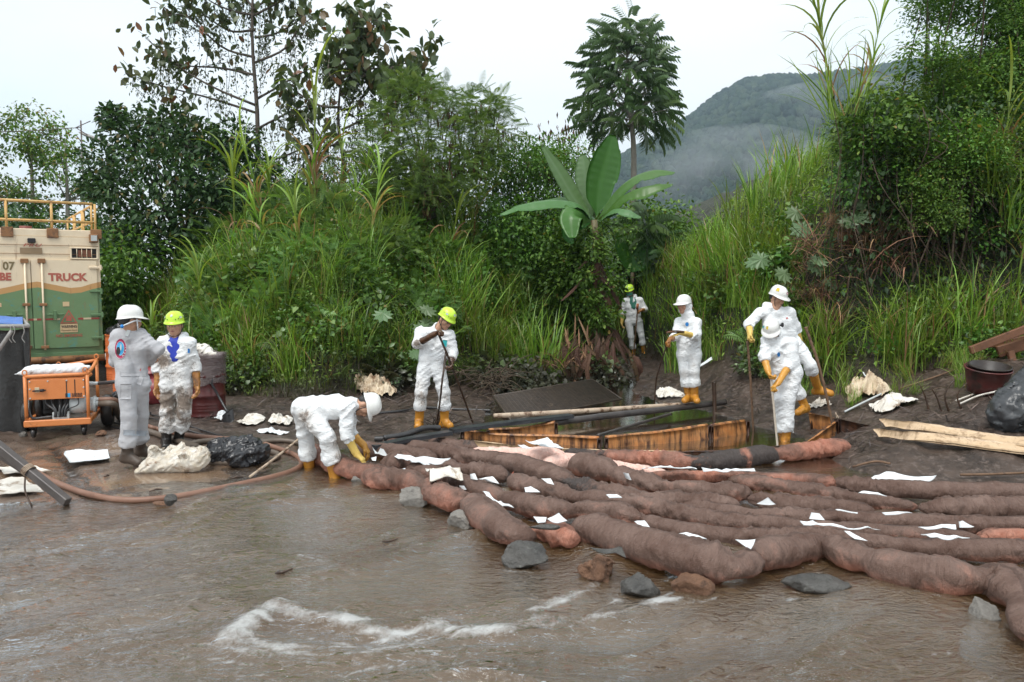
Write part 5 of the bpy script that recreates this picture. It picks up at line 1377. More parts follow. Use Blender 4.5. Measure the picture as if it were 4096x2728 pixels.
        def bpost(P, d):
            d = np.maximum(d, zs - P[..., 2]); near = np.abs(d) < .03; d = d.copy(); d[near] -= (ridged(P[near] * [9, 9, 16], 1) - .5) * .007
            return d
        sdf_obj('boot', pr, .03, .0105, bootm, root, post=bpost, rel=1)
    hobj = None; patch = None
    if helm: hobj, patch = helmet(root, hc, R, *helm)
    if shirt is not None:
        pr = [('s', nb - [0, 0, .02], nb - [0, 0, .05], .056, .07), ('s', spine_t + sv * .05 + f * .015, spine_t + sv * .05 + f * .02 - [0, 0, .16], .075, .085), ('s', spine_t - sv * .05 + f * .015, spine_t - sv * .05 + f * .02 - [0, 0, .16], .075, .085)]
        sdf_obj('shirt', pr, .02, .010, shirt, root, rel=1)
    return dict(root=root, W=W, bvh=bvh, R=R, hc=hc, f=f, rt=rt, suit=suit_o, helmet=hobj, patch=patch, sv=sv, hipc=hipc, spine=spine_t, oh=oh)
def project(bvh, o, d, off=.004):
    h = bvh.ray_cast(Vector(o), Vector(d), 2.0)
    return None if h[0] is None else np.array(h[0]) - np.asarray(d) * off
def decal(P, name, px, py, Y0, w, h_, mat, parent=None, round_=False, n=9, hole=0.0, off=.005, tilt=0.0):
    """a cloth print laid on the coverall where the photograph shows it"""
    c = at(px, py, Y0); dr = unit(c - np.array([0, 0, CAM_Z])); x = np.array([1, 0, 0.]); x = unit(x - dr * (x @ dr)); z = np.cross(x, dr); z = z if z[2] > 0 else -z
    ct, st_ = math.cos(tilt), math.sin(tilt); x, z = x * ct + z * st_, z * ct - x * st_
    g = np.zeros((n, n, 3)); last = None
    for i in range(n):
        for j in range(n):
            u, v = i / (n - 1) - .5, j / (n - 1) - .5
            if round_:
                r_ = max(abs(u), abs(v)); q = math.hypot(u, v) or 1; u, v = u / q * r_, v / q * r_
            o = np.array([0, 0, CAM_Z]); tgt = c + x * u * w + z * v * h_
            p = project(P['bvh'], o + unit(tgt - o) * (np.linalg.norm(tgt - o) - 1.2), unit(tgt - o), off)
            g[i, j] = p if p is not None else (last if last is not None else tgt)
            last = g[i, j]
    mb = MB(); mb.add(*slab(g[:, ::-1], .003)); return mb.obj(name, mat, parent or P['suit'])
def text_mesh(body, size, bold=0.0, shear=0.0, spacing=1.0):
    cu = bpy.data.curves.new('letters', 'FONT'); cu.body = body; cu.size = size; cu.offset = bold; cu.shear = shear; cu.space_character = spacing
    cu.align_x = 'CENTER'; cu.align_y = 'CENTER'; cu.extrude = 0.0015; cu.resolution_u = 3
    o = bpy.data.objects.new('letters', cu); COL.objects.link(o)
    dg = bpy.context.evaluated_depsgraph_get(); me = bpy.data.meshes.new_from_object(o.evaluated_get(dg))
    bpy.data.objects.remove(o); bpy.data.curves.remove(cu); return me
def letters(name, body, size, mat, M, parent, bold=0.0, shear=0.0, spacing=1.0, width=None):
    me = text_mesh(body, size, bold, shear, spacing); me.materials.clear(); me.materials.append(mat)
    if width is not None and len(me.vertices):
        xs = [v.co.x for v in me.vertices]; k = width / max(max(xs) - min(xs), 1e-6)
        for v in me.vertices: v.co.x *= k
    me.transform(M); return mesh_obj(name, me, parent)
def stick(name, P, r, mat, label, cat, group=None, n=7, knots=0, bend=.0022):
    P = smooth_path(P, 18); P = P + rng.normal(0, bend, P.shape) * np.linspace(0, 1, 18)[:, None] * np.linspace(1, 0, 18)[:, None] * 3
    rr = np.linspace(r, r * .85, 18) * (1 + .12 * (rng.random(18) - .5))
    if knots:
        Pf = smooth_path(P, 60); rf = np.interp(np.linspace(0, 1, 60), np.linspace(0, 1, 18), rr); rf[:: max(60 // knots, 2)] *= 1.3; P, rr = Pf, rf
    mb = MB(); mb.add(*tube(P, rr, n)); return mb.obj(name, mat, label=label, cat=cat, group=group)
M_STICK_OIL = surf('oily_pole', (0.018, 0.011, 0.008), (0.075, 0.04, 0.022), 9, 0.3, stain=(0.25, 0.16, 0.09), sscale=5, sthr=0.68, bump=0.3)
M_STICK = surf('rough_stick', (0.10, 0.055, 0.03), (0.18, 0.105, 0.06), 12, 0.75, stain=(0.03, 0.016, 0.010), sscale=6, sthr=0.56, bump=0.4)
M_POLEW = surf('pale_pipe', (0.52, 0.46, 0.38), (0.42, 0.36, 0.29), 8, 0.4, stain=(0.10, 0.06, 0.03), sscale=6, sthr=0.62, bump=0.1)
P1 = person('worker in grey coverall with round emblem on the back, seen from behind', 8.35,
    dict(head=(521, 1284), neck=(513, 1322), shL=(472, 1345, -.02), shR=(556, 1340, .06), elL=(462, 1445, .02), wrL=(508, 1450, .26), elR=(630, 1398, .05), wrR=(594, 1440, .24),
         hipL=(507, 1535, -.05), hipR=(556, 1537, .06), knL=(516, 1660, -.06), knR=(564, 1658, .16), anL=(508, 1822, -.02), anR=(560, 1797, .32), toeL=(556, 1852, -.06), toeR=(600, 1815, .34)),
    (.62, .78), (.72, .66, -.05), (-.02, 0, 1), ('hard', M_HELM_W), suit=M_GREYSUIT, hood=None, waist=True, bootm=M_BOOT_B, hand={'L': ((.9, .3, .2), (0, .2, 1), .6), 'R': ((.15, .3, .1), (0, .3, -1), .85)},
    sleeve={'L': .9, 'R': .92}, hem={'L': .62, 'R': .62}, bootlen=.24, floor=.03, dirt=[(520, 1800, 0, .10, .35)], coll=False)
decal(P1, 'emblem_ring', 482, 1395, 8.25, .112, .215, M_WPRINT, round_=True, n=13)
decal(P1, 'emblem_ring', 482, 1395, 8.25, .104, .203, M_CRIM, round_=True, n=13, off=.008)
decal(P1, 'emblem_field', 481, 1394, 8.25, .074, .148, M_WPRINT, round_=True, n=11, off=.011)
decal(P1, 'emblem_field', 481, 1394, 8.25, .068, .138, M_SKY, round_=True, n=11, off=.013)
decal(P1, 'emblem_figure', 473, 1404, 8.25, .036, .084, M_INK, round_=True, n=7, off=.015)
decal(P1, 'emblem_figure', 483, 1388, 8.25, .014, .075, M_GREYREF, round_=True, n=5, off=.017)
for i, ch in enumerate('TEAM'):
    a = math.radians(8 - i * 19); u, v = math.cos(a) * .0445, math.sin(a) * .088
    c = at(482, 1395, 8.25); q = project(P1['bvh'], np.array([c[0] + u, c[1] - 1, c[2] + v]), np.array([0, 1.0, 0]), .012)
    if q is not None:
        letters('letter', ch, .026, M_WPRINT, Matrix.Translation(Vector(q)) @ Matrix.Rotation(-(math.pi / 2 - a), 4, 'Y') @ Matrix.Rotation(math.pi / 2, 4, 'X'), P1['suit'], bold=.0012)
for px, py, w, h_, tl, nm in [(511, 1330, .035, .075, -.35, 'reflective_tape')]: decal(P1, nm, px, py, 8.2, w, h_, M_GREYREF, tilt=tl)
M_TAPE = surf('shin_tape', (0.42, 0.46, 0.51), (0.36, 0.40, 0.45), 9, 0.5, bump=0.1)
decal(P1, 'shin_tape', 540, 1732, 8.2, .215, .052, M_TAPE, n=13, tilt=-.05)
decal(P1, 'back_pocket', 503, 1566, 8.2, .10, .155, M_GREYSUIT, n=9, off=.008); decal(P1, 'pocket_flap', 560, 1521, 8.2, .045, .09, M_GREYSUIT, n=7, off=.007, tilt=-.3)
decal(P1, 'pen', 562, 1479, 8.2, .006, .026, M_RED, n=3, off=.006, tilt=-.3)
decal(P1, 'waistband', 532, 1497, 8.2, .235, .036, M_GREYSUIT, n=13, off=.006)
mb = MB(); mb.add(*ellipsoid(P1['oh'](-.105, .085, -.055), (.018, .02, .02), 10, 7)); mb.obj('ear_plug_case', M_PBLUE, P1['root'])
mb = MB(); mb.add(*tube(smooth_path([P1['oh'](-.105, .085, -.055), P1['oh'](-.06, .098, -.03), P1['oh'](.02, .10, .005), P1['oh'](.08, .085, .0)], 9), .008, 6)); mb.obj('goggles_strap', M_STRAPW, P1['root'])
mb = MB(); mb.add(*tube(smooth_path([P1['oh'](.035, .095, .03), P1['oh'](.045, .093, -.05), P1['oh'](.06, .06, -.115)], 9), .007, 6)); mb.obj('chin_strap', M_STRAPW, P1['root'])
# ---- mud-smeared worker facing the camera
P2 = person('mud smeared worker in white suit and lime helmet facing the camera, black rubber boots', 9.35,
    dict(head=(699, 1301), neck=(704, 1345), shR=(655, 1372, .0), shL=(756, 1374, .0), elR=(630, 1462, .04), wrR=(632, 1543, -.03), elL=(782, 1462, .04), wrL=(787, 1540, -.03),
         hipR=(678, 1540), hipL=(733, 1540), knR=(668, 1640, -.04), knL=(738, 1640, -.02), anR=(664, 1768), anL=(712, 1764, .1), toeR=(662, 1786, -.13), toeL=(738, 1782, .0)),
    (.08, -1), (.10, -1, -.06), (0, 0, 1), ('rescue', M_HELM_Y), gloves={'R': M_GLOVE_BROWN, 'L': M_GLOVE_BROWN}, bootm=M_BOOT_K, hand={'R': ((.12, -.1, -1), (.7, -.6, 0), .22), 'L': ((.12, -.1, -1), (-.7, -.6, 0), .38)},
    sleeve={'R': .16, 'L': .14}, hem={'R': .52, 'L': .50}, shirt=M_BLUE, fat=1.02, floor=.05,
    dirt=[(650, 1440, -.1, .14, .95), (770, 1460, 0, .10, .6), (665, 1600, -.1, .16, 1.0), (735, 1610, -.1, .17, 1.0), (700, 1650, -.1, .16, .9), (690, 1500, -.1, .16, .5), (660, 1690, -.05, .14, .8), (740, 1680, 0, .12, .8), (720, 1560, -.12, .1, .7), (740, 1450, -.1, .1, .45)])
decal(P2, 'chest_print', 755, 1403, 9.2, .022, .05, M_PBLUE, n=4)
P3 = person('worker in white suit bent double over the booms, standing in the water in yellow boots', 8.4,
    dict(head=(1462, 1622), neck=(1424, 1612), shR=(1392, 1630, -.16), shL=(1398, 1618, .20), elR=(1384, 1738, -.20), wrR=(1426, 1816, -.16), elL=(1400, 1728, .26), wrL=(1455, 1782, .22),
         hipR=(1225, 1640, -.11), hipL=(1208, 1632, .13), knR=(1308, 1745, -.18), knL=(1224, 1748, .16), anR=(1342, 1920, -.10), anL=(1240, 1900, .22), toeR=(1400, 1945, -.14), toeL=(1296, 1925, .18)),
    (1, -.05), (.22, -.30, -.93), (.98, 0, .16), ('hard', M_HELM_W), gloves={'R': M_GLOVE_PALE, 'L': M_GLOVE}, hand={'R': ((.72, -.05, -.62), (0, 0, -1), .3), 'L': ((.55, -.1, -.85), (-.5, 0, -.4), .35)},
    sleeve={'R': .18, 'L': .14}, hem={'R': .47, 'L': .44}, hood='down', floor=-.12, fat=1.12, bootlen=.42,
    dirt=[(1222, 1665, -.2, .10, .8), (1238, 1700, -.2, .09, .7), (1345, 1778, -.2, .10, .55), (1360, 1820, -.2, .10, .6), (1255, 1810, .1, .10, .5), (1190, 1700, 0, .1, .5), (1375, 1750, -.2, .08, .4)])
mb = MB(); mb.add(*tube(smooth_path([P3['oh'](.05, .06, -.10), P3['oh'](.09, .05, -.12), P3['oh'](.14, .02, -.11), P3['oh'](.15, -.02, -.1)], 8), .006, 5)); mb.obj('hanging_goggles', M_STRAPW, P3['root'])
P4 = person('worker in lime helmet and glasses looking down, holding long oily poles with black gloves', 10.4,
    dict(head=(1783, 1278), neck=(1753, 1303), shR=(1684, 1330, .0), shL=(1797, 1342, .02), elR=(1668, 1376, -.10), wrR=(1736, 1338, -.27), elL=(1812, 1405, .02), wrL=(1804, 1446, -.10),
         hipR=(1700, 1478), hipL=(1752, 1476), knR=(1684, 1570, -.06), knL=(1776, 1568, -.04), anR=(1676, 1690), anL=(1778, 1688), toeR=(1671, 1706, -.13), toeL=(1800, 1702, -.08)),
    (.35, -.94), (.62, -.62, -.46), (.42, -.15, .88), ('rescue', M_HELM_Y), gloves={'R': M_GLOVE_OIL, 'L': M_GLOVE_OIL}, hand={'R': ((.55, -.2, .35), (.3, -.2, -.9), .75), 'L': ((-.05, -.25, -1), (-.8, -.5, .1), .75)},
    sleeve={'R': .16, 'L': .48}, hem={'R': .44, 'L': .46}, hood=None, floor=.1, fat=1.0, bootlen=.34,
    dirt=[(1660, 1372, -.2, .085, 1.0), (1720, 1400, -.2, .06, .8), (1757, 1404, -.2, .05, .7), (1710, 1430, -.2, .06, .5), (1680, 1540, -.1, .09, .55), (1684, 1590, -.1, .10, .7), (1785, 1590, -.1, .09, .5), (1805, 1440, -.1, .07, .8), (1690, 1610, -.1, .08, .7)])
decal(P4, 'chest_label', 1779, 1373, 10.25, .055, .085, M_TEAL, n=5, tilt=-.12)
gl_ = MB()
for sg in (-1, 1):
    th_ = np.linspace(0, 2 * math.pi, 13)
    gl_.add(*tube([P4['oh'](.100, sg * .034 + math.cos(q) * .021, .0 + math.sin(q) * .014) for q in th_], .0025, 4)); gl_.add(*tube([P4['oh'](.098, sg * .055, .004), P4['oh'](.0, sg * .086, .006)], .0022, 4))
gl_.obj('glasses', M_BLACKP, P4['root'])
stick('pole', [at(1752, 1330, 10.14), at(1804, 1456, 10.25), np.append(gp(1900, 1706, .05)[:2], .02)], .015, M_STICK_OIL, 'long oily pole held in both hands by the worker with glasses', 'pole')
stick('pole', [at(1784, 1408, 10.2), at(1765, 1560, 10.1), np.append(gp(1745, 1715, .05)[:2], .02)], .014, M_STICK_OIL, 'oily pole standing upright before the worker with glasses, its foot in roots', 'pole')
P5 = person('masked worker in lime helmet far back in the grass beside the banana trunk', 19.6,
    dict(head=(2519, 1164), neck=(2526, 1184), shR=(2502, 1204), shL=(2561, 1201), elR=(2490, 1246, .02), wrR=(2487, 1288, -.05), elL=(2582, 1238, -.02), wrL=(2566, 1240, -.26),
         hipR=(2515, 1288), hipL=(2555, 1288), knR=(2524, 1346, -.05), knL=(2566, 1344, -.05), anR=(2535, 1412), anL=(2576, 1412), toeR=(2532, 1420, -.13), toeL=(2582, 1419, -.12)),
    (-.25, -.97), (-.42, -.85, -.28), (-.12, -.05, 1), ('rescue', M_HELM_Y), gloves={'R': M_GLOVE_PALE, 'L': M_GLOVE_BROWN}, hand={'R': ((.02, -.15, -1), (.8, -.4, 0), .3), 'L': ((-.75, -.3, -.25), (-.2, .3, -.9), .8)},
    sleeve={'R': .14, 'L': .3}, hem={'R': .60, 'L': .40}, shirt=M_GREEN_SHIRT, floor=.25, dirt=())
g = np.zeros((9, 7, 3))
for i in range(9):
    for j in range(7):
        a = (i / 8 - .5) * 2.3; zz = -.005 - .085 * j / 6; r_ = .080 - .012 * abs(j - 3) / 3 + .012 * math.cos(a * 1.4)
        g[i, j] = P5['oh'](.022 + math.cos(a) * r_, math.sin(a) * .078, zz)
mb = MB(); mb.add(*slab(g, .004)); mb.obj('face_mask', M_MASK, P5['root'])
stick('staff', [at(2551, 1216, 19.3), at(2545, 1300, 19.3), np.append(at(2533, 1412, 19.35)[:2], .2)], .017, M_STICK, 'thin knotted stick held by the masked worker', 'stick', knots=9)
mb = MB(); mb.add(*tube([at(2551, 1214, 19.3), at(2549, 1238, 19.3)], .03, 8)); mb.obj('stick_grip', flat('orange_tape', (.42, .12, .04)), cat='stick grip', label='orange wrapped grip at the top of the masked worker stick')
P6 = person('hooded worker in white suit and white peaked helmet standing on the long black pipe', 12.1,
    dict(head=(2736, 1222), neck=(2752, 1262), shL=(2786, 1292, -.10), shR=(2718, 1290, .10), elL=(2786, 1346, -.20), wrL=(2738, 1334, -.36), elR=(2700, 1346, -.02), wrR=(2682, 1357, -.18),
         hipL=(2778, 1420, -.05), hipR=(2736, 1420, .06), knL=(2776, 1486, -.10), knR=(2738, 1482, .0), anL=(2778, 1588, -.06), anR=(2756, 1590, .03), toeL=(2788, 1604, -.20), toeR=(2738, 1602, -.08)),
    (-.75, -.66), (-.72, -.69, -.06), (0, 0, 1), ('cap', M_HELM_W), gloves={'R': M_GLOVE_BROWN, 'L': M_GLOVE_PALE}, hand={'L': ((-1, -.2, -.02), (0, 0, -1), .1), 'R': ((-.7, -.3, -.6), (.2, -.2, -.9), .75)},
    sleeve={'R': .35, 'L': .30}, hem={'R': .42, 'L': .42}, hood='up', floor=.17, fat=1.08, bootlen=.34,
    dirt=[(2728, 1390, -.2, .07, .95), (2728, 1412, -.2, .06, .9), (2720, 1360, -.2, .07, .8), (2760, 1430, -.2, .06, .8), (2772, 1462, -.2, .05, .8), (2748, 1480, -.2, .06, .6), (2735, 1500, -.1, .08, .6), (2780, 1500, -.2, .08, .35)])
decal(P6, 'chest_logo', 2748, 1297, 11.9, .05, .062, M_PBLUE, round_=True, n=7)
gl_ = MB(); gl_.add(*slab(np.array([[at(2664 + 74 * i / 7, 1330 - 4 * math.sin(i / 7 * 3.1) + (3 if j else -3), 11.66 + .10 * j) for j in (0, 1)] for i in range(8)]), .018))
gl_.obj('oily_glove', M_GLOVE_OIL, label='flat oil soaked glove held out by the hooded worker', cat='glove')
stick('stick', [at(2668, 1372, 11.9), at(2648, 1440, 11.95), at(2625, 1520, 12.1), np.array([at(2618, 1590, 12.2)[0], 12.2, .0])], .012, M_STICK_OIL, 'crooked dark stick held by the hooded worker', 'stick')
P7 = person('tall worker in white suit straddling the muddy bank behind another, leaning on a stick', 10.9,
    dict(head=(3110, 1190), neck=(3096, 1222), shR=(3040, 1252, .02), shL=(3155, 1250, .0), elR=(2996, 1294, -.02), wrR=(3000, 1332, -.18), elL=(3182, 1306, .06), wrL=(3198, 1360, .12),
         hipR=(3118, 1384), hipL=(3182, 1380, .02), knR=(3168, 1512, -.06), knL=(3243, 1462, -.12), anR=(3222, 1628, .0), anL=(3272, 1556, .12), toeR=(3190, 1650, -.14), toeL=(3322, 1574, .06)),
    (.35, -.94), (.55, -.75, -.36), (.05, -.1, 1), ('hard', M_HELM_W), gloves=M_GLOVE_PALE, hand={'R': ((-.25, -.3, -.75), (.5, -.2, -.5), .7), 'L': ((.15, .1, -1), (-.7, .2, 0), .3)},
    sleeve={'R': .25, 'L': .22}, hem={'R': .55, 'L': .16}, hood='down', floor=.25, fat=1.0, bootlen=.36, dirt=[(3262, 1500, -.1, .07, .4)])
P7['patch']('sticker', 1.35, .92, .05, .05, M_YEL); P7['patch']('sticker', -.05, 1.12, .04, .032, M_CRIM, 5, True); P7['patch']('sticker', -.05, 1.12, .026, .018, M_WPRINT, 5, True)
decal(P7, 'chest_mark', 3148, 1272, 10.8, .024, .016, M_RED, n=3)
stick('stick', [at(2990, 1366, 10.72), at(3004, 1560, 10.75), np.array([at(3015, 1735, 10.8)[0], 10.8, -.1])], .017, M_STICK, 'upright stick under the hand of the tall worker', 'stick', knots=6)
P8 = person('worker in clean white suit standing in the pool, bending over a pale pipe', 10.15,
    dict(head=(3086, 1326), neck=(3114, 1350), shR=(3068, 1366, .0), shL=(3168, 1374, .02), elR=(3056, 1428, -.08), wrR=(3072, 1484, -.20), elL=(3158, 1458, -.05), wrL=(3112, 1532, -.22),
         hipR=(3122, 1494, .03), hipL=(3178, 1490, .0), knR=(3122, 1594, -.02), knL=(3156, 1594, -.05), anR=(3134, 1764, .06), anL=(3142, 1766, -.03), toeR=(3120, 1795, -.1), toeL=(3128, 1800, -.2)),
    (-.45, -.89), (-.38, -.78, -.50), (-.10, -.2, .96), ('hard', M_HELM_W), gloves=M_GLOVE, hand={'R': ((.25, -.25, -.8), (.6, -.3, .1), .75), 'L': ((-.75, -.3, -.5), (-.1, -.1, -.9), .75)},
    sleeve={'R': .08, 'L': .12}, hem={'R': .66, 'L': .66}, hood=None, floor=-.1, fat=1.04, bootlen=.4, dirt=[(3120, 1690, -.1, .06, .3)], coll=False)
P8['patch']('sticker', .35, .98, .035, .04, M_YEL); P8['patch']('sticker', 1.0, 1.1, .028, .03, M_TEAL); P8['patch']('helmet_label', .1, 1.34, .05, .02, M_WPRINT)
decal(P8, 'chest_logo', 3115, 1418, 10.0, .034, .056, M_PBLUE, round_=True, n=7)
mb = MB(); mb.add(*box(P8['oh'](-.02, -.135, .09), (.045, .03, .05), P8['R'], .008)); mb.add(*tube([P8['oh'](-.02, -.12, .09), P8['oh'](-.02, -.10, .08)], .012, 6)); mb.obj('head_lamp', M_INK, P8['helmet'])
stick('pipe', [at(3083, 1500, 9.92), at(3096, 1640, 9.9), np.array([at(3112, 1758, 9.85)[0], 9.85, -.05])], .016, M_POLEW, 'pale plastic pipe pushed into the pool by the bending worker', 'pipe', bend=.001)
stick('stake', [at(3222, 1308, 10.3), at(3280, 1480, 10.25), np.array([at(3345, 1660, 10.2)[0], 10.2, hz(at(3345, 1660, 10.2)[0], 10.2) - .1])], .020, M_STICK, 'long leaning brown stake tied to the orange barrier beside the tall worker', 'stake', knots=5)
# ================================================================== BOOMS, BARRIERS AND LITTER IN THE WATER
def boom_mat(name, pale=False):
    t = NT(name); v = t.coord('Position')
    n1 = t.noise(v, 3.2, 6, 0.65, 0.5); n2 = t.noise(v, 14, 6, 0.7)
    br = t.mixc(t.ramp(n1, [(.35, 0), (.65, 1)]), (0.098, 0.053, 0.038), (0.185, 0.12, 0.096))
    dk = t.mixc(n2, (0.03, 0.024, 0.022), (0.075, 0.058, 0.052))
    pk = t.mixc(t.ramp(n2, [(.35, 0), (.65, 1)]), (0.30, 0.105, 0.062), (0.46, 0.21, 0.145))
    if pale: pk = t.mixc(t.ramp(n2, [(.35, 0), (.65, 1)]), (0.76, 0.46, 0.38), (0.82, 0.58, 0.50))
    k = t.math('ADD', t.attr('tone'), t.math('MULTIPLY', t.math('SUBTRACT', n1, 0.5), 1.0))
    c = t.mixc(t.ramp(k, [(.34, 0), (.72, 1)]), br, pk)
    o = t.math('ADD', t.attr('oil'), t.math('MULTIPLY', t.math('SUBTRACT', t.noise(v, 5, 7, 0.7, .8), 0.5), 1.3))
    c = t.mixc(t.ramp(o, [(.48, 0), (.62, 1)]), c, dk)
    su = t.math('SINE', t.math('MULTIPLY', t.attr('ua'), 640.0)); sv_ = t.math('SINE', t.math('MULTIPLY', t.attr('va'), 90.0))
    net = t.math('MAXIMUM', su, sv_)
    cc = t.mixc(t.math('MULTIPLY', t.math('LESS_THAN', net, 0.55), 0.14), c, (0.03, 0.018, 0.014)) if not pale else c
    b = t.bump(net, 0.28, 0.004)
    b = t.bump(t.noise(v, 20, 5, .7), 0.7, .02, b)
    cr_ = t.n('ShaderNodeCombineXYZ'); t.l(t.math('MULTIPLY', t.attr('ua'), 30.0), cr_.inputs[0]); t.l(t.math('MULTIPLY', t.attr('va'), 1.1), cr_.inputs[1])
    b = t.bump(t.noise(cr_.outputs[0], 1.0, 4, .6, .8), 0.8, .03, b)
    cc = t.mixc(t.ramp(t.noise(v, 48, 4, .8), [(.60, 0), (.75, .5)]), cc, (0.30, 0.25, 0.22) if not pale else (0.5, 0.3, 0.25))
    return t.done(t.bsdf(cc, 0.62, 0.35, 0, b))
M_BOOM = boom_mat('netted_boom'); M_BOOMP = boom_mat('pale_pink_boom', True)
M_TIE = surf('red_net_tie', (0.42, 0.09, 0.05), (0.55, 0.22, 0.15), 30, 0.7, bump=0.5)
bseed = [0]
def boom(pts, label, pink=0.25, oil=0.0, mat=None, ends=(1, 1), pinch=(), lift=0.0, pinkspots=(), oilspots=(), group='absorbent booms laid across the stream'):
    """absorbent sock traced by its middle line (px, py, apparent width in px)"""
    bseed[0] += 1; r_ = np.random.default_rng(100 + bseed[0])
    C, R_ = [], []
    for px, py, w in pts:
        z = .06
        for _ in range(4):
            p = gp(px, py, z); r = w / 2 * p[1] / FPX * 1.13; z = r * .70 + lift
        C.append(gp(px, py, z)); R_.append(r)
    C = np.array(C); R_ = np.array(R_)
    L = np.linalg.norm(np.diff(C, axis=0), axis=1).sum(); m = int(max(L / .018, 24)); n = 22
    P = smooth_path(C, m); rr = np.interp(np.linspace(0, 1, m), np.linspace(0, 1, len(R_)), R_)
    s = np.concatenate([[0], np.cumsum(np.linalg.norm(np.diff(P, axis=0), axis=1))])
    cap = .16
    for e, d in ((ends[0], s), (ends[1], s[-1] - s)):
        if e: rr = rr * np.clip(np.sqrt(np.clip(1 - (1 - np.clip(d / cap, 0, 1)) ** 2.2, 0, 1)), .16, 1)
    for f in pinch: rr = rr * (1 - .34 * np.exp(-((s / s[-1] - f) * L / .10) ** 2))
    rr = rr * (1 + .10 * (vnoise(np.stack([s * 2.2, 0 * s + bseed[0] * 3.1, 0 * s], -1)) - .5) + .05 * (vnoise(np.stack([s * 7, 0 * s + bseed[0], 0 * s], -1)) - .5))
    P = P + np.stack([0 * s, 0 * s, .05 * (vnoise(np.stack([s * 1.4, 0 * s + bseed[0] * 1.7, 0 * s + 4], -1)) - .5)], -1)
    T, N, B = path_frames(P)
    a = np.arange(n) * 2 * math.pi / n
    dirs = np.cos(a)[None, :, None] * N[:, None] + np.sin(a)[None, :, None] * B[:, None]
    q = P[:, None] + dirs * .1
    wr = ridged(np.stack([s[:, None] * 13 + 0 * a, 0 * s[:, None] + np.cos(a) * 1.3, 0 * s[:, None] + np.sin(a) * 1.3 + bseed[0]], -1), 1)
    lump = fbm(q * 10, 2)
    wr2 = ridged(np.stack([s[:, None] * 26 + 2 * np.cos(a), np.cos(a) * 2.2 + 0 * s[:, None], np.sin(a) * 2.2 + bseed[0] + 0 * s[:, None]], -1), 1)
    amp = .4 + 1.3 * sstep(vnoise(np.stack([s * 3.1, 0 * s + 2, 0 * s + bseed[0]], -1)), .4, .75)[:, None]
    rad = rr[:, None] * (1 + .24 * (lump - .5) + (.20 * (wr - .5) + .13 * (wr2 - .5)) * amp)
    seam = np.exp(-((np.mod(a - 1.0 - .25 * r_.random() + math.pi, 2 * math.pi) - math.pi) / .09) ** 2)[None] * .085
    rad = rad * (1 + seam)
    V = P[:, None] + dirs * rad[..., None]
    V = P[:, None] + (V - P[:, None]) * (1 + .10 * np.abs(dirs @ np.array([0, 1.0, 0])))[..., None]
    V[..., 2] = P[:, None, 2] + (V[..., 2] - P[:, None, 2]) * .92
    V[..., 2] = np.where(V[..., 2] < P[:, None, 2], P[:, None, 2] + (V[..., 2] - P[:, None, 2]) * .86, V[..., 2])
    i = np.arange(m - 1)[:, None] * n; j = np.arange(n)[None]; j2 = (j + 1) % n
    F = np.stack([i + j, i + j2, i + n + j2, i + n + j], -1).reshape(-1, 4)
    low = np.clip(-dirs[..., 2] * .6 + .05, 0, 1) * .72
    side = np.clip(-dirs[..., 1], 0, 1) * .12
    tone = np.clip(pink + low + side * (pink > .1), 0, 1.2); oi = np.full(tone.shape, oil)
    fr = (s / s[-1])[:, None]
    for f, w, am in pinkspots: tone = np.maximum(tone, am * np.exp(-((fr - f) / w) ** 2) + 0 * tone)
    for f, w, am in oilspots: oi = np.maximum(oi, am * np.exp(-((fr - f) / w) ** 2) + 0 * oi)
    mb = MB(); V2 = np.vstack([V.reshape(-1, 3), P[0], P[-1]]); k0 = m * n
    jj = np.arange(n); F2 = np.vstack([np.stack([(jj + 1) % n, jj, np.full(n, k0)], 1), np.stack([(m - 1) * n + jj, (m - 1) * n + (jj + 1) % n, np.full(n, k0 + 1)], 1)])
    pad = lambda x: np.concatenate([x.ravel(), x.ravel()[:1], x.ravel()[-1:]])
    mb.add(V2, [F, F2], pad(tone))
    ua = np.broadcast_to(s[:, None], tone.shape); va = np.broadcast_to(a[None], tone.shape)
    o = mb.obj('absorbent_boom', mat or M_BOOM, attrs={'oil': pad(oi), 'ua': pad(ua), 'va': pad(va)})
    tag(o, label, 'boom', group)
    for e, idx, sg in ((ends[0], 0, -1), (ends[1], m - 1, 1)):
        if e == 2:      # knotted end with its tuft
            q = MB(); d = T[idx] * sg
            for k in range(9):
                dd = unit(d + r_.normal(0, .45, 3)); q.add(*tube(smooth_path([P[idx], P[idx] + dd * .035, P[idx] + dd * .075 + [0, 0, -.01]], 4), [.010, .008, .006, .002], 5))
            q.obj('knotted_end', M_TIE, o)
    return o
G = 'absorbent booms laid across the stream'
boom([(1225, 1800, 66), (1290, 1834, 74), (1350, 1862, 76), (1440, 1882, 74), (1520, 1884, 62), (1588, 1890, 40)], 'boom running behind the boots of the bent worker, pink where it meets the water', .42, 0, pinch=(.42,))
boom([(1462, 1908, 70), (1533, 1924, 92), (1640, 1934, 84), (1720, 1968, 92), (1800, 2000, 96), (1890, 2018, 84)], 'front boom starting at the pale grey stone, rosy along its lower side', .36, 0, pinch=(.55,))
boom([(1880, 2016, 96), (1935, 2056, 118), (2010, 2110, 122), (2075, 2142, 104), (2130, 2136, 70)], 'plump front boom between the two wedged stones', .26, 0)
boom([(2110, 2128, 56), (2170, 2132, 62), (2230, 2140, 96), (2285, 2160, 76), (2312, 2166, 34)], 'short pink boom end gathered and tied above the dark stone', .52, 0, ends=(1, 2))
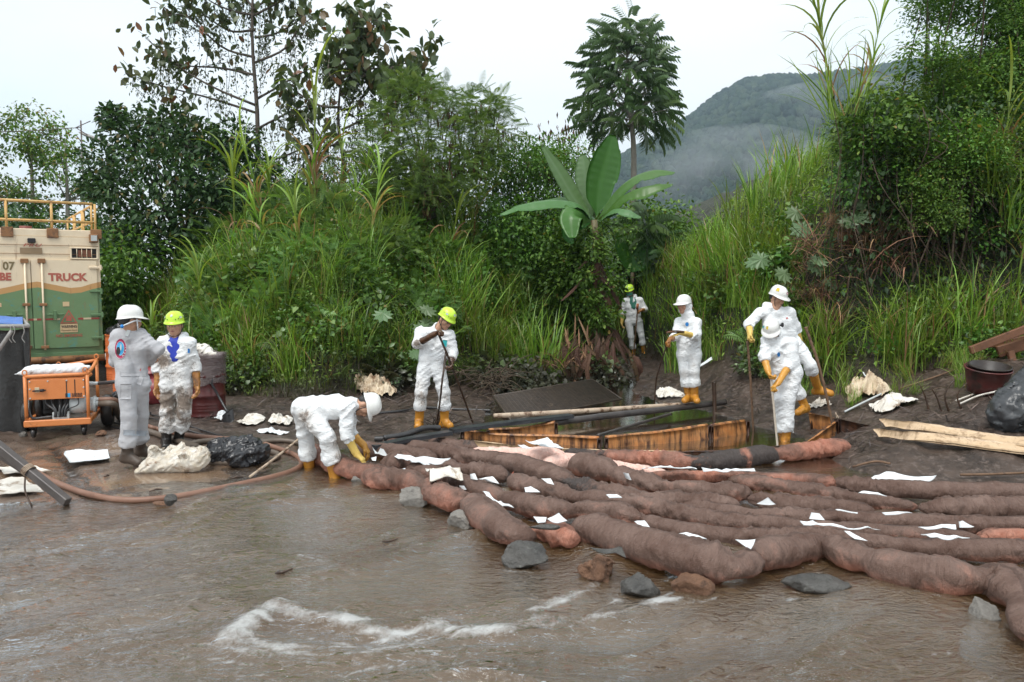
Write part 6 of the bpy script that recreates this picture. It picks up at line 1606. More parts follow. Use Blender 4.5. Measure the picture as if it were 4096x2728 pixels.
boom([(2296, 2104, 92), (2370, 2118, 122), (2480, 2152, 136), (2600, 2188, 148), (2720, 2222, 158), (2850, 2252, 160), (2960, 2270, 140), (3005, 2240, 110)], 'long fat boom in the middle of the front row, above the brown stone', .16, 0, pinch=(.86,))
boom([(2985, 2240, 96), (3040, 2218, 132), (3120, 2204, 130), (3220, 2186, 116), (3310, 2180, 88)], 'front boom lying over the submerged grey stone', .22, 0)
boom([(3300, 2180, 92), (3370, 2212, 120), (3470, 2238, 146), (3590, 2272, 158), (3700, 2290, 158), (3800, 2306, 172), (3900, 2322, 160), (4000, 2338, 152), (4070, 2395, 140), (4105, 2480, 120), (4120, 2560, 110)], 'thick red brown boom bending down at the right edge of the photo', .24, 0, pinch=(.22, .55, .78))
boom([(1640, 1880, 66), (1723, 1902, 74), (1800, 1926, 74), (1913, 1958, 78), (2032, 1998, 84), (2120, 2026, 92), (2211, 2044, 96), (2330, 2048, 84), (2450, 2058, 84), (2530, 2078, 78), (2572, 2084, 40)], 'long second row boom running from the stained rag to the middle', .24, 0, pinch=(.5, .78))
boom([(2560, 2082, 66), (2680, 2112, 74), (2790, 2128, 80), (2960, 2142, 76), (3120, 2150, 74), (3300, 2158, 72), (3480, 2172, 74), (3680, 2188, 78), (3934, 2206, 92), (4440, 2236, 100)], 'long seamed boom just behind the front row at right', .14, .05, ends=(1, 0))
boom([(2040, 1924, 70), (2100, 1944, 76), (2200, 1966, 80), (2300, 1986, 80), (2449, 2010, 74), (2600, 2036, 74), (2790, 2070, 74), (3045, 2102, 70), (3240, 2116, 60)], 'boom running from the knotted junction in the middle towards the right', .17, 0, pinch=(.3,))
boom([(3230, 2108, 56), (3400, 2118, 60), (3560, 2128, 60), (3744, 2140, 60), (3880, 2152, 54), (3930, 2155, 26)], 'thin boom under the white strips at right, tapering off', .2, 0)
boom([(3920, 2150, 60), (3990, 2142, 64), (4440, 2140, 70)], 'pale pinkish boom at the right edge of the second row', .62, 0, ends=(1, 0))
boom([(1750, 1856, 62), (1820, 1872, 64), (1913, 1886, 70), (1990, 1902, 72), (2044, 1912, 52)], 'lumpy brown boom ending in a dark knot beside the stained rag', .12, .1, ends=(1, 2), pinch=(.35,), oilspots=((1, .12, .7),))
boom([(1975, 1850, 58), (2092, 1872, 84), (2211, 1910, 88), (2330, 1950, 86), (2449, 1974, 80), (2600, 1998, 82), (2720, 2008, 80), (2840, 2018, 74), (2960, 2030, 62)], 'dark net covered boom curving through the middle of the raft', .08, .34, pinch=(.45, .72), oilspots=((.5, .12, .6),))
boom([(1540, 1900, 20), (1560, 1864, 86), (1600, 1846, 100), (1655, 1868, 70)], 'upended brown boom end beside the big white sheet', .34, 0)
boom([(1405, 1786, 48), (1470, 1800, 60), (1560, 1806, 62), (1660, 1820, 60), (1750, 1832, 44)], 'dark brown boom nearest to the black planks at left', .1, .12)
boom([(1530, 1776, 46), (1640, 1788, 56), (1760, 1808, 62), (1880, 1824, 66), (1973, 1832, 66), (2080, 1842, 58), (2140, 1848, 30)], 'smooth brown boom in front of the pale pink one', .12, .02)
boom([(2294, 1846, 96), (2360, 1864, 100), (2431, 1886, 94), (2520, 1916, 84), (2600, 1938, 80), (2790, 1962, 76), (2920, 1972, 76), (3010, 1980, 54)], 'brown boom emerging from under the tied pink end', .2, 0, pinch=(.3, .62))
boom([(1715, 1762, 40), (1795, 1774, 46), (1884, 1790, 50), (1915, 1796, 34)], 'short oil darkened boom next to the orange barrier', .05, .45)
boom([(1884, 1800, 40), (1960, 1808, 50), (2060, 1816, 56), (2150, 1822, 72), (2215, 1822, 74), (2262, 1826, 26)], 'clean pale pink boom tied at its right end', 1.0, 0, M_BOOMP, ends=(1, 2))
boom([(2170, 1862, 60), (2240, 1848, 74), (2330, 1842, 56), (2449, 1862, 48), (2568, 1882, 44), (2680, 1894, 34)], 'second pale pink boom lying askew below the tied one', 1.0, 0, M_BOOMP)
boom([(2255, 1808, 38), (2310, 1814, 46), (2380, 1824, 42), (2400, 1826, 20)], 'short grey black boom just right of the pink knot', 0, .7)
boom([(2372, 1824, 50), (2460, 1830, 62), (2600, 1840, 70), (2700, 1846, 76), (2790, 1848, 86), (2900, 1838, 82), (3045, 1826, 78), (3140, 1818, 74), (3235, 1806, 72), (3330, 1796, 70), (3392, 1790, 46)], 'long oily boom along the pool with a pink end at right', .45, .28, pinch=(.34, .66), oilspots=((.42, .12, 1.0), (.58, .07, .9), (.02, .08, .7)), pinkspots=((.2, .06, .9), (.8, .12, .85)))
boom([(2590, 1898, 40), (2727, 1906, 50), (2860, 1908, 50), (2990, 1904, 46), (3108, 1908, 48), (3230, 1918, 60), (3310, 1934, 66), (3355, 1952, 34)], 'boom with pink streak in front of the pool ending in a red knot', .42, .1, ends=(1, 2), pinkspots=((.3, .1, .85), (.75, .08, .6), (.96, .05, .6)))
boom([(2910, 1926, 52), (3000, 1932, 60), (3108, 1942, 62), (3220, 1958, 62), (3299, 1968, 60), (3426, 1996, 56), (3560, 2016, 58), (3674, 2028, 44)], 'brown boom in the back rows with a pale flesh coloured tip', .26, 0, pinkspots=((.98, .04, .5),))
boom([(2990, 1994, 50), (3100, 2006, 70), (3235, 2016, 76), (3360, 2030, 74), (3460, 2046, 66), (3500, 2056, 30)], 'plump brown boom below the small white triangle sheet', .1, .03)
boom([(3335, 1936, 52), (3420, 1950, 68), (3553, 1962, 74), (3744, 1974, 76), (3920, 1976, 78), (4440, 1978, 84)], 'thick dark boom beside the square white sheet', .02, .28, ends=(1, 0))
boom([(3672, 2036, 46), (3760, 2038, 78), (3871, 2034, 92), (3990, 2032, 96), (4440, 2034, 100)], 'broad dark boom at the right edge of the back rows', .05, .3, ends=(1, 0))
boom([(2700, 2018, 50), (2800, 2034, 62), (2918, 2052, 66), (3040, 2060, 66), (3172, 2066, 66), (3362, 2072, 68), (3540, 2084, 70), (3680, 2094, 72), (3900, 2106, 70), (4440, 2116, 70)], 'long wrinkled brown boom in the middle of the right side', .15, .04, ends=(1, 0), pinch=(.2,))
M_SHEET = surf('white_absorbent_sheet', (0.68, 0.70, 0.715), (0.62, 0.645, 0.66), 6, 0.8, stain=(0.16, 0.125, 0.10), sscale=9, sthr=0.64, swid=0.1, bump=0.25, bscale=60)
M_SHEETD = surf('stained_white_cloth', (0.70, 0.68, 0.63), (0.56, 0.51, 0.44), 7, 0.85, stain=(0.12, 0.075, 0.04), sscale=6, sthr=0.53, swid=0.14, bump=0.3, bscale=50)
M_SACK = surf('stained_plastic_sack', (0.62, 0.52, 0.38), (0.50, 0.38, 0.25), 5, 0.5, stain=(0.11, 0.055, 0.025), sscale=4, sthr=0.49, swid=0.14, bump=0.3, bscale=40)
sseed = [0]
def sheet(c4, label, cat='absorbent sheet', name='absorbent_sheet', mat=None, z=(.12, .12, .12, .12), wave=.018, n=11, group=None, parent=None, ys=None, lift=0.0):
    """c4: four corner pixels, each at its own height z above the water (or at depth ys)"""
    sseed[0] += 1
    z = [.6 * min(z) + .4 * q for q in z]
    Q = [gp(px, py, zz) if ys is None else at(px, py, ys[i]) for i, ((px, py), zz) in enumerate(zip(c4, z))]
    u = np.linspace(0, 1, n)[:, None, None]; v = np.linspace(0, 1, n)[None, :, None]
    V = Q[0] * (1 - u) * (1 - v) + Q[1] * u * (1 - v) + Q[2] * u * v + Q[3] * (1 - u) * v
    nz = np.stack([vnoise(V * 7 + sseed[0] * 5.1 + k * 11) - .5 for k in range(3)], -1)
    nz2 = ridged(V * 9 + sseed[0], 1)[..., None] - .4
    sz = np.linalg.norm(Q[2] - Q[0]); w = wave * min(1, sz / .4)
    V = V + nz * w * [1.2, 1.2, 2.0] + nz2 * w * [0, 0, .8] + [0, 0, lift]
    mb = MB(); mb.add(*slab(V, .004))
    return mb.obj(name, mat or M_SHEET, parent, label=label, cat=cat, group=group)
GS = 'white sheets tucked between the booms'
for c4, lab, z in [
    ([(1556, 1820), (1640, 1834), (1720, 1864), (1648, 1862)], 'large white sheet spread between brown booms near the bent worker', (.22, .22, .16, .18)),
    ([(1640, 1834), (1800, 1838), (1760, 1866), (1690, 1866)], 'white sheet with lifted corner overlapping the large white sheet', (.20, .24, .14, .15)),
    ([(1490, 1800), (1500, 1826), (1522, 1826), (1506, 1824)], 'small upright white corner close to the orange glove', (.30, .17, .16, .17)),
    ([(1524, 1798), (1536, 1802), (1556, 1834), (1508, 1824)], 'upright white triangle just right of the orange glove', (.34, .33, .16, .17)),
    ([(1484, 1836), (1506, 1832), (1504, 1850), (1490, 1848)], 'tiny white scrap sticking up beside the pale glove', (.24, .24, .16, .16)),
    ([(1582, 1884), (1620, 1878), (1626, 1906), (1596, 1906)], 'small white scrap between first and second row booms', (.22, .22, .14, .14)),
    ([(1838, 1952), (1856, 1952), (1866, 1968), (1844, 1968)], 'thin white tip poking out before the second row', (.25, .24, .15, .15)),
    ([(1936, 1978), (1962, 1984), (2050, 2040), (2004, 2030)], 'long narrow white strip between the front and second row', (.20, .20, .16, .16)),
    ([(2130, 2076), (2186, 2084), (2180, 2098), (2150, 2098)], 'white sheet edge behind the short tied boom', (.18, .18, .16, .16)),
    ([(2186, 2088), (2238, 2058), (2272, 2098), (2230, 2104)], 'white triangle standing up above the tied pink boom', (.2, .34, .18, .18)),
    ([(2096, 1956), (2122, 1954), (2160, 1976), (2100, 1978)], 'white scrap with grey edge in the second row middle', (.24, .25, .16, .16)),
    ([(1880, 1906), (1900, 1904), (1912, 1928), (1884, 1922)], 'small white flap beside the lumpy brown boom', (.26, .26, .16, .16)),
    ([(1914, 1920), (1972, 1914), (1996, 1946), (1950, 1932)], 'folded white flap behind the second row boom', (.24, .27, .16, .17)),
    ([(2166, 1928), (2200, 1928), (2216, 1948), (2190, 1944)], 'white folded tip beside the dark curving boom', (.24, .24, .17, .17)),
    ([(2106, 1770), (2190, 1768), (2250, 1800), (2170, 1798)], 'white sheet standing against the orange barrier above the pink boom', (.30, .30, .22, .22)),
    ([(2146, 1772), (2160, 1764), (2236, 1786), (2222, 1792)], 'narrow white strip leaning on the orange barrier', (.32, .34, .28, .28)),
    ([(2070, 1792), (2096, 1786), (2130, 1798), (2090, 1800)], 'small white flap at the left end of the pink boom', (.26, .28, .22, .22)),
    ([(2425, 1994), (2470, 1992), (2490, 2004), (2440, 2006)], 'thin white sheet edge in the middle of the raft', (.2, .2, .17, .17)),
    ([(2494, 1900), (2514, 1900), (2526, 1928), (2504, 1922)], 'narrow white point rising between two brown booms', (.32, .32, .17, .17)),
    ([(2536, 2096), (2576, 2090), (2600, 2124), (2566, 2120)], 'white tip behind the long fat front boom', (.26, .27, .17, .17)),
    ([(2690, 2146), (2790, 2150), (2830, 2166), (2760, 2160)], 'thin white edge above the long fat front boom', (.22, .22, .19, .19)),
    ([(2940, 2176), (3024, 2172), (3006, 2206), (2986, 2200)], 'white sheet in the notch between two front booms', (.24, .24, .18, .18)),
    ([(3025, 2022), (3070, 1992), (3102, 2028), (3060, 2026)], 'small white triangle sheet standing in the back rows', (.2, .36, .19, .19)),
    ([(3244, 2056), (3276, 2062), (3300, 2090), (3236, 2082)], 'white folded flap left of the long white strip', (.30, .28, .18, .18)),
    ([(3196, 2102), (3300, 2106), (3520, 2134), (3210, 2112)], 'long white strip lying over the seamed boom', (.20, .22, .19, .19)),
    ([(3376, 2138), (3400, 2140), (3472, 2178), (3420, 2170)], 'white strip slanting behind the thick red brown boom', (.28, .28, .19, .19)),
    ([(3434, 1986), (3500, 1984), (3546, 2000), (3480, 1996)], 'white sheet edge under the thick dark boom', (.22, .22, .19, .19)),
    ([(3340, 2054), (3434, 2056), (3432, 2064), (3350, 2060)], 'narrow white strip under the plump boom tip', (.22, .22, .2, .2)),
    ([(3526, 2060), (3590, 2056), (3650, 2074), (3540, 2070)], 'white sheet half hidden beneath the broad dark boom', (.2, .2, .18, .18)),
    ([(3836, 2098), (3848, 2094), (3896, 2116), (3838, 2124)], 'white triangle flap at right next to a flat white strip', (.3, .3, .2, .19)),
    ([(3666, 2122), (3822, 2110), (3826, 2126), (3700, 2130)], 'flat white strip at right between thin booms', (.22, .23, .19, .19)),
    ([(3684, 2152), (3740, 2144), (3876, 2172), (3720, 2168)], 'long white sheet edge behind the thick front boom at right', (.22, .24, .19, .19)),
    ([(2560, 1876), (2780, 1880), (2796, 1892), (2600, 1890)], 'white sheet lying under the oily boom along the pool', (.14, .14, .14, .14)),
    ([(2810, 1884), (3020, 1880), (3024, 1890), (2820, 1894)], 'flat white sheet with brown edge between pool boom and streaked boom', (.14, .14, .14, .14)),
]:
    sheet(c4, lab, z=z, group=GS, wave=.035, n=12, lift=.02)
sheet([(3428, 1928), (3546, 1890), (3744, 1908), (3660, 1946)], 'square white sheet lying flat on the mud at the right waterline', z=(.12, .12, .13, .12), wave=.02, n=13)
sheet([(1704, 1874), (1828, 1872), (1842, 1908), (1716, 1926)], 'crumpled white rag stained brown lying on the booms', 'rag', 'rag', M_SHEETD, (.24, .26, .22, .22), .06, 15, lift=.03)
M_STONE = surf('grey_stone', (0.12, 0.112, 0.10), (0.24, 0.22, 0.195), 5, 0.7, stain=(0.05, 0.045, 0.04), sscale=7, sthr=0.56, bump=0.7, bscale=22, bdist=.03)
M_STONED = surf('dark_wet_stone', (0.032, 0.030, 0.027), (0.085, 0.08, 0.072), 5, 0.3, stain=(0.10, 0.10, 0.09), sscale=8, sthr=0.6, bump=0.8, bscale=20, bdist=.03)
M_STONEB = surf('brown_crumbling_stone', (0.13, 0.062, 0.032), (0.22, 0.115, 0.065), 9, 0.7, stain=(0.05, 0.025, 0.014), sscale=14, sthr=0.55, bump=1.0, bscale=30, bdist=.04)
def rock(c, r, seed, label, mat, cat='stone', group=None, name='stone', rough=.12, nplane=11, R=None):
    g = np.random.default_rng(seed); D = unit(g.normal(0, 1, (nplane, 3))); off = g.uniform(.45, .9, nplane)
    c = np.asarray(c, dtype=float); r = np.asarray(r, dtype=float)
    def fn(P):
        q = (P - c.astype(np.float32)) / r.astype(np.float32)
        d = np.linalg.norm(q, axis=-1) - 1
        for dd, o in zip(D, off): d = np.maximum(d, q @ dd.astype(np.float32) - o)
        return (d + rough * (fbm(q * 2.6 + seed, 3) - .5) * 1.6 + rough * .5 * (ridged(q * 5 + seed, 2) - .4)) * min(r)
    V, F = blob(fn, c - r * 1.1, c + r * 1.1, max(r) / 20)
    mb = MB(); mb.add(V, F); return mb.obj(name, mat, label=label, cat=cat, group=group)
def rock_px(px0, px1, py0, py1, seed, label, mat, zc=None, dep=1.0, **k):
    b = gp((px0 + px1) / 2, py1, -.01); Y = b[1]; w = (px1 - px0) / FPX * Y / 2; h = (py1 - py0) / FPX * Y
    c = np.array([b[0], Y + w * .6 * dep, h * .08]); return rock(c, (w * 1.22, w * dep * 1.1, h * .74), seed, label, mat, **k)
rock_px(1578, 1712, 1944, 2022, 5, 'pale grey stone against the front boom nearest the bent worker', M_STONE)
rock_px(1796, 1908, 2030, 2112, 12, 'pointed pale stone wedged under the plump front boom', M_STONE)
rock_px(2022, 2186, 2160, 2262, 9, 'dark wet stone in front of the short tied boom', M_STONED)
rock_px(2304, 2480, 2196, 2310, 15, 'crumbling brown stone with torn dark cloth on top', M_STONEB, rough=.24)
sheet([(2354, 2186), (2470, 2196), (2498, 2240), (2380, 2206)], 'torn dark cloth draped over the brown stone', 'cloth scrap', 'cloth_scrap', M_STONED, (.30, .30, .16, .27), .05, 11)
rock_px(2484, 2640, 2262, 2374, 22, 'dark submerged stone with water running over it', M_STONED, dep=.8)
rock_px(2700, 2860, 2290, 2370, 23, 'brown stone half under water below the long fat boom', M_STONEB, dep=.8)
rock_px(3150, 3420, 2310, 2374, 24, 'flat grey stone under the front boom at right', M_STONED, dep=.6)
rock_px(3880, 4030, 2384, 2480, 25, 'stone under the thick red brown boom at the right edge', M_STONE, dep=.8)
rock_px(1396, 1450, 1906, 1934, 27, 'small blue grey stone at the boots of the bent worker', M_STONE)
rock(gp(2170, 2108, .27), (.13, .05, .03), 31, 'flat grey slate lying on the short tied boom', M_STONED)
rock(gp(683, 1998, .10), (.055, .05, .06), 33, 'black lump resting on the hose at the water edge', M_STONED)
rock(gp(650, 2012, .03), (.11, .05, .025), 34, 'piece of red brick beneath the black lump', M_STONEB, cat='brick', name='brick')
mb = MB(); P = smooth_path([gp(1102, 2292, .015), gp(1140, 2286, .03), gp(1172, 2272, .02)], 9); mb.add(*tube(P, [.006, .012, .013, .012, .010, .008, .007, .005, .003], 6)); mb.obj('twig', M_STICK_OIL, label='dark twig lying in the shallow water of the sand bar', cat='twig')
mb = MB(); P = smooth_path([gp(1528, 2166, .01), gp(1560, 2164, .02), gp(1590, 2156, .01)], 9); mb.add(*tube(P, [.004, .010, .011, .012, .010, .008, .007, .005, .003], 6)); mb.obj('twig', M_STICK_OIL, label='small twig in the water nearer the front boom', cat='twig')
M_OILPLANK = surf('oil_black_plank', (0.016, 0.018, 0.022), (0.045, 0.048, 0.055), 6, 0.35, bump=0.5, bscale=18, stretch=(1, 1, 3))
M_BAMBOO_K = surf('oily_bamboo', (0.025, 0.022, 0.022), (0.07, 0.06, 0.056), 6, 0.3, stain=(0.22, 0.13, 0.07), sscale=4, sthr=0.66, bump=0.3)
M_BAMBOO_P = surf('pale_stained_pole', (0.50, 0.40, 0.30), (0.33, 0.24, 0.17), 7, 0.6, stain=(0.07, 0.035, 0.018), sscale=9, sthr=0.52, bump=0.3)
def streak(name, c1, c2, c3, thr=.5, rough=.38):
    t = NT(name); v = t.coord('Position')
    s_ = t.noise(t.coord('Position', (16, 16, 1.6)), 1.0, 6, .65, .3); p = t.noise(v, 4, 5, .6)
    c = t.mixc(t.ramp(p, [(.35, 0), (.65, 1)]), c1, c2)
    c = t.mixc(t.ramp(t.math('ADD', t.math('MULTIPLY', s_, .6), t.math('MULTIPLY', p, .4)), [(thr - .07, 0), (thr + .08, 1)]), c, c3)
    return t.done(t.bsdf(c, rough, .45, 0, t.bump(t.noise(v, 30, 5, .7), .3, .01)))
M_ORANGE = streak('oil_stained_orange_sheet', (0.38, 0.14, 0.035), (0.50, 0.24, 0.085), (0.06, 0.021, 0.008))
M_ORANGED = streak('oil_soaked_dark_sheet', (0.05, 0.020, 0.010), (0.11, 0.04, 0.016), (0.012, 0.007, 0.005))
M_TAN = streak('stained_tan_sheet', (0.50, 0.35, 0.21), (0.58, 0.43, 0.28), (0.14, 0.07, 0.03), .56)
def plank(a, b, w, th, mat, label, name='plank', cat='plank', roll=0.0, parent=None, warp=.01):
    a, b = np.asarray(a, float), np.asarray(b, float); n = 14
    P = smooth_path([a, (a + b) / 2 + [0, 0, warp], b], n); d = unit(b - a); s = unit(np.cross(d, [0, 0, 1])); u = np.cross(s, d)
    s, u = s * math.cos(roll) + u * math.sin(roll), u * math.cos(roll) - s * math.sin(roll)
    V = np.stack([np.stack([p + s * (-w / 2 + w * j / 3) + u * (.004 * (vnoise(p * 6 + j) - .5)) for j in range(4)]) for p in P])
    mb = MB(); mb.add(*slab(V, th)); kw = dict(label=label, cat=cat) if parent is None else {}
    return mb.obj(name, mat, parent, smooth=False, **kw)
plank(gp(1806, 1722, .16), gp(2285, 1663, .20), .15, .045, M_OILPLANK, 'wide oil black plank slanting from the corner joint to the long pipe')
plank(gp(1490, 1788, .13), gp(1800, 1730, .17), .13, .045, M_OILPLANK, 'oil black plank between the bent worker and the corner joint')
def bamboo(pts, r, mat, label, cat='bamboo pole', name='bamboo_pole', node=.42):
    P = smooth_path(pts, 60); s = np.concatenate([[0], np.cumsum(np.linalg.norm(np.diff(P, axis=0), axis=1))])
    rr = r * (1 + .10 * np.exp(-((np.mod(s + .1, node) - node / 2) / .018) ** 2)); mb = MB(); mb.add(*tube(P, rr, 12)); return mb.obj(name, mat, label=label, cat=cat)
bamboo([gp(2190, 1694, .12), gp(2420, 1664, .12), gp(2640, 1640, .125), gp(2900, 1608, .13)], .048, M_BAMBOO_K, 'long oil black bamboo pipe the hooded worker stands on')
bamboo([gp(1975, 1664, .13), gp(2300, 1646, .15), gp(2720, 1619, .15)], .036, M_BAMBOO_P, 'pale streaked pole lying along the lower edge of the grating', 'pole', 'pole', 9)
bamboo([gp(2392, 1742, .12), gp(2540, 1698, .10), gp(2682, 1656, .10)], .022, M_BAMBOO_K, 'thin knotty bamboo rod leaning across the pool', node=.3)
bamboo([at(2856, 1528, 12.3), np.append(at(2860, 1660, 12.25)[:2], -.1)], .032, M_STICK_OIL, 'thick dark post standing at the end of the black pipe', 'post', 'post', 9)
M_GRATE = surf('rusty_black_grating', (0.02, 0.014, 0.010), (0.065, 0.045, 0.03), 9, 0.5, stain=(0.12, 0.09, 0.06), sscale=12, sthr=0.62, bump=0.3)
A_, B_, C_ = at(1972, 1664, 13.1), at(2486, 1634, 12.9), at(2370, 1518, 14.6)
A_[2] = .14; B_[2] = .12
root = empty('grating', (A_ + B_) / 2, 'dark triangular steel grating lying half sunk behind the pale pole', 'grating')
D_ = A_ + B_ - C_; e1, e2 = A_ - C_, B_ - C_
nb_ = 30
mb = MB()
for k in range(nb_ + 1):
    f = k / nb_; p, q = C_ + e1 * f, C_ + e1 * f + e2
    mb.add(*tube([p, q], .009, 4))
mb.obj('bars', M_GRATE, root, kind='stuff')
mb = MB()
for k in range(nb_ + 1):
    f = k / nb_; p = C_ + e2 * f; mb.add(*tube([p + [0, 0, .008], p + e1 + [0, 0, .008]], .008, 4))
mb.obj('cross_bars', M_GRATE, root, kind='stuff')
for p, q in ((C_, A_), (C_, B_), (A_, D_), (B_, D_)):
    mb = MB(); mb.add(*tube([p, q], .016, 6)); mb.obj('frame_edge', M_GRATE, root)
def barrier(base, top, label, mat, group='floating oil barrier panels', th=.03, fl=True, depth=.15):
    """base: pixels along the waterline; top: pixels along the upper edge"""
    root = None; Bp = [gp(px, py, 0) for px, py in base]; Tp = []
    for b, (px, py) in zip(Bp, top): Tp.append(at(px, py, b[1] + .02))
    n = 26; Bq = smooth_path(Bp, n); Tq = smooth_path(Tp, n)
    root = empty('oil_barrier', Bq[n // 2], label, 'oil barrier', group)
    rows = []
    for f in np.linspace(0, 1, 6):
        q = (Bq - [0, 0, depth]) * (1 - f) + Tq * f
        d = unit(np.gradient(Bq, axis=0)); nn = np.stack([d[:, 1], -d[:, 0], 0 * d[:, 0]], -1)
        rows.append(q + nn * (.03 * (vnoise(q * 5 + f * 3) - .5))[:, None])
    mb = MB(); mb.add(*slab(np.stack(rows, 1), th)); mb.obj('curtain', mat, root)
    if fl:
        mb = MB(); mb.add(*tube(Tq + [0, .03, -.008], .030, 9)); mb.obj('float', mat, root)
    mb = MB()
    for k in (0, n - 1): mb.add(*box((Bq[k] + Tq[k]) / 2, (.05, .06, np.linalg.norm(Tq[k] - Bq[k]) * 1.02), None, .008))
    mb.obj('end_strips', M_ORANGED, root, kind='stuff'); return root
barrier([(1850, 1752), (1990, 1764), (2220, 1776), (2396, 1792)], [(1850, 1722), (1990, 1740), (2220, 1746), (2396, 1753)], 'rust streaked barrier panel left of the joint in the pool', M_ORANGE)
barrier([(2426, 1792), (2640, 1776), (2845, 1756)], [(2424, 1751), (2636, 1730), (2830, 1702)], 'bright orange barrier panel right of the joint', M_ORANGE)
barrier([(2850, 1755), (2930, 1744), (3002, 1730)], [(2842, 1704), (2925, 1692), (2978, 1686)], 'short orange barrier panel ending at the upright stick', M_ORANGE)
barrier([(1952, 1742), (2090, 1738), (2226, 1736)], [(1954, 1720), (2090, 1714), (2222, 1690)], 'short yellowish barrier piece behind the left panel, under the black plank', M_ORANGE)
barrier([(1890, 1792), (2020, 1800), (2150, 1808)], [(1888, 1762), (2020, 1776), (2150, 1796)], 'low tan barrier strip behind the pale pink boom', M_TAN, fl=False)
barrier([(2240, 1808), (2500, 1816), (2720, 1816)], [(2240, 1794), (2500, 1800), (2720, 1804)], 'low yellow brown barrier strip behind the oily boom', M_TAN, fl=False)
barrier([(2700, 1818), (2980, 1808), (3240, 1788)], [(2700, 1808), (2980, 1796), (3236, 1770)], 'low dark red barrier strip at the foot of the bending worker', M_ORANGED, fl=False)
barrier([(3262, 1734), (3300, 1742), (3336, 1750)], [(3236, 1652), (3290, 1662), (3340, 1674)], 'dark orange barrier panel rising by the yellow boot of the tall worker', M_ORANGE, fl=False)
barrier([(3236, 1794), (3290, 1786), (3344, 1770)], [(3226, 1770), (3290, 1726), (3345, 1682)], 'glossy orange triangular barrier panel tied to the leaning stake', M_ORANGE, fl=False)
barrier([(3352, 1768), (3430, 1772), (3504, 1768), (3560, 1742)], [(3352, 1674), (3430, 1692), (3504, 1706), (3575, 1722)], 'oil soaked dark barrier right of the leaning stake', M_ORANGED, fl=False)
for pts, w, lab in [([(3530, 1722), (3680, 1744), (3850, 1770), (4090, 1806)], .17, 'upper tan barrier strip lying flat on the mud at right'), ([(3505, 1764), (3680, 1782), (3850, 1804), (4090, 1834)], .15, 'lower tan barrier strip lying flat on the mud at right')]:
    P = smooth_path([land(*p) + [0, 0, .09] for p in pts] + [land(*pts[-1]) + [.6, .05, .10]], 24)
    mb = MB(); mb.add(*slab(np.stack([P + [0, (j / 3 - .5) * w, (j / 3 - .5) * .07] for j in range(4)], 1) + (np.random.default_rng(9).random((24, 4, 3)) - .5) * .012, .025)); mb.obj('flat_barrier', M_TAN, label=lab, cat='oil barrier')
bamboo([at(2404, 1744, 10.05), np.append(at(2409, 1795, 10.0)[:2], -.1)], .028, M_STICK_OIL, 'short dark post at the joint of the barrier panels', 'post', 'post', 9)
for a, lab in [([(3343, 1650), (3350, 1700), (3346, 1764)], 'straw coloured twine hanging from the stake on the barrier side'), ([(3348, 1660), (3376, 1720), (3386, 1790)], 'twine hanging loose right of the stake')]:
    mb = MB(); mb.add(*tube(smooth_path([at(p, q, 10.15) for p, q in a], 10), .007, 5)); mb.obj('twine', M_BAMBOO_P, label=lab, cat='twine')
M_HOSEK = surf('black_hose', (0.016, 0.016, 0.018), (0.045, 0.042, 0.042), 8, 0.35, stain=(0.10, 0.075, 0.06), sscale=5, sthr=0.62, bump=0.2)
def hose(pts, r, mat, label, ribs=0.0, cat='hose', group=None, n=120, dz=None):
    P = []
    for p in pts:
        if len(p) == 3 and not isinstance(p, np.ndarray): q = land(p[0], p[1]); q[2] += p[2]; P.append(q)
        elif isinstance(p, np.ndarray): P.append(p)
        else: q = land(*p); q[2] += r * .9; P.append(q)
    P = smooth_path(P, n); s = np.concatenate([[0], np.cumsum(np.linalg.norm(np.diff(P, axis=0), axis=1))])
    if ribs: m = int(s[-1] / .016) + 4; P = smooth_path(P, m); rr = r * (1 + ribs * (np.arange(m) % 2))
    else: rr = r
    mb = MB(); mb.add(*tube(P, rr, 10)); return mb.obj('hose', mat, label=label, cat=cat, group=group)
hose([(1490, 1664), (1600, 1650), (1694, 1639), (1830, 1644), (1962, 1647)], .022, M_HOSEK, 'thin black hose lying on the mud behind the worker with poles')
hose([gp(1535, 1752, .15), gp(1620, 1738, .17), gp(1700, 1712, .2), gp(1760, 1712, .18)], .035, M_HOSEK, 'ribbed black hose end at the feet of the worker with poles', .12)
hose([gp(1500, 1756, .08), gp(1600, 1752, .10), gp(1740, 1742, .12)], .034, M_HOSEK, 'smooth black pipe under the ribbed hose')
for a, lab in [([(1500, 1490), (1460, 1540), (1440, 1600)], 'x')]: pass
mb = MB()
for k in range(26):
    p = gp(1760 + rng.normal(0, 26), 1712, .08); e = p + np.array([rng.normal(0, .25), rng.normal(0, .2), rng.uniform(-.05, .22)])
    mb.add(*tube(smooth_path([p, (p + e) / 2 + [0, 0, .10], e], 7), np.linspace(.006, .003, 7), 4))
mb.obj('root_tangle', M_STICK_OIL, label='tangle of oily roots at the foot of the upright pole', cat='roots')
mb = MB()
for k in range(90):
    p = gp(rng.normal(1960, 50), rng.normal(1590, 26), .1); p[1] = 14.0 + rng.normal(0, .25); p = np.array([(rng.normal(1960, 45) - 2048) / FPX * p[1], p[1], .12 + rng.uniform(0, .35)])
    e = p + np.array([rng.normal(0, .3), rng.normal(0, .2), rng.normal(0, .15)]); mb.add(*tube(smooth_path([p, (p + e) / 2 + [0, 0, .06], e], 5), .007, 4))
mb.obj('brush_heap', M_VINE, label='heap of dead brush at the left end of the grating', cat='brush heap')
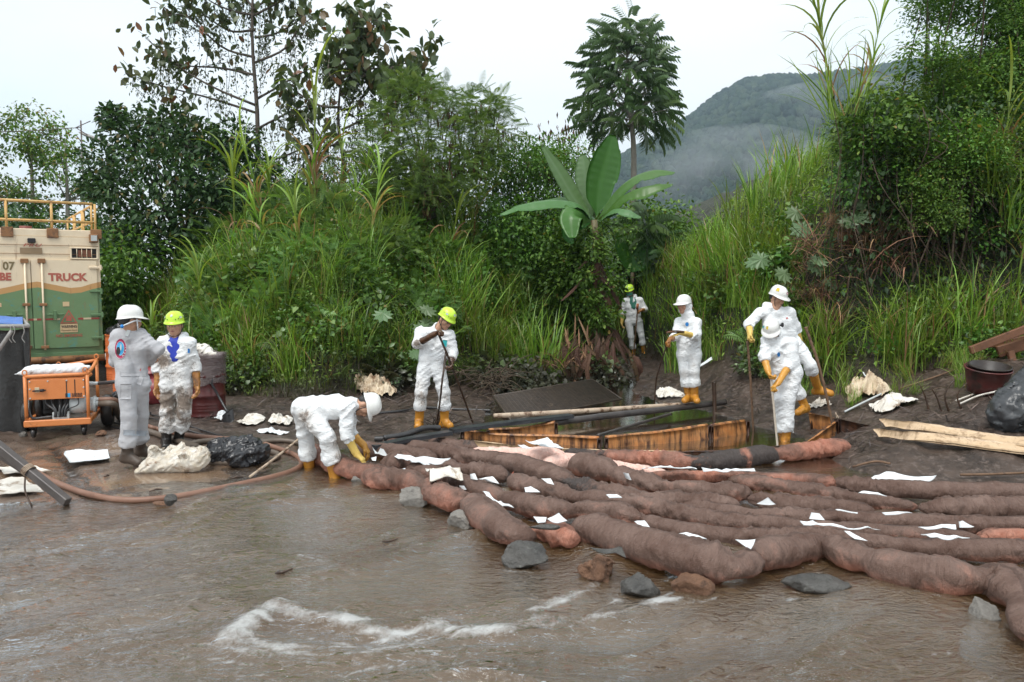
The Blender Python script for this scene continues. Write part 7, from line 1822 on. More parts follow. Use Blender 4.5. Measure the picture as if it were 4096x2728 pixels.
def heapbag(prims, label, mat, cat, name, k=.06, h=.02, fold=.03, fs=7, group=None, floor_=None):
    lo, hi = prim_box(prims); f = prim_field(prims, k)
    def fn(P):
        d = f(P); nr = np.abs(d) < .15; q = P[nr]; d = d.copy()
        wv = vnoise(q * 4) * .3
        q2 = np.stack([q[:, 0] + .7 * q[:, 2] + wv * .3, q[:, 1] + wv * .3, q[:, 2] - .7 * q[:, 0]], -1)
        d[nr] -= ((1 - np.abs(2 * vnoise(q2 * [fs, fs * 1.5, fs * 3.2]) - 1)) ** 1.4 - .45) * fold + ((1 - np.abs(2 * vnoise(q * [fs * 4, fs * 2.4, fs * 2.4] + 5) - 1)) ** 1.4 - .45) * fold * .6
        if floor_ is not None: d = np.maximum(d, floor_ - P[..., 2])
        return d
    V, F = blob(fn, lo - .04, hi + .04, h); mb = MB(); mb.add(V, F); return mb.obj(name, mat, label=label, cat=cat, group=group)
def crumple(px0, px1, py0, py1, label, mat=None, h=.10, seed=0, cat='rag', name='rag', n=44, group=None, Y=None):
    """a crumpled cloth lying on the ground inside a pixel box"""
    b = land((px0 + px1) / 2, py1 - 3); Y = Y or b[1]; w = (px1 - px0) / FPX * Y
    dY = max(.12, min(.8, abs(land((px0 + px1) / 2, py0 + (py1 - py0) * .45)[1] - b[1]))); g = np.random.default_rng(seed)
    u = np.linspace(-1, 1, n)[:, None]; v = np.linspace(-1, 1, n)[None]
    ang = np.arctan2(v, u + 1e-9); edge = 1 - .35 * vnoise(np.stack([np.cos(ang) * 1.6 + seed, np.sin(ang) * 1.6, ang * 0], -1))
    X = b[0] + u * w / 2 * edge; Yy = b[1] + dY / 2 + v * dY / 2 * edge
    N3 = np.stack([X * 7, Yy * 7, X * 0 + seed], -1); wv = (vnoise(N3) - .5) * 1.6; ca, sa = math.cos(seed), math.sin(seed)
    q = np.stack([(X * ca + Yy * sa) * 15 + wv, (Yy * ca - X * sa) * 6 + wv, X * 0 + seed], -1)
    f1 = (1 - np.abs(2 * vnoise(q) - 1)) ** 1.5; f2 = (1 - np.abs(2 * vnoise(q * 2.3 + 4) - 1)) ** 1.5
    r_ = np.maximum(np.abs(u), np.abs(v)); hh = h * (.45 * (1 - r_ ** 2) * vnoise(N3 * .6 + 2) * 1.4 + (.5 * f1 + .25 * f2) * (1.1 - .6 * r_ ** 2)) + .01
    Z = H(X, Yy) + np.maximum(hh, .008); V = np.stack([X + (vnoise(N3 + 5) - .5) * .07, Yy + (vnoise(N3 + 9) - .5) * .07, Z], -1)
    mb = MB(); mb.add(*slab(V, .005)); return mb.obj(name, mat or M_SHEET, label=label, cat=cat, group=group)
M_BAGK = surf('black_plastic_film', (0.010, 0.010, 0.012), (0.02, 0.02, 0.023), 6, 0.22, bump=0.4, bscale=30)
M_BAGG = surf('dark_grey_plastic_film', (0.03, 0.032, 0.035), (0.05, 0.052, 0.056), 6, 0.3, bump=0.4, bscale=30)
crumple(1386, 1592, 1490, 1596, 'big stained sack spread on the bank behind the bent worker', M_SACK, .30, 3, 'sack', 'sack', 60)
crumple(2624, 2754, 1520, 1600, 'dirty white cloth crumpled on the mud behind the hooded worker', M_SHEETD, .14, 4)
sheet([(2790, 1462), (2846, 1428), (2850, 1436), (2796, 1470)], 'white strip caught in the weeds right of the hooded worker', 'cloth strip', 'cloth_strip', M_SHEET, ys=(14.2, 14.3, 14.1, 14.0))
crumple(3390, 3610, 1488, 1606, 'stained tan sack tied with white string on the right bank', M_SACK, .26, 6, 'sack', 'sack', 60)
mb = MB(); mb.add(*tube(smooth_path([land(*p) + [0, -.04, .16] for p in ((3404, 1580), (3440, 1566), (3470, 1572), (3452, 1546), (3446, 1534))], 16), .010, 5)); mb.obj('string', M_SHEET, label='white string tied round the stained tan sack', cat='string')
crumple(3528, 3672, 1556, 1646, 'mottled grey white cloth fallen beside the tied sack', M_SHEETD, .16, 8)
crumple(3236, 3330, 1600, 1640, 'dirty crumpled cloth behind the boots of the tall worker', M_SHEETD, .10, 9)
bamboo([land(3378, 1659) + [0, 0, .03], land(3450, 1630) + [0, 0, .06], land(3524, 1602) + [0, 0, .08]], .014, M_GREYREF, 'grey plastic rod lying in front of the tied sack', 'rod', 'rod', 9)
c = land(4060, 1720); heapbag([('s', c + [.0, .1, .16], c + [.45, .15, .2], .22, .3), ('s', c + [.12, .15, .3], c + [.30, .2, .62], .22, .10), ('e', c + [.32, .1, .22], (.38, .3, .3))], 'full grey black plastic bag standing at the right edge', M_BAGG, 'garbage bag', 'garbage_bag', h=.026, fold=.045, floor_=c[2] - .05)
c = land(3962, 1572); bz = c + [0, .12, 0]
M_BUCK = surf('dirty_red_bucket', (0.07, 0.012, 0.012), (0.12, 0.03, 0.025), 6, 0.4, stain=(0.02, 0.012, 0.010), sscale=5, sthr=0.5, bump=0.2)
M_BUCKI = surf('oily_bucket_inside', (0.012, 0.009, 0.008), (0.03, 0.02, 0.016), 6, 0.35, bump=0.1)
root = empty('bucket', bz, 'two nested oily red buckets with straps on the right bank', 'bucket')
Rt = np.array(Matrix.Rotation(.18, 3, 'X'))
mb = MB(); mb.add(*lathe([(.02, 0), (.20, 0), (.225, .12), (.262, .30), (.275, .30), (.275, .315), (.255, .315), (.215, .10), (.19, .03), (.01, .03)], 28, bz, Rt)); mb.obj('bucket_shell', M_BUCK, root)
mb = MB(); mb.add(*lathe([(.19, .10), (.235, .33), (.25, .335), (.25, .345), (.225, .345), (.18, .12), (.01, .11)], 28, bz + [.02, .01, .0], Rt)); mb.obj('inner_bucket', M_BUCKI, root)
for a, lab in [([(3814, 1614), (3900, 1584), (3986, 1566), (4040, 1545)], 'pale strap lying before the buckets, upper one'), ([(3826, 1628), (3900, 1600), (3970, 1584), (4030, 1560)], 'pale strap lying before the buckets, lower one')]:
    mb = MB(); mb.add(*tube(smooth_path([land(p, q) + [0, -.05, .04] for p, q in a], 12), .012, 5)); mb.obj('strap', M_SHEETD, label=lab, cat='strap')
M_RUSTW = surf('rust_brown_timber', (0.10, 0.04, 0.017), (0.18, 0.075, 0.034), 5, 0.6, stain=(0.05, 0.02, 0.010), sscale=5, sthr=0.55, bump=0.5, bscale=25)
Yt_ = 11.0
def tp(px, py, dy=0): return at(px, py, Yt_ + dy)
root = empty('trestle', tp(4040, 1490), 'rust brown broken timber trestle leaning at the right edge', 'trestle')
for a, b, w, th, nm in [((3880, 1402, -.1), (4170, 1290, .1), .11, .05, 'long_board'), ((3990, 1408, .2), (4180, 1352, .1), .16, .07, 'top_board'), ((4040, 1404, .1), (4066, 1496, .05), .09, .06, 'leg'), ((4130, 1390, .3), (4150, 1500, .3), .09, .06, 'leg'), ((3960, 1380, .3), (4170, 1340, .4), .08, .05, 'rail')]:
    A2, B2 = tp(*a), tp(*b); d = unit(B2 - A2); s = unit(np.cross(d, [0, 1, 0])); u = np.cross(s, d)
    mb = MB(); mb.add(*box((A2 + B2) / 2, (np.linalg.norm(B2 - A2), w, th), np.stack([d, s, u], 1), .008)); mb.obj(nm, M_RUSTW, root, smooth=False)
for a, lab in [([(3600, 1570), (3800, 1500), (4000, 1420)], 'thin dark stick slanting up the right bank towards the trestle'), ([(3840, 1925), (3960, 1918), (4130, 1910)], 'pale stick lying at the waterline by the square sheet'), ([(3410, 1885), (3500, 1870), (3560, 1880)], 'bent dead stem in the grass at the pool corner')]:
    mb = MB(); mb.add(*tube(smooth_path([land(p, q) + [0, 0, .05] for p, q in a], 12), .013, 6)); mb.obj('stick', M_STICK, label=lab, cat='stick')
for px, py, hh in [(3720, 1640, .35), (3770, 1650, .3), (3800, 1645, .38), (3850, 1630, .3)]:
    b = land(px, py); mb = MB(); mb.add(*tube(smooth_path([b - [0, 0, .05], b + [-.06, .02, hh * .5], b + [-.16 + .2 * (px > 3790), .0, hh]], 7), np.linspace(.014, .005, 7), 5)); mb.obj('stump', M_STICK_OIL, label='dark broken stem sticking out of the mud on the right bank', cat='broken stem', group='broken stems on the right bank')
# ================================================================== LEFT SIDE: TRUCK, PUMP UNIT, DRUMS, HOSES
TC = at(409, 1400, 14.6); TC[2] = 0
TR = unit(np.array([-.82, -.57, 0])); TN = np.array([.57, -.82, 0]) ; TN = unit(TN); TB = -TN       # to the left along the rear face; out of the face; back
def tpt(s, z, out=0.0): return TC + TR * s + TN * out + np.array([0, 0, z])
def tpx(px, py):
    """rear-face coordinates (s, z) of a pixel"""
    d = ray(px, py); o = np.array([0, 0, CAM_Z]); k = ((TC - o) @ TN) / (d @ TN); p = o + d * k
    return float((p - TC) @ TR), float(p[2])
TM = np.stack([TR, TN, np.array([0, 0, 1.0])], 1)
def tbox(s0, s1, z0, z1, o0, o1, ch=.006):
    return box(tpt((s0 + s1) / 2, (z0 + z1) / 2, (o0 + o1) / 2), (abs(s1 - s0), abs(o1 - o0), abs(z1 - z0)), TM, ch)
zt = tpx(404, 952)[1]; zb = tpx(409, 1402)[1]; W_T = 2.36; L_T = 4.6
print('truck z', zt, zb)
zg = hz(TC[0] - 1, TC[1])
truck = empty('truck', (TC + TR * 1.2 + TB * 1.0) * [1, 1, 0] + [0, 0, zg], 'cream and green box truck with TRUCK lettering seen from behind', 'truck')
def truck_paint(name, wave=True):
    t = NT(name); v = t.coord('Position')
    at_ = t.attr('tone')      # height on the face, 0 bottom .. 1 top, with the painted wave already shifted out
    n = t.noise(v, 5, 6, .65)
    c1 = t.mixc(n, (0.68, 0.55, 0.38), (0.77, 0.65, 0.48)); gr = t.mixc(n, (0.115, 0.20, 0.09), (0.165, 0.26, 0.13)); oc = (0.50, 0.28, 0.11)
    c = t.mixc(t.math('GREATER_THAN', at_, 0.5), gr, oc); c = t.mixc(t.math('GREATER_THAN', at_, 0.545), c, c1)
    st = t.noise(t.coord('Position', (9, 9, 1.3)), 1.0, 7, .7, .3)
    c = t.mixc(t.ramp(st, [(.60, 0), (.72, .75)]), c, (0.24, 0.115, 0.05))
    c = t.mixc(t.ramp(t.noise(v, 7, 8, .75, .5), [(.63, 0), (.70, .9)]), c, (0.13, 0.055, 0.025))
    tq = t.ramp(t.math('MULTIPLY', t.noise(v, 3.4, 6, .7, .6), t.math('LESS_THAN', at_, 0.46)), [(.58, 0), (.66, .8)])
    c = t.mixc(tq, c, (0.07, 0.26, 0.25))
    return t.done(t.bsdf(c, .5, .4, 0, t.bump(t.noise(v, 30, 5, .7), .12, .01)))
M_TRUCK = truck_paint('truck_paint')
M_CREAM = surf('cream_paint', (0.68, 0.55, 0.38), (0.77, 0.65, 0.48), 4, 0.5, stain=(0.14, 0.06, 0.025), sscale=5, sthr=0.62, bump=0.1)
M_RAIL = surf('rusty_yellow_rail', (0.56, 0.30, 0.08), (0.60, 0.40, 0.16), 6, 0.55, stain=(0.16, 0.07, 0.03), sscale=7, sthr=0.56, bump=0.2)
M_GREENP = surf('weathered_green_paint', (0.09, 0.17, 0.075), (0.12, 0.21, 0.10), 6, 0.5, stain=(0.14, 0.07, 0.03), sscale=8, sthr=0.6, bump=0.1)
M_RUSTB = surf('rusty_beam', (0.30, 0.15, 0.06), (0.20, 0.085, 0.032), 5, 0.6, stain=(0.045, 0.026, 0.016), sscale=5, sthr=0.52, bump=0.4)
M_DARKU = surf('dark_underbody', (0.008, 0.008, 0.008), (0.018, 0.016, 0.015), 6, 0.7, bump=0.2)
M_SIGN = surf('tan_sign_face', (0.56, 0.40, 0.22), (0.60, 0.45, 0.26), 8, 0.5, bump=0)
M_REDL = surf('faded_red_lettering', (0.38, 0.085, 0.055), (0.42, 0.12, 0.08), 8, 0.5, bump=0)
M_OLIVEL = surf('olive_lettering', (0.16, 0.12, 0.05), (0.20, 0.15, 0.07), 8, 0.5, bump=0)
M_BROWNP = surf('brown_patch', (0.25, 0.17, 0.09), (0.28, 0.19, 0.11), 8, 0.5, bump=0)
def wave_z(s):       # the painted wave: traced in the photo
    k = [(-.05, 1148), (.22, 1143), (.45, 1156), (.72, 1170), (.95, 1160), (1.2, 1150), (1.5, 1158), (1.9, 1178), (2.4, 1186)]
    pxs = [410, 370, 325, 282, 230, 150, 100, 40, 0]; pys = [1148, 1156, 1170, 1174, 1164, 1149, 1156, 1170, 1178]
    sz = sorted(tpx(a, b) for a, b in zip(pxs, pys)); return np.interp(s, [q[0] for q in sz], [q[1] for q in sz])
def face_panel(name, s0, s1, z0, z1, out, th, parent):
    n, m = 40, 60
    S = np.linspace(s0, s1, n)[:, None] + np.zeros((1, m)); Z = np.linspace(z0, z1, m)[None] + np.zeros((n, 1))
    V = TC + S[..., None] * TR + TN * out + Z[..., None] * np.array([0, 0, 1.0])
    tone = .5 + (Z - wave_z(S)) / .10 * .045
    v, f = slab(V, th); mb = MB(); mb.add(v, f, np.tile(np.clip(tone, 0, 1).ravel(), 2)); return mb.obj(name, M_TRUCK, parent, smooth=False)
zd1 = tpx(300, 1042)[1]; zd0 = tpx(300, 1388)[1]; sm = tpx(128, 1200)[0]
print('door split', sm, zd0, zd1)
mb = MB()
for s0, s1 in ((-.02, .04), (W_T - .04, W_T + .02)):
    mb.add(*tbox(s0, s1, zb, zt, -L_T, -.03, .01))
mb.add(*tbox(-.02, W_T + .02, zt - .05, zt, -L_T, -.03, .01)); mb.add(*tbox(-.02, W_T + .02, zb, zb + .06, -L_T, -.03, .01)); mb.add(*tbox(-.02, W_T + .02, zb, zt, -L_T - .05, -L_T, .01))
mb.obj('box_body', M_CREAM, truck, smooth=False)
face_panel('rear_frame', -.02, W_T + .02, zb, zt, -.02, .02, truck)
for s0, s1 in ((.045, sm - .008), (sm + .008, 2 * sm - .05)):
    d = face_panel('rear_door', s0, s1, zd0, zd1, .012, .03, truck)
    for z in ([tpx(330, q)[1] for q in (1070, 1165, 1260, 1352)] if s0 < .5 else [zd1 - .2, zd1 - .7, zd0 + .2]):
        sh = .0 if s0 < .5 else s1
        q = MB(); q.add(*tbox(sh - .05, sh + .17 if s0 < .5 else sh - .17, z - .022, z + .022, .03, .05)); q.add(*tube([tpt(sh - .02, z - .05, .045), tpt(sh - .02, z + .05, .045)], .02, 8)); q.obj('hinge', M_GREENP if z < 1.9 else M_CREAM, d, smooth=False)
for px in (97, 165):
    s_, z1 = tpx(px, 1050); z0 = tpx(px, 1400)[1]
    r_ = MB(); r_.add(*tube([tpt(s_, z0, .05), tpt(s_, z1, .05)], .017, 8)); ro = r_.obj('locking_bar', M_CREAM, truck)
    for py in (1040, 1047, 1218, 1388):
        z = tpx(px, py)[1]; q = MB(); q.add(*tbox(s_ - .06, s_ + .06, z - .025, z + .025, .03, .07)); q.obj('bracket', M_RUSTB, ro, smooth=False)
    z = tpx(px, 1258)[1]; q = MB(); q.add(*tbox(s_ - .32 if px > 130 else s_ + .05, s_ - .05 if px > 130 else s_ + .30, z - .014, z + .014, .055, .075)); q.add(*tbox(s_ - .2 if px > 130 else s_ + .16, s_ - .15 if px > 130 else s_ + .21, z - .09, z + .07, .05, .09)); q.obj('handle', M_GREENP, ro, smooth=False)
sA, zA = tpx(286, 994); sB, zB = tpx(386, 1033)
s0, s1 = min(sA, sB), max(sA, sB); z0, z1 = min(zA, zB), max(zA, zB)
v_ = MB(); 
for a in ((s0 - .02, s1 + .02, z1, z1 + .025), (s0 - .02, s1 + .02, z0 - .025, z0), (s0 - .03, s0, z0 - .02, z1 + .02), (s1, s1 + .03, z0 - .02, z1 + .02)): v_.add(*tbox(a[0], a[1], a[2], a[3], -.01, .03))
vo = v_.obj('vent_frame', M_CREAM, truck, smooth=False)
q = MB(); q.add(*tbox(s0, s1, z0, z1, -.009, -.003, 0)); q.obj('vent_recess', M_DARKU, vo, smooth=False)
q = MB(); q.add(*tbox(s0 + .08, s1 - .1, z0 + .02, z1 - .02, -.002, .006)); q.obj('vent_panel', flat('vent_brown', (.20, .07, .035)), vo, smooth=False)
for f in (.2, .4, .6, .8):
    q = MB(); q.add(*tube([tpt(s0 + (s1 - s0) * f, z0, .02), tpt(s0 + (s1 - s0) * f, z1, .02)], .006, 6)); q.obj('vent_bar', M_CREAM, vo)
for z in (tpx(300, 1022)[1] + .02, tpx(300, 990)[1] + .03):
    q = MB(); q.add(*tbox(.0, W_T, z - .004, z + .004, .001, .006, 0)); q.obj('panel_joint', M_RUSTB, truck, smooth=False)
q = MB(); q.add(*tbox(-.0, W_T + .02, zt, zt + .13, -.12, -.02, .01)); q.obj('roof_rail_base', M_CREAM, truck, smooth=False)
zr1 = tpx(386, 816)[1]; zr0 = tpx(386, 890)[1]
rl = [(0.06, -.06), (W_T - .05, -.06)]
def rail(a, b, r=.022): q = MB(); q.add(*tube([a, b], r, 8)); return q.obj('rail', M_RAIL, truck)
for z in (zr1, zr0): rail(tpt(.06, z, -.06), tpt(W_T, z, -.06), .024)
for px in (383, 209, 27):
    s_ = tpx(px, 900)[0]; p = MB(); p.add(*tube([tpt(s_, zt + .03, -.06), tpt(s_, zr1, -.06)], .023, 8)); po = p.obj('rail_post', M_RAIL, truck)
    q = MB(); q.add(*tbox(s_ - .09, s_ + .09, zt - .02, zt + .15, -.03, .02)); q.obj('post_bracket', M_RUSTB, po, smooth=False)
for k in range(3):                # side guard frames going back along the roof
    d0, d1 = .25 + k * 1.35, 1.35 + k * 1.35
    for z in (zr1 - .02, zr0 + .02): rail(tpt(.06, z, -d0), tpt(.06, z, -d1), .02)
    for d_ in (d0, d1): rail(tpt(.06, zt, -d_), tpt(.06, zr1 - .02, -d_), .02)
for z in (zr0 - .28, zr0 + .02): rail(tpt(.4, z, -3.9), tpt(W_T, z, -3.9), .02)
for s_ in (.4, 1.0, 1.7): rail(tpt(s_, zt, -3.9), tpt(s_, zr0 + .02, -3.9), .02)
q = MB(); q.add(*lathe([(.02, 0), (.10, 0), (.10, .2), (.088, .2), (.08, .03)], 14, tpt(tpx(112, 940)[0], zt - .0, -.5))); q.obj('vent_pipe', flat('dull_red_paint', (.20, .05, .035)), truck)
s_, z = tpx(373, 955); q = MB(); q.add(*tbox(s_ - .07, s_ + .07, z - .07, z + .08, -.02, .10, .012)); lo_ = q.obj('work_lamp', M_RUSTB, truck, smooth=False)
q = MB(); q.add(*tbox(s_ - .05, s_ + .05, z - .045, z + .055, .10, .106)); q.obj('lamp_glass', M_GREYREF, lo_, smooth=False)
s_, z = tpx(123, 962); q = MB(); q.add(*tbox(s_ - .07, s_ + .05, z - .04, z + .04, -.02, .06, .01)); q.obj('small_lamp', M_INK, truck, smooth=False)
def tletters(txt, px, py, hpx, mat, width_px=None, bold=.012, shear=0.0, sp=1.0, out=.031, parent=truck):
    s_, z = tpx(px, py); k = abs(tpx(px, py - hpx / 2)[1] - tpx(px, py + hpx / 2)[1]) / .70
    wd = abs(tpx(px - width_px / 2, py)[0] - tpx(px + width_px / 2, py)[0]) if width_px else None
    M = Matrix.Translation(Vector(tpt(s_, z, out))) @ Matrix(np.stack([-TR, np.array([0, 0, 1.0]), TN], 1).tolist()).to_4x4()
    return letters('lettering', txt, k, mat, M, parent, bold=bold, shear=shear, spacing=sp, width=wd)
tletters('TRUCK', 270, 1110, 29, M_REDL, 157, .008, 0, 1.0)
tletters('LUBE', -6, 1108, 29, M_REDL, 100, .008)
tletters('07', 34, 1065, 31, M_OLIVEL, 49, .006)
tletters('PRU', 126, 981, 12, M_REDL, 76, .001, .35, 1.2, .014)
tletters('NO SMOKING', 277, 1342, 11, M_REDL, 104, .0015)
sg = MB(); sA, zA = tpx(240, 1297); sB, zB = tpx(311, 1328); sg.add(*tbox(sB, sA, zB, zA, .028, .034, .002)); so = sg.obj('warning_sign', M_SIGN, truck, smooth=False)
tletters('WARNING', 276, 1306, 11, M_INK, 62, .001, out=.037, parent=so); tletters('Flammable liquid', 276, 1320, 6.5, M_BROWNP, 62, .0002, out=.037, parent=so)
A3, B3, C3 = tpx(274, 1238), tpx(240, 1294), tpx(310, 1293)
def tri(k, out, mat, nm, par):
    g = [(A3[0] + B3[0] + C3[0]) / 3, (A3[1] + B3[1] + C3[1]) / 3]
    P = [tpt(g[0] + (q[0] - g[0]) * k, g[1] + (q[1] - g[1]) * k, out) for q in (A3, B3, C3)]; P2 = [p - TN * .004 for p in P]
    m_ = MB(); m_.add(np.array(P + P2), [(0, 1, 2), (5, 4, 3), (0, 3, 4, 1), (1, 4, 5, 2), (2, 5, 3, 0)]); return m_.obj(nm, mat, par, smooth=False)
tr_ = tri(1.0, .034, M_REDL, 'warning_triangle', truck); tri(.74, .037, M_GREENP, 'triangle_field', tr_)
fx = [tpx(a, b) for a, b in [(262, 1284), (264, 1272), (260, 1266), (266, 1268), (268, 1258), (272, 1266), (275, 1254), (279, 1266), (283, 1259), (283, 1270), (289, 1266), (285, 1275), (287, 1284)]]
m_ = MB(); cf_ = tpx(275, 1278); P = [tpt(*cf_, .040)] + [tpt(*q, .040) for q in fx]; m_.add(np.array(P), [(0, i, i + 1) for i in range(1, len(fx))] + [(0, len(fx), 1)]); m_.obj('flame_symbol', M_REDL, tr_, smooth=False)
for a, b, c_, d, mt, nm in [(250, 1207, 277, 1225, M_SIGN, 'reflector_plate'), (79, 990, 169, 1016, M_BROWNP, 'painted_patch'), (-10, 1212, 6, 1228, M_SIGN, 'reflector_plate')]:
    p, q = tpx(a, b), tpx(c_, d); g = MB(); g.add(*tbox(min(p[0], q[0]), max(p[0], q[0]), min(p[1], q[1]), max(p[1], q[1]), .004 if b < 1000 else .028, .010 if b < 1000 else .033, 0)); g.obj(nm, mt, truck, smooth=False)
M_REFR = flat('red_reflective_tape', (.30, .045, .035), .4); M_REFW = flat('cream_reflective_tape', (.56, .46, .30), .4)
for k, (a, b) in enumerate([(112, 134), (134, 147), (147, 165), (181, 213), (213, 240), (312, 333), (333, 364), (364, 396), (40, 60), (60, 80), (80, 96)]):
    p, q = tpx(a, 1281 - (a - 112) * .02), tpx(b, 1272 - (a - 112) * .02); g = MB(); g.add(*tbox(min(p[0], q[0]), max(p[0], q[0]), min(p[1], q[1]) - .005, max(p[1], q[1]) - .01, .028, .031, 0)); g.obj('reflective_tape', [M_REFR, M_REFW][(k in (1, 4, 6, 9))], truck, smooth=False)
q = MB(); q.add(*tbox(-.03, W_T + .02, zb - .10, zb, -.1, .01, .01)); q.obj('rear_sill', M_GREENP, truck, smooth=False)
zq1, zq0 = tpx(300, 1420)[1], tpx(300, 1447)[1]
q = MB(); q.add(*tube([tpt(-.08, (zq1 + zq0) / 2, .05), tpt(W_T, (zq1 + zq0) / 2, .05)], abs(zq1 - zq0) / 2, 12)); q.obj('rear_beam', M_RUSTB, truck)
q = MB(); q.add(*tbox(.35, W_T - .35, zb - .45, zb - .10, -L_T - 2, -.25, .02)); q.obj('chassis', M_DARKU, truck, smooth=False)
q = MB(); q.add(*tbox(.1, W_T - .1, zb - .2, zb + 1.6, -L_T - 2.0, -L_T - .2, .12)); q.obj('cab', M_GREENP, truck, smooth=False)
for d_ in (1.5, 2.7, 5.6):
    for s_ in (.25, W_T - .25):
        c0 = tpt(s_, zg + .5, -d_); q = MB(); R_ = np.stack([TB, np.array([0, 0, 1.0]), TR], 1); q.add(*lathe([(.02, -.13), (.30, -.13), (.46, -.14), (.50, -.10), (.50, .10), (.46, .14), (.30, .13), (.02, .13)], 24, c0, R_)); wo = q.obj('wheel', M_BOOT_K, truck)
sh = empty('tarp_shelter', at(40, 1760, 9.85) * [1, 1, 0] + [0, 0, .04], 'black tarpaulin shelter with pipe frame and blue sheet on top at left edge', 'shelter')
M_PIPE = surf('grey_pipe', (0.22, 0.21, 0.20), (0.30, 0.29, 0.275), 7, 0.5, stain=(0.10, 0.07, 0.05), sscale=7, sthr=0.6, bump=0.1)
M_TARP = surf('black_tarpaulin', (0.010, 0.010, 0.010), (0.024, 0.023, 0.022), 4, 0.36, stain=(0.05, 0.04, 0.032), sscale=3, sthr=0.6, bump=0.5, bscale=14, bdist=.03)
M_BTARP = surf('blue_tarpaulin', (0.015, 0.10, 0.38), (0.02, 0.16, 0.50), 4, 0.4, stain=(0.02, 0.03, 0.07), sscale=4, sthr=0.6, bump=0.3)
xr = at(104, 1500, 9.85)[0]; ztp = at(60, 1306, 9.85)[2]
n = 44; m = 26
S = np.linspace(0, 1, n)[:, None]; Z = np.linspace(0, 1, m)[None]
X = xr - .02 - S * 2.6 + 0 * Z; Yy = 9.85 + .05 * np.sin(S * 40 + 1.5 * Z) * (1.1 - Z * .7) + .08 * (fbm(np.stack([S * 9 + 0 * Z, Z * 2 + 0 * S, 0 * S + 0 * Z], -1), 3) - .5) + (1 - Z) * -.04
zz = .02 + (ztp - .05) * Z - .02 * np.sin(S * 21) * Z + 0 * S
mb = MB(); mb.add(*slab(np.stack([X, Yy, zz], -1), .006)); mb.obj('front_tarp', M_TARP, sh)
X2 = xr + 0 * S + .04 * np.sin(S * 19 + Z) ; Y2 = 9.9 + S * 1.4 + 0 * Z
mb = MB(); mb.add(*slab(np.stack([X2 - .86 * S + 0 * Z, Y2, .02 + (ztp - .05) * Z + 0 * S], -1), .006)); mb.obj('side_tarp', M_TARP, sh)
S2 = np.linspace(0, 1, 24)[:, None]; Z2 = np.linspace(0, 1, 18)[None]
V = np.stack([xr + .02 - S2 * 2.6 + 0 * Z2 - .92 * Z2, 9.8 + Z2 * 1.5 + 0 * S2, ztp + .02 + .09 * np.sin(Z2 * 2.4) * (.4 + S2) + .05 * (fbm(np.stack([S2 * 8 + 0 * Z2, Z2 * 6 + 0 * S2, 0 * S2 + 0 * Z2 + 3], -1), 2) - .5)], -1)
mb = MB(); mb.add(*slab(V, .006)); mb.obj('blue_sheet', M_BTARP, sh)
for P in ([(xr + .10, 9.78, ztp + .01), (xr - 2.6, 9.78, ztp - .01)], [(xr + .10, 9.78, ztp + .01), (xr - .9, 11.3, ztp + .02)], [at(48, 1322, 9.75), at(-40, 1450, 9.7)]):
    mb = MB(); mb.add(*tube(smooth_path(P, 8), .024, 8)); mb.obj('frame_pipe', M_PIPE, sh)
mb = MB()
for px in (44, 58, 96):
    p = at(px, 1306, 9.76); mb.add(*tube(smooth_path([p + [0, -.03, .03], p + [.02, -.03, -.06], p + [-.02, -.02, -.14], p + [.01, -.01, -.2]], 8), .006, 5))
mb.obj('tie_string', M_PIPE, sh)
GO = at(112, 1792, 9.4); GO[2] = hz(GO[0] + .3, GO[1] + .3)
GX_, GY_ = unit(np.array([.94, .34, 0])), unit(np.array([-.34, .94, 0])); GM = np.stack([GX_, GY_, np.array([0, 0, 1.0])], 1)
def g3(x, y, z): return GO + GX_ * x + GY_ * y + np.array([0, 0, z])
def gbox(x0, x1, y0, y1, z0, z1, ch=.005): return box(g3((x0 + x1) / 2, (y0 + y1) / 2, (z0 + z1) / 2), (abs(x1 - x0), abs(y1 - y0), abs(z1 - z0)), GM, ch)
GW, GD = .66, .80
M_OR = surf('orange_machine_paint', (0.55, 0.17, 0.045), (0.62, 0.22, 0.065), 5, 0.45, stain=(0.10, 0.035, 0.015), sscale=6, sthr=0.62, swid=0.12, bump=0.15)
gen = empty('power_pack', g3(.3, .4, 0), 'orange hydraulic power pack on castors and wheels with hoses', 'power pack')
for x, y in ((0, 0), (GW, 0), (0, GD), (GW, GD)):
    mb = MB(); mb.add(*tube([g3(x, y, .14), g3(x, y, .74 + (.10 if (y > 0 and x > 0) else 0))], .021, 8)); mb.obj('frame_post', M_OR, gen)
mb = MB(); mb.add(*gbox(-.03, GW + .03, -.03, .02, .135, .215, .01)); mb.obj('front_beam', M_OR, gen, smooth=False)
for a in ((-.03, .02, .02, GD, .15, .21), (GW - .02, GW + .03, .02, GD, .15, .21), (-.03, GW + .03, GD, GD + .04, .15, .21)):
    mb = MB(); mb.add(*gbox(*a, .008)); mb.obj('base_beam', M_OR, gen, smooth=False)
for P in ([g3(0, 0, .74), g3(GW, 0, .75)], [g3(0, 0, .74), g3(0, GD, .75)], [g3(0, GD, .75), g3(GW, GD, .84)], [g3(GW, 0, .75), g3(GW, GD * .55, .78), g3(GW, GD, .84)]):
    mb = MB(); mb.add(*tube(smooth_path(P, 8), .022, 8)); mb.obj('top_rail', M_OR, gen)
mb = MB(); mb.add(*gbox(.03, GW - .03, -.012, .0, .46, .70)); pn = mb.obj('front_panel', M_OR, gen, smooth=False)
mb = MB(); mb.add(*gbox(.03, GW - .03, .0, GD * .8, .66, .70, .01)); mb.obj('top_plate', M_OR, gen, smooth=False)
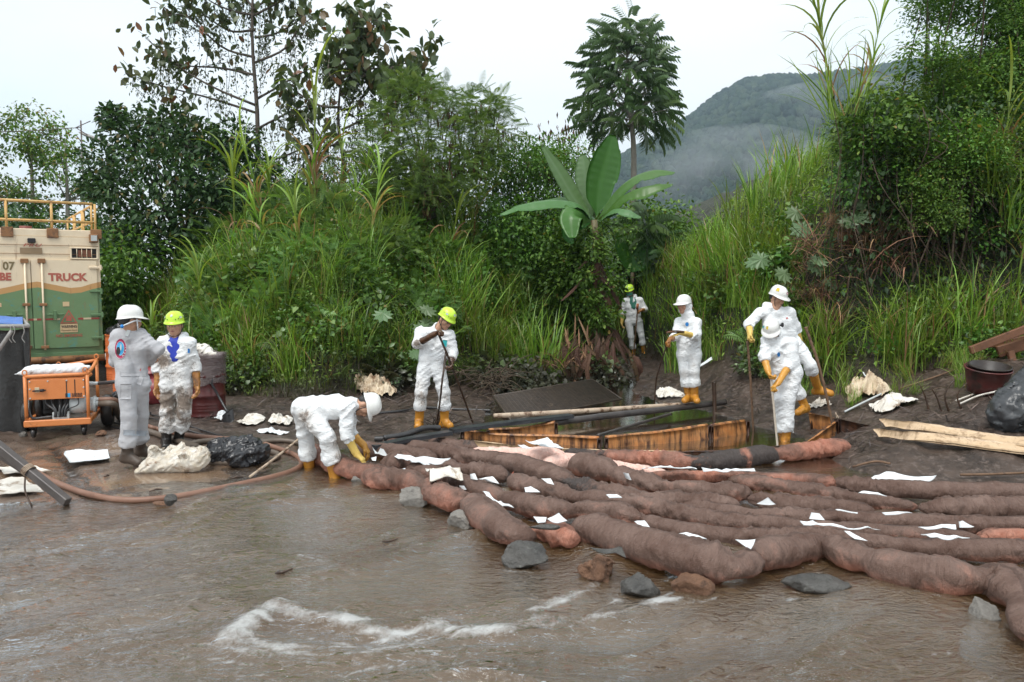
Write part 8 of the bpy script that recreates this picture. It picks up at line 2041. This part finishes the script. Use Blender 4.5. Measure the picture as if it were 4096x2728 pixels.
for k in range(8):
    x, z = [(.05, .68), (.24, .68), (.44, .68), (.62, .68), (.05, .59), (.05, .48), (.62, .48), (.62, .59)][k]; mb = MB(); mb.add(*ellipsoid(g3(x, -.014, z), (.010, .010, .010), 8, 6)); mb.obj('bolt', M_GREYREF, pn)
mb = MB(); mb.add(*gbox(.10, .15, -.018, -.011, .55, .61, .002)); mb.obj('latch_plate', M_REFW, pn, smooth=False)
mb = MB(); mb.add(*tube([g3(.08, -.03, .57), g3(.22, -.03, .575)], .009, 6)); mb.add(*tube([g3(.16, -.03, .573), g3(.20, -.03, .575)], .017, 8)); mb.obj('latch_handle', M_INK, pn)
GT = Matrix(np.stack([GX_, np.array([0, 0, 1.0]), -GY_], 1).tolist()).to_4x4()
letters('lettering', 'SLICKBAR', .034, M_INK, Matrix.Translation(Vector(g3(.545, -.0135, .51))) @ GT, pn, bold=.0006, width=.115)
letters('lettering', 'INDONESIA', .028, M_INK, Matrix.Translation(Vector(g3(.545, -.0135, .485))) @ GT, pn, bold=.0005, width=.115)
mb = MB(); mb.add(*gbox(.445, .475, -.0155, -.0115, .475, .525, .001)); mb.obj('logo_mark', M_SKY, pn, smooth=False)
mb = MB(); mb.add(*gbox(.42, .447, -.0155, -.0115, .475, .525, .001)); mb.obj('logo_mark', M_INK, pn, smooth=False)
for x in (.43, .52):
    mb = MB(); mb.add(*gbox(x, x + .012, -.0145, -.0115, .50 - (x > .5) * .02, .69, .001)); mb.obj('oil_drip', M_STICK_OIL, pn, smooth=False)
mb = MB(); mb.add(*gbox(.10, .50, .25, .70, .22, .52, .04)); mb.add(*gbox(.14, .4, .2, .26, .3, .5, .02)); mb.obj('engine_block', M_DARKU, gen, smooth=False)
Rx = np.stack([GY_, np.array([0, 0, 1.0]), GX_], 1)
mb = MB(); mb.add(*lathe([(.01, 0), (.11, 0), (.11, .16), (.085, .17), (.085, .24), (.10, .25), (.10, .28), (.01, .28)], 20, g3(.45, .14, .36), Rx)); mb.obj('pump_housing', M_GREYREF, gen)
mb = MB(); mb.add(*lathe([(.06, -.04), (.17, -.04), (.17, .04), (.06, .04)], 24, g3(.08, .42, .34), Rx)); mb.add(*lathe([(.01, -.05), (.06, -.05), (.06, .05), (.01, .05)], 16, g3(.08, .42, .34), Rx)); mb.obj('flywheel', M_BOOT_K, gen)
mb = MB(); mb.add(*gbox(.27, .45, -.0, .06, .20, .30, .006)); mf = mb.obj('manifold', M_GREYREF, gen, smooth=False)
for k, (x0, x1) in enumerate([(.20, .30), (.26, .31), (.34, .35), (.40, .38), (.43, .41)]):
    mb = MB(); mb.add(*tube(smooth_path([g3(x0, .12, .48), g3(x0 + .01, .05, .40), g3(x1, .0, .32), g3(x1, -.005, .24)], 12), .015, 7)); mb.obj('hydraulic_hose', M_HOSEK, gen)
mb = MB(); mb.add(*tube(smooth_path([g3(.0, .2, .50), g3(.02, .05, .34), g3(.06, .02, .24), g3(.18, .02, .24), g3(.27, .02, .245)], 16), .016, 7)); mb.obj('hydraulic_hose', M_HOSEK, gen)
mb = MB(); mb.add(*tube(smooth_path([g3(.55, .02, .46), g3(.55, -.01, .38), g3(.44, -.01, .33), g3(.42, .0, .27)], 14), .007, 6)); mb.obj('cable', M_HOSEK, gen)
for x in (.06, GW - .06):
    mb = MB(); mb.add(*lathe([(.01, -.022), (.045, -.022), (.055, -.012), (.055, .012), (.045, .022), (.01, .022)], 18, g3(x, .03, .056), Rx)); co = mb.obj('castor', M_BOOT_K, gen)
    mb = MB(); mb.add(*gbox(x - .035, x + .035, .0, .07, .115, .135)); mb.add(*gbox(x - .032, x - .026, .01, .06, .05, .12)); mb.add(*gbox(x + .026, x + .032, .01, .06, .05, .12)); mb.obj('castor_fork', M_DARKU, co, smooth=False)
for x in (-.10, GW + .13):
    mb = MB(); mb.add(*lathe([(.09, -.06), (.17, -.065), (.20, -.045), (.205, 0), (.20, .045), (.17, .065), (.09, .06)], 28, g3(x, GD * .78, .205), Rx)); to = mb.obj('wheel', M_BOOT_K, gen)
    mb = MB(); mb.add(*lathe([(.01, -.04), (.09, -.05), (.095, .05), (.01, .04)], 20, g3(x, GD * .78, .205), Rx)); mb.obj('rim', M_RUSTB, to)
for x, y, z in ((.0, .0, .79), (GW - .02, .0, .80), (.22, GD, .80), (GW, GD, .89)):
    th_ = np.linspace(0, 2 * math.pi, 15); mb = MB(); mb.add(*tube([g3(x, y, z) + GX_ * math.cos(q) * .024 + np.array([0, 0, math.sin(q) * .03]) for q in th_], .008, 6)); mb.obj('lifting_eye', M_OR, gen)
for z, r in ((.62, .025), (.42, .03), (.37, .045)):
    mb = MB(); mb.add(*lathe([(.01, 0), (r, 0), (r, .05), (r * .8, .06), (r * .8, .13), (.01, .13)], 14, g3(GW - .01, .1, z), Rx)); mb.obj('coupling', M_GREYREF, gen)
c0 = g3(.26, .15, .79)
heapbag([('s', c0 - GX_ * .24, c0 + GX_ * .28, .060, .062), ('s', c0 - GX_ * .22 + GY_ * .15, c0 + GX_ * .28 + GY_ * .15, .060, .066), ('s', c0 + GX_ * .28, c0 + GX_ * .40 + [0, 0, .03], .05, .02), ('s', c0 - GX_ * .26 - [0, 0, .02], c0 - GX_ * .40 - [0, 0, .03], .03, .006)], 'white folded bundle of sheets lying on the orange power pack', M_SHEET, 'sheet bundle', 'sheet_bundle', .05, .013, .012, 9)
M_HOSEG = surf('grey_ribbed_hose', (0.085, 0.065, 0.048), (0.14, 0.105, 0.08), 7, 0.5, stain=(0.03, 0.022, 0.016), sscale=5, sthr=0.6, bump=0.2)
M_HOSEB = surf('brown_hose', (0.16, 0.075, 0.045), (0.23, 0.125, 0.085), 5, 0.5, stain=(0.06, 0.03, 0.018), sscale=4, sthr=0.57, bump=0.15)
hose([g3(GW + .1, .1, .37), g3(GW + .28, .08, .345), (480, 1682), (560, 1725), (640, 1752), (720, 1778), (790, 1800)], .036, M_HOSEG, 'thick grey ribbed hose running from the power pack towards the coil', .10)
hose([g3(GW + .1, .1, .42), g3(GW + .3, .15, .38), (490, 1672), (588, 1712), (640, 1730), (729, 1748), (844, 1760), (1010, 1775), (1103, 1800), (1177, 1832), (1206, 1858), (1188, 1888), (1103, 1918), (918, 1958), (704, 2000), (510, 2014), (357, 1990), (230, 1944), (153, 1903), (120, 1884)], .030, M_HOSEB, 'long brown hose looping along the water edge to the crossed timbers', n=260)
hose([g3(GW + .1, .1, .62), g3(GW + .35, .15, .60), (470, 1604), (530, 1640), (600, 1660)], .022, M_HOSEK, 'smooth black hose leaving the top of the power pack')
for dy, lab in ((0, 'upper thin black cable on the ground behind the two workers'), (14, 'lower thin black cable on the ground behind the two workers')):
    hose([(425, 1690 + dy), (500, 1702 + dy), (592, 1664 + dy), (700, 1694 + dy), (800, 1726 + dy), (890, 1752 + dy)], .011, M_HOSEK, lab, cat='cable')
hose([(1040, 1775), (920, 1772), (833, 1776), (778, 1780), (756, 1796), (770, 1818), (850, 1810), (950, 1806), (1036, 1812), (1103, 1824), (1108, 1840), (1040, 1858), (918, 1864), (810, 1854), (780, 1836), (840, 1822)], .030, M_HOSEG, 'coil of olive ribbed hose lying round the black garbage bag', .09, n=200)
hose([(1010, 1800), (1060, 1782), (1140, 1774), (1203, 1794), (1260, 1806)], .028, M_HOSEG, 'ribbed hose curving on the mud behind the bamboo stick', .09)
bamboo([land(1000, 1924) + [0, 0, .03], land(1100, 1862) + [0, 0, .08], land(1212, 1778) + [0, 0, .10]], .014, M_BAMBOO_P, 'thin pale bamboo stick lying across the hose loop', node=.13)
c = land(935, 1868)
heapbag([('s', c + [-.24, .12, .10], c + [.22, .14, .12], .10, .11), ('s', c + [-.25, .22, .16], c + [.12, .2, .2], .10, .10), ('s', c + [.05, .0, .07], c + [.10, -.02, .02], .10, .06), ('s', c + [.18, .1, .12], c + [.27, .18, .14], .09, .05)], 'black garbage bag lying on the coiled hose', M_BAGK, 'garbage bag', 'garbage_bag', .06, .014, .034, 8, floor_=c[2])
t = NT('clear_dirty_plastic'); v = t.coord('Position')
n1 = t.noise(v, 8, 7, .7, .6); cc = t.mixc(t.ramp(n1, [(.3, 0), (.7, 1)]), (.60, .50, .36), (.84, .82, .77)); cc = t.mixc(t.ramp(t.noise(v, 6, 8, .75, .8), [(.53, 0), (.63, .9)]), cc, (.22, .10, .035))
bs = t.bsdf(cc, .13, .5, 0, t.bump(t.noise(v, 26, 4, .6, 1.5), .5, .02)); trp = t.n('ShaderNodeBsdfTransparent'); mxx = t.n('ShaderNodeMixShader', i_0=.22); t.l(bs, mxx.inputs[1]); t.l(trp.outputs[0], mxx.inputs[2]); M_CLEAR = t.done(mxx.outputs[0])
c = land(680, 1896)
heapbag([('s', c + [-.22, .08, .07], c + [.20, .12, .10], .09, .11), ('s', c + [-.05, .15, .12], c + [.24, .18, .14], .10, .11), ('s', c + [-.16, .12, .14], c + [-.22, .12, .22], .07, .05), ('s', c + [.02, .16, .18], c + [.06, .2, .28], .06, .015), ('s', c + [-.08, .16, .16], c + [-.06, .18, .25], .06, .02), ('s', c + [-.26, .02, .05], c + [-.33, .0, .03], .05, .03)], 'clear plastic bag full of oily rags at the feet of the two workers', M_CLEAR, 'plastic bag', 'plastic_bag', .05, .010, .017, 9, floor_=c[2])
bag = bpy.data.objects['plastic_bag']
for k in range(3):
    g_ = np.random.default_rng(70 + k); o_ = c + [g_.uniform(-.3, .24), g_.uniform(.0, .16), g_.uniform(.12, .24)]; w_, h2 = g_.uniform(.08, .14), g_.uniform(.05, .09); a_ = g_.uniform(-.7, .7)
    uu = np.linspace(0, 1, 16)[:, None]; vv = np.linspace(0, 1, 10)[None]
    V = np.stack([o_[0] + (uu - .5) * w_ * (1.25 - .4 * vv) + .02 * np.sin(uu * 17 + k) * vv, o_[1] + .045 * np.sin(uu * 11 + 2 * k) * (.3 + vv) + (vv - .3) * a_ * .1, o_[2] + vv * h2 * (.75 + .25 * np.sin(uu * 9 + k)) + 0 * uu], -1); V = V + (np.stack([vnoise(V * 12 + i_) for i_ in range(3)], -1) - .5) * .03
    q = MB(); q.add(*slab(V, .002)); q.obj('film_ruffle', M_CLEAR, bag)
M_SHEETO = surf('oil_speckled_sheet', (0.78, 0.82, 0.84), (0.73, 0.77, 0.79), 6, 0.8, stain=(0.10, 0.10, 0.10), sscale=13, sthr=0.62, swid=0.05, bump=0.2)
z_ = hz(*land(350, 1815)[:2]) + .02
sheet([(256, 1814), (268, 1786), (424, 1780), (440, 1834)], 'white sheet speckled with oil lying flat on the concrete', z=(z_,) * 4, wave=.012, n=13, mat=M_SHEETO); sheet([(256, 1814), (440, 1832), (430, 1836), (278, 1850)], 'folded edge strip of the oil speckled sheet', z=(z_ + .004,) * 4, wave=.008, n=9, mat=M_SHEETO)
for c4, lab in [([(-20, 1872), (110, 1862), (205, 1886), (20, 1896)], 'wet torn paper sheet on the apron by the crossed timbers, far one'), ([(-20, 1920), (90, 1912), (176, 1960), (-10, 1978)], 'wet torn paper sheet on the apron under the timbers, near one')]:
    zz = hz(*land(c4[1][0], c4[1][1])[:2]) + .02; sheet(c4, lab, 'wet sheet', 'wet_sheet', M_SHEETD, (zz,) * 4, .02, 13)
crumple(938, 1046, 1654, 1712, 'folded cream rag with white cloth under it beside the shovel', M_SHEETD, .10, 21); crumple(1048, 1154, 1652, 1712, 'upright cream rag in the mud right of the folded one', M_SHEETD, .13, 22); crumple(1010, 1160, 1712, 1744, 'flat white rag lying in the mud in front of the cream rags', M_SHEET, .07, 23); crumple(850, 892, 1642, 1694, 'white rag half hidden behind the shovel blade', M_SHEET, .14, 24)
crumple(420, 490, 1622, 1642, 'small white scrap on the ground between machine and drums', M_SHEET, .05, 25)
M_TIMB = surf('wet_grey_timber', (0.045, 0.036, 0.032), (0.085, 0.072, 0.066), 5, 0.4, bump=0.5, bscale=18, stretch=(1, 1, .4))
for a, b, w, lab in [(land(272, 2026) + [0, 0, .03], at(-160, 1660, 7.4), .075, 'heavy squared timber slanting down to the water edge'), (land(95, 1912) + [0, .02, .05], at(-160, 1718, 7.9), .05, 'thinner timber tied behind the heavy one')]:
    d = unit(b - a); s = unit(np.cross(d, [0, 0, 1])); u = np.cross(s, d); mb = MB(); mb.add(*box((a + b) / 2, (np.linalg.norm(b - a), w, w), np.stack([d, s, u], 1), .006)); mb.obj('timber', M_TIMB, label=lab, cat='timber', smooth=False)
p0 = land(272, 2026) + [0, 0, .03]; p1 = at(-160, 1660, 7.4); pm = p0 + (p1 - p0) * .36
mb = MB(); th_ = np.linspace(0, 8 * math.pi, 60); d = unit(p1 - p0); s = unit(np.cross(d, [0, 0, 1])); u = np.cross(s, d); mb.add(*tube([pm + d * (q / 25 * .06 - .03) + s * math.cos(q) * .056 + u * math.sin(q) * .056 for q in th_], .006, 5)); mb.obj('rope_lashing', M_BAMBOO_P, label='rope lashed round the heavy timber', cat='rope')
mb = MB(); q = pm + np.array([0, -.05, -.05]); e = land(128, 2030); mb.add(*tube(smooth_path([q, (q + e) / 2 + [-.03, 0, 0], e], 9), .008, 5)); mb.obj('hanging_twig', M_STICK_OIL, label='thin dark twig hanging below the lashed timbers', cat='twig')
for a, b, lab in [((596, 1973), (650, 1966), 'sliver of dark wood floating at the apron edge'), ((918, 1924), (974, 1914), 'sliver of wood beside the bamboo stick'), ((416, 1914), (438, 1910), 'small dark chip on the wet concrete')]:
    p, q = land(*a), land(*b); mb = MB(); mb.add(*tube([p + [0, 0, .012], (p + q) / 2 + [0, .01, .02], q + [0, 0, .012]], [.006, .012, .005], 5)); mb.obj('wood_sliver', M_STICK_OIL, label=lab, cat='wood sliver')
M_DRUMO = surf('orange_drum_paint', (0.60, 0.13, 0.035), (0.66, 0.18, 0.055), 4, 0.45, stain=(0.18, 0.05, 0.02), sscale=4, sthr=0.62, bump=0.1)
M_DRUMR = surf('dark_red_drum_paint', (0.055, 0.009, 0.009), (0.085, 0.016, 0.014), 4, 0.35, stain=(0.03, 0.014, 0.012), sscale=4, sthr=0.55, bump=0.1)
def drum(px, Y, mat, label, r=.29, h=.88, open_=False):
    X = (px - 2048) / FPX * Y; b = np.array([X, Y, hz(X, Y) - .02]); root = empty('oil_drum', b, label, 'oil drum')
    pr = [(.01, .02), (r - .01, .0), (r + .006, .005), (r + .006, .02), (r, .03)]
    for z in (.30, .58): pr += [(r, z - .03), (r + .014, z - .012), (r + .014, z + .012), (r, z + .03)]
    for z in (.09, .13, .17, .70, .74, .78): pr += [(r, z - .015), (r + .005, z), (r, z + .015)]
    pr = sorted(pr[3:], key=lambda q: q[1]); pr = [(.01, .01), (r, .0), (r + .006, .005), (r + .006, .02)] + [q for q in pr if q[1] > .025]
    k = h / .88; pr = [(a, z * k) for a, z in pr] + [(r, h - .02), (r + .008, h - .012), (r + .008, h), (r - .006, h), (r - .012, h - .02), (.01, h - .02)]
    mb = MB(); mb.add(*lathe(pr, 36, b)); mb.obj('drum_shell', mat, root); return root, b
d1, b1 = drum(487, 14.6, M_DRUMO, 'orange steel drum standing farthest back, partly hidden behind its twin')
d2, b2 = drum(519, 13.1, M_DRUMO, 'orange steel drum wrapped at its waist, just behind the grey coverall worker')
q = MB(); q.add(*lathe([(.298, .50), (.302, .56), (.300, .66), (.304, .72), (.298, .80)], 30, b2)); M_WRAP = surf('stretch_film', (0.60, 0.22, 0.12), (0.72, 0.42, 0.32), 9, 0.2, bump=0.6, bscale=22); q.obj('film_wrap', M_WRAP, d2)
letters('lettering', 'HI', .16, M_WPRINT, Matrix.Translation(Vector(b1 + np.array([-.262, -.135, .47]))) @ Matrix.Rotation(-1.05, 4, 'Z') @ Matrix.Rotation(math.pi / 2, 4, 'X'), d1, bold=.004)
c = b1 + np.array([-.12, 0, .93]); heapbag([('s', c - [.10, 0, .02], c + [.10, 0, .04], .07, .11)], 'black plastic crumpled on top of the rear orange drum', M_BAGK, 'plastic sheet', 'plastic_sheet', .04, .02, .03, 8)
c = b1 + np.array([-.02, -.28, .62]); heapbag([('s', c, c + [.1, -.02, -.08], .05, .07)], 'pale yellow rag hanging on the rear orange drum', M_GLOVE_PALE, 'rag', 'rag', .03, .015, .02, 9)
d3, b3 = drum(812, 11.15, M_DRUMR, 'dark red steel drum with plastic film over its top and rags on it', .265, .86)
t = NT('grey_plastic_film'); v = t.coord('Position'); cc = t.mixc(t.noise(v, 9, 6, .7), (.09, .06, .06), (.30, .26, .25)); bs = t.bsdf(cc, .2, .5, 0, t.bump(t.noise(t.coord('Position', (4, 4, 14)), 1.5, 4, .6, 1), .7, .03)); tr2 = t.n('ShaderNodeBsdfTransparent'); mxx = t.n('ShaderNodeMixShader', i_0=.42); t.l(bs, mxx.inputs[1]); t.l(tr2.outputs[0], mxx.inputs[2]); M_FILM = t.done(mxx.outputs[0])
a_ = np.arange(40) * 2 * math.pi / 40; pr = []
for z, dr in ((.46, .012), (.54, .018), (.62, .012), (.70, .020), (.78, .014), (.84, .030), (.875, .022), (.88, -.02), (.87, -.10)):
    pr.append(np.stack([np.cos(a_) * (.265 + dr + .014 * np.sin(a_ * 9 + z * 30)), np.sin(a_) * (.265 + dr + .014 * np.sin(a_ * 9 + z * 30)), z + .02 * np.sin(a_ * 4 + z * 9)], -1))
V = np.stack(pr); n_ = 40; i = np.arange(len(pr) - 1)[:, None] * n_; j = np.arange(n_)[None]; j2 = (j + 1) % n_
q = MB(); q.add(V.reshape(-1, 3) + b3, np.stack([i + j, i + j2, i + n_ + j2, i + n_ + j], -1).reshape(-1, 4)); q.obj('film_cover', M_FILM, d3)
c = b3 + np.array([-.04, -.05, .90]); heapbag([('s', c - [.16, 0, 0], c + [.10, 0, .02], .05, .06), ('s', c - [.1, .05, -.06], c + [.05, .05, .07], .045, .03), ('s', c + [.08, -.05, .0], c + [.22, -.06, -.03], .035, .02)], 'pile of brown stained rags and glove on the dark red drum', M_SHEETD, 'rags', 'rag_pile', .03, .012, .03, 10)
M_REDG = surf('red_bottle_paint', (0.20, 0.028, 0.035), (0.27, 0.05, 0.055), 5, 0.4, stain=(0.04, 0.016, 0.016), sscale=5, sthr=0.6, bump=0.1)
b = np.array([(612 - 2048) / FPX * 11.9, 11.9, 0]); b[2] = hz(b[0], b[1]); root = empty('gas_bottle', b, 'squat dark red gas bottle between the two standing workers', 'gas bottle')
mb = MB(); mb.add(*lathe([(.01, 0), (.13, 0), (.15, .03), (.15, .05), (.19, .09), (.20, .22), (.18, .30), (.10, .36), (.02, .37)], 26, b)); mb.obj('bottle', M_REDG, root)
mb = MB(); th_ = np.linspace(-.4, 3.6, 20); mb.add(*slab(np.array([[b + np.array([math.cos(q) * .12, math.sin(q) * .12, z]) for z in (.33, .44)] for q in th_]), .006)); mb.obj('collar', M_REDG, root); mb = MB(); mb.add(*lathe([(.02, .36), (.02, .42), (.035, .42), (.035, .45), (.01, .45)], 10, b)); mb.obj('valve', M_INK, root)
b = np.array([(600 - 2048) / FPX * 12.9, 12.9, 0]); b[2] = hz(b[0], b[1]); root = empty('gas_bottle', b, 'second red bottle standing behind the squat one', 'gas bottle')
mb = MB(); mb.add(*lathe([(.01, 0), (.15, 0), (.19, .09), (.20, .32), (.18, .42), (.10, .48), (.02, .49)], 26, b)); mb.obj('bottle', M_REDG, root); mb = MB(); mb.add(*lathe([(.02, .48), (.02, .54), (.03, .56), (.01, .56)], 10, b)); mb.obj('valve', M_INK, root)
c = land(485, 1618); heapbag([('s', c + [-.08, .1, .08], c + [.2, .1, .10], .10, .12)], 'small black bag on the ground before the front orange drum', M_BAGK, 'garbage bag', 'garbage_bag', .05, .018, .035, 8)
top = at(830, 1506, 10.98); low = at(905, 1640, 10.75); tip = at(912, 1716, 10.72); tip[2] = hz(tip[0], tip[1]) + .0
root = empty('shovel', tip, 'black shovel leaning on the dark red drum', 'shovel'); M_SHOV = surf('black_shovel_steel', (0.012, 0.012, 0.013), (0.03, 0.03, 0.032), 8, 0.3, bump=0.2)
up_ = unit(top - low); sd = unit(np.cross(up_, [0, 1, 0])); nn = np.cross(sd, up_)
mb = MB(); mb.add(*tube([low - up_ * .10, low, low + (top - low) * .78], [.02, .017, .016], 8)); mb.obj('shaft', M_SHOV, root)
gq = low + (top - low) * .78; mb = MB()
for sgn in (-1, 1): mb.add(*tube(smooth_path([gq, gq + up_ * .06 + sd * .05 * sgn, gq + up_ * .14 + sd * .06 * sgn], 7), .011, 7))
mb.add(*tube([gq + up_ * .14 - sd * .065, gq + up_ * .14 + sd * .065], .014, 8)); mb.obj('grip', M_SHOV, root)
bd = unit(tip - low); V = np.zeros((9, 9, 3))
for i in range(9):
    for j in range(9):
        u, v_ = i / 8, j / 8 * 2 - 1; w = .098 * (1 - .08 * (1 - u)) if u < .9 else .094
        V[i, j] = low - up_ * .03 + bd * (u * np.linalg.norm(tip - low)) + sd * v_ * w + np.array([0, 1, 0]) * (-.028 + .035 * v_ ** 2) * (1 - .3 * u)
mb = MB(); mb.add(*slab(V, .004)); mb.obj('blade', M_SHOV, root)
rock(land(400, 1746) + [0, .03, .03], (.075, .06, .04), 41, 'brown stone chocking the right wheel of the power pack', M_STONEB); rock(land(88, 1750) + [0, .03, .03], (.05, .045, .04), 42, 'small pale stone at the foot of the black tarpaulin', M_STONE)
Yl = 27.0
lp = np.array([(420 - 2048) / FPX * Yl, Yl, 0]); lp[2] = hz(lp[0], lp[1]); root = empty('street_lamp', lp, 'grey street lamp arm reaching out of the dark tree', 'street lamp'); hd = at(345, 545, Yl); tp_ = at(440, 585, Yl)
mb = MB(); mb.add(*tube(smooth_path([lp, np.array([tp_[0] + .1, Yl, tp_[2] - .5]), tp_, hd + [.3, 0, -.05]], 20), .05, 8)); mb.obj('pole', M_PIPE, root)
mb = MB(); mb.add(*ellipsoid(hd + [.1, 0, 0], (.38, .10, .06), 16, 9, np.array(Matrix.Rotation(.38, 3, 'Y')))); mb.obj('lamp_head', M_PIPE, root)
ap = at(326, 560, 26.0); g = np.array([ap[0], 26.0, hz(ap[0], 26.0)]); root = empty('antenna', g, 'thin aerial mast with cross bars at the upper left', 'antenna'); mb = MB(); mb.add(*tube([g, at(323, 482, 26.0)], .022, 6)); mb.obj('mast', M_STICK_OIL, root)
for a, b in (((300, 512), (362, 484)), ((305, 512), (350, 540)), ((303, 540), (326, 566))):
    mb = MB(); mb.add(*tube([at(*a, 26.0), at(*b, 26.0)], .014, 5)); mb.obj('cross_bar', M_STICK_OIL, root)
mb = MB(); mb.add(*tube(smooth_path([at(-200, 530, 25.5), at(100, 524, 25.8), at(323, 510, 26.0)], 14), .012, 5)); mb.obj('overhead_wire', M_STICK_OIL, label='overhead wire running left from the aerial mast', cat='wire')
# ================================================================== THE AIR
t = NT('humid_air'); vp = t.n('ShaderNodeVolumePrincipled'); vp.inputs['Color'].default_value = (0.68, 0.85, 1.0, 1); vp.inputs['Density'].default_value = 0.00045; vp.inputs['Anisotropy'].default_value = 0.65
t.l(vp.outputs[0], t.out.inputs['Volume']); M_AIR = t.m
mb = MB(); mb.add(*box((350, 690, 130), (2400, 1500, 268), None, 0)); mb.obj('haze', M_AIR, kind='stuff', label='pale humid air over the valley', smooth=False)
t = NT('mist'); v = t.coord('Position', (1, 1, .8)); nz = t.noise(v, .012, 3, .55, .8)
hgt = t.ramp(nz, [(.44, 0), (.68, 1)])
vs_ = t.n('ShaderNodeVolumePrincipled'); vs_.inputs['Color'].default_value = (.93, .97, 1, 1); vs_.inputs['Anisotropy'].default_value = .5; t.l(t.math('MULTIPLY', hgt, .030), vs_.inputs['Density']); t.l(vs_.outputs[0], t.out.inputs['Volume'])
mb = MB(); mb.add(*ellipsoid((300, 690, 108), (150, 60, 66), 20, 12)); mb.obj('mist', t.m, kind='stuff', label='drifting mist over the mountain ridge')
mb = MB(); mb.add(*ellipsoid((160, 560, 72), (75, 45, 38), 20, 12)); mb.obj('mist', t.m, kind='stuff', label='low mist at the foot of the mountain')
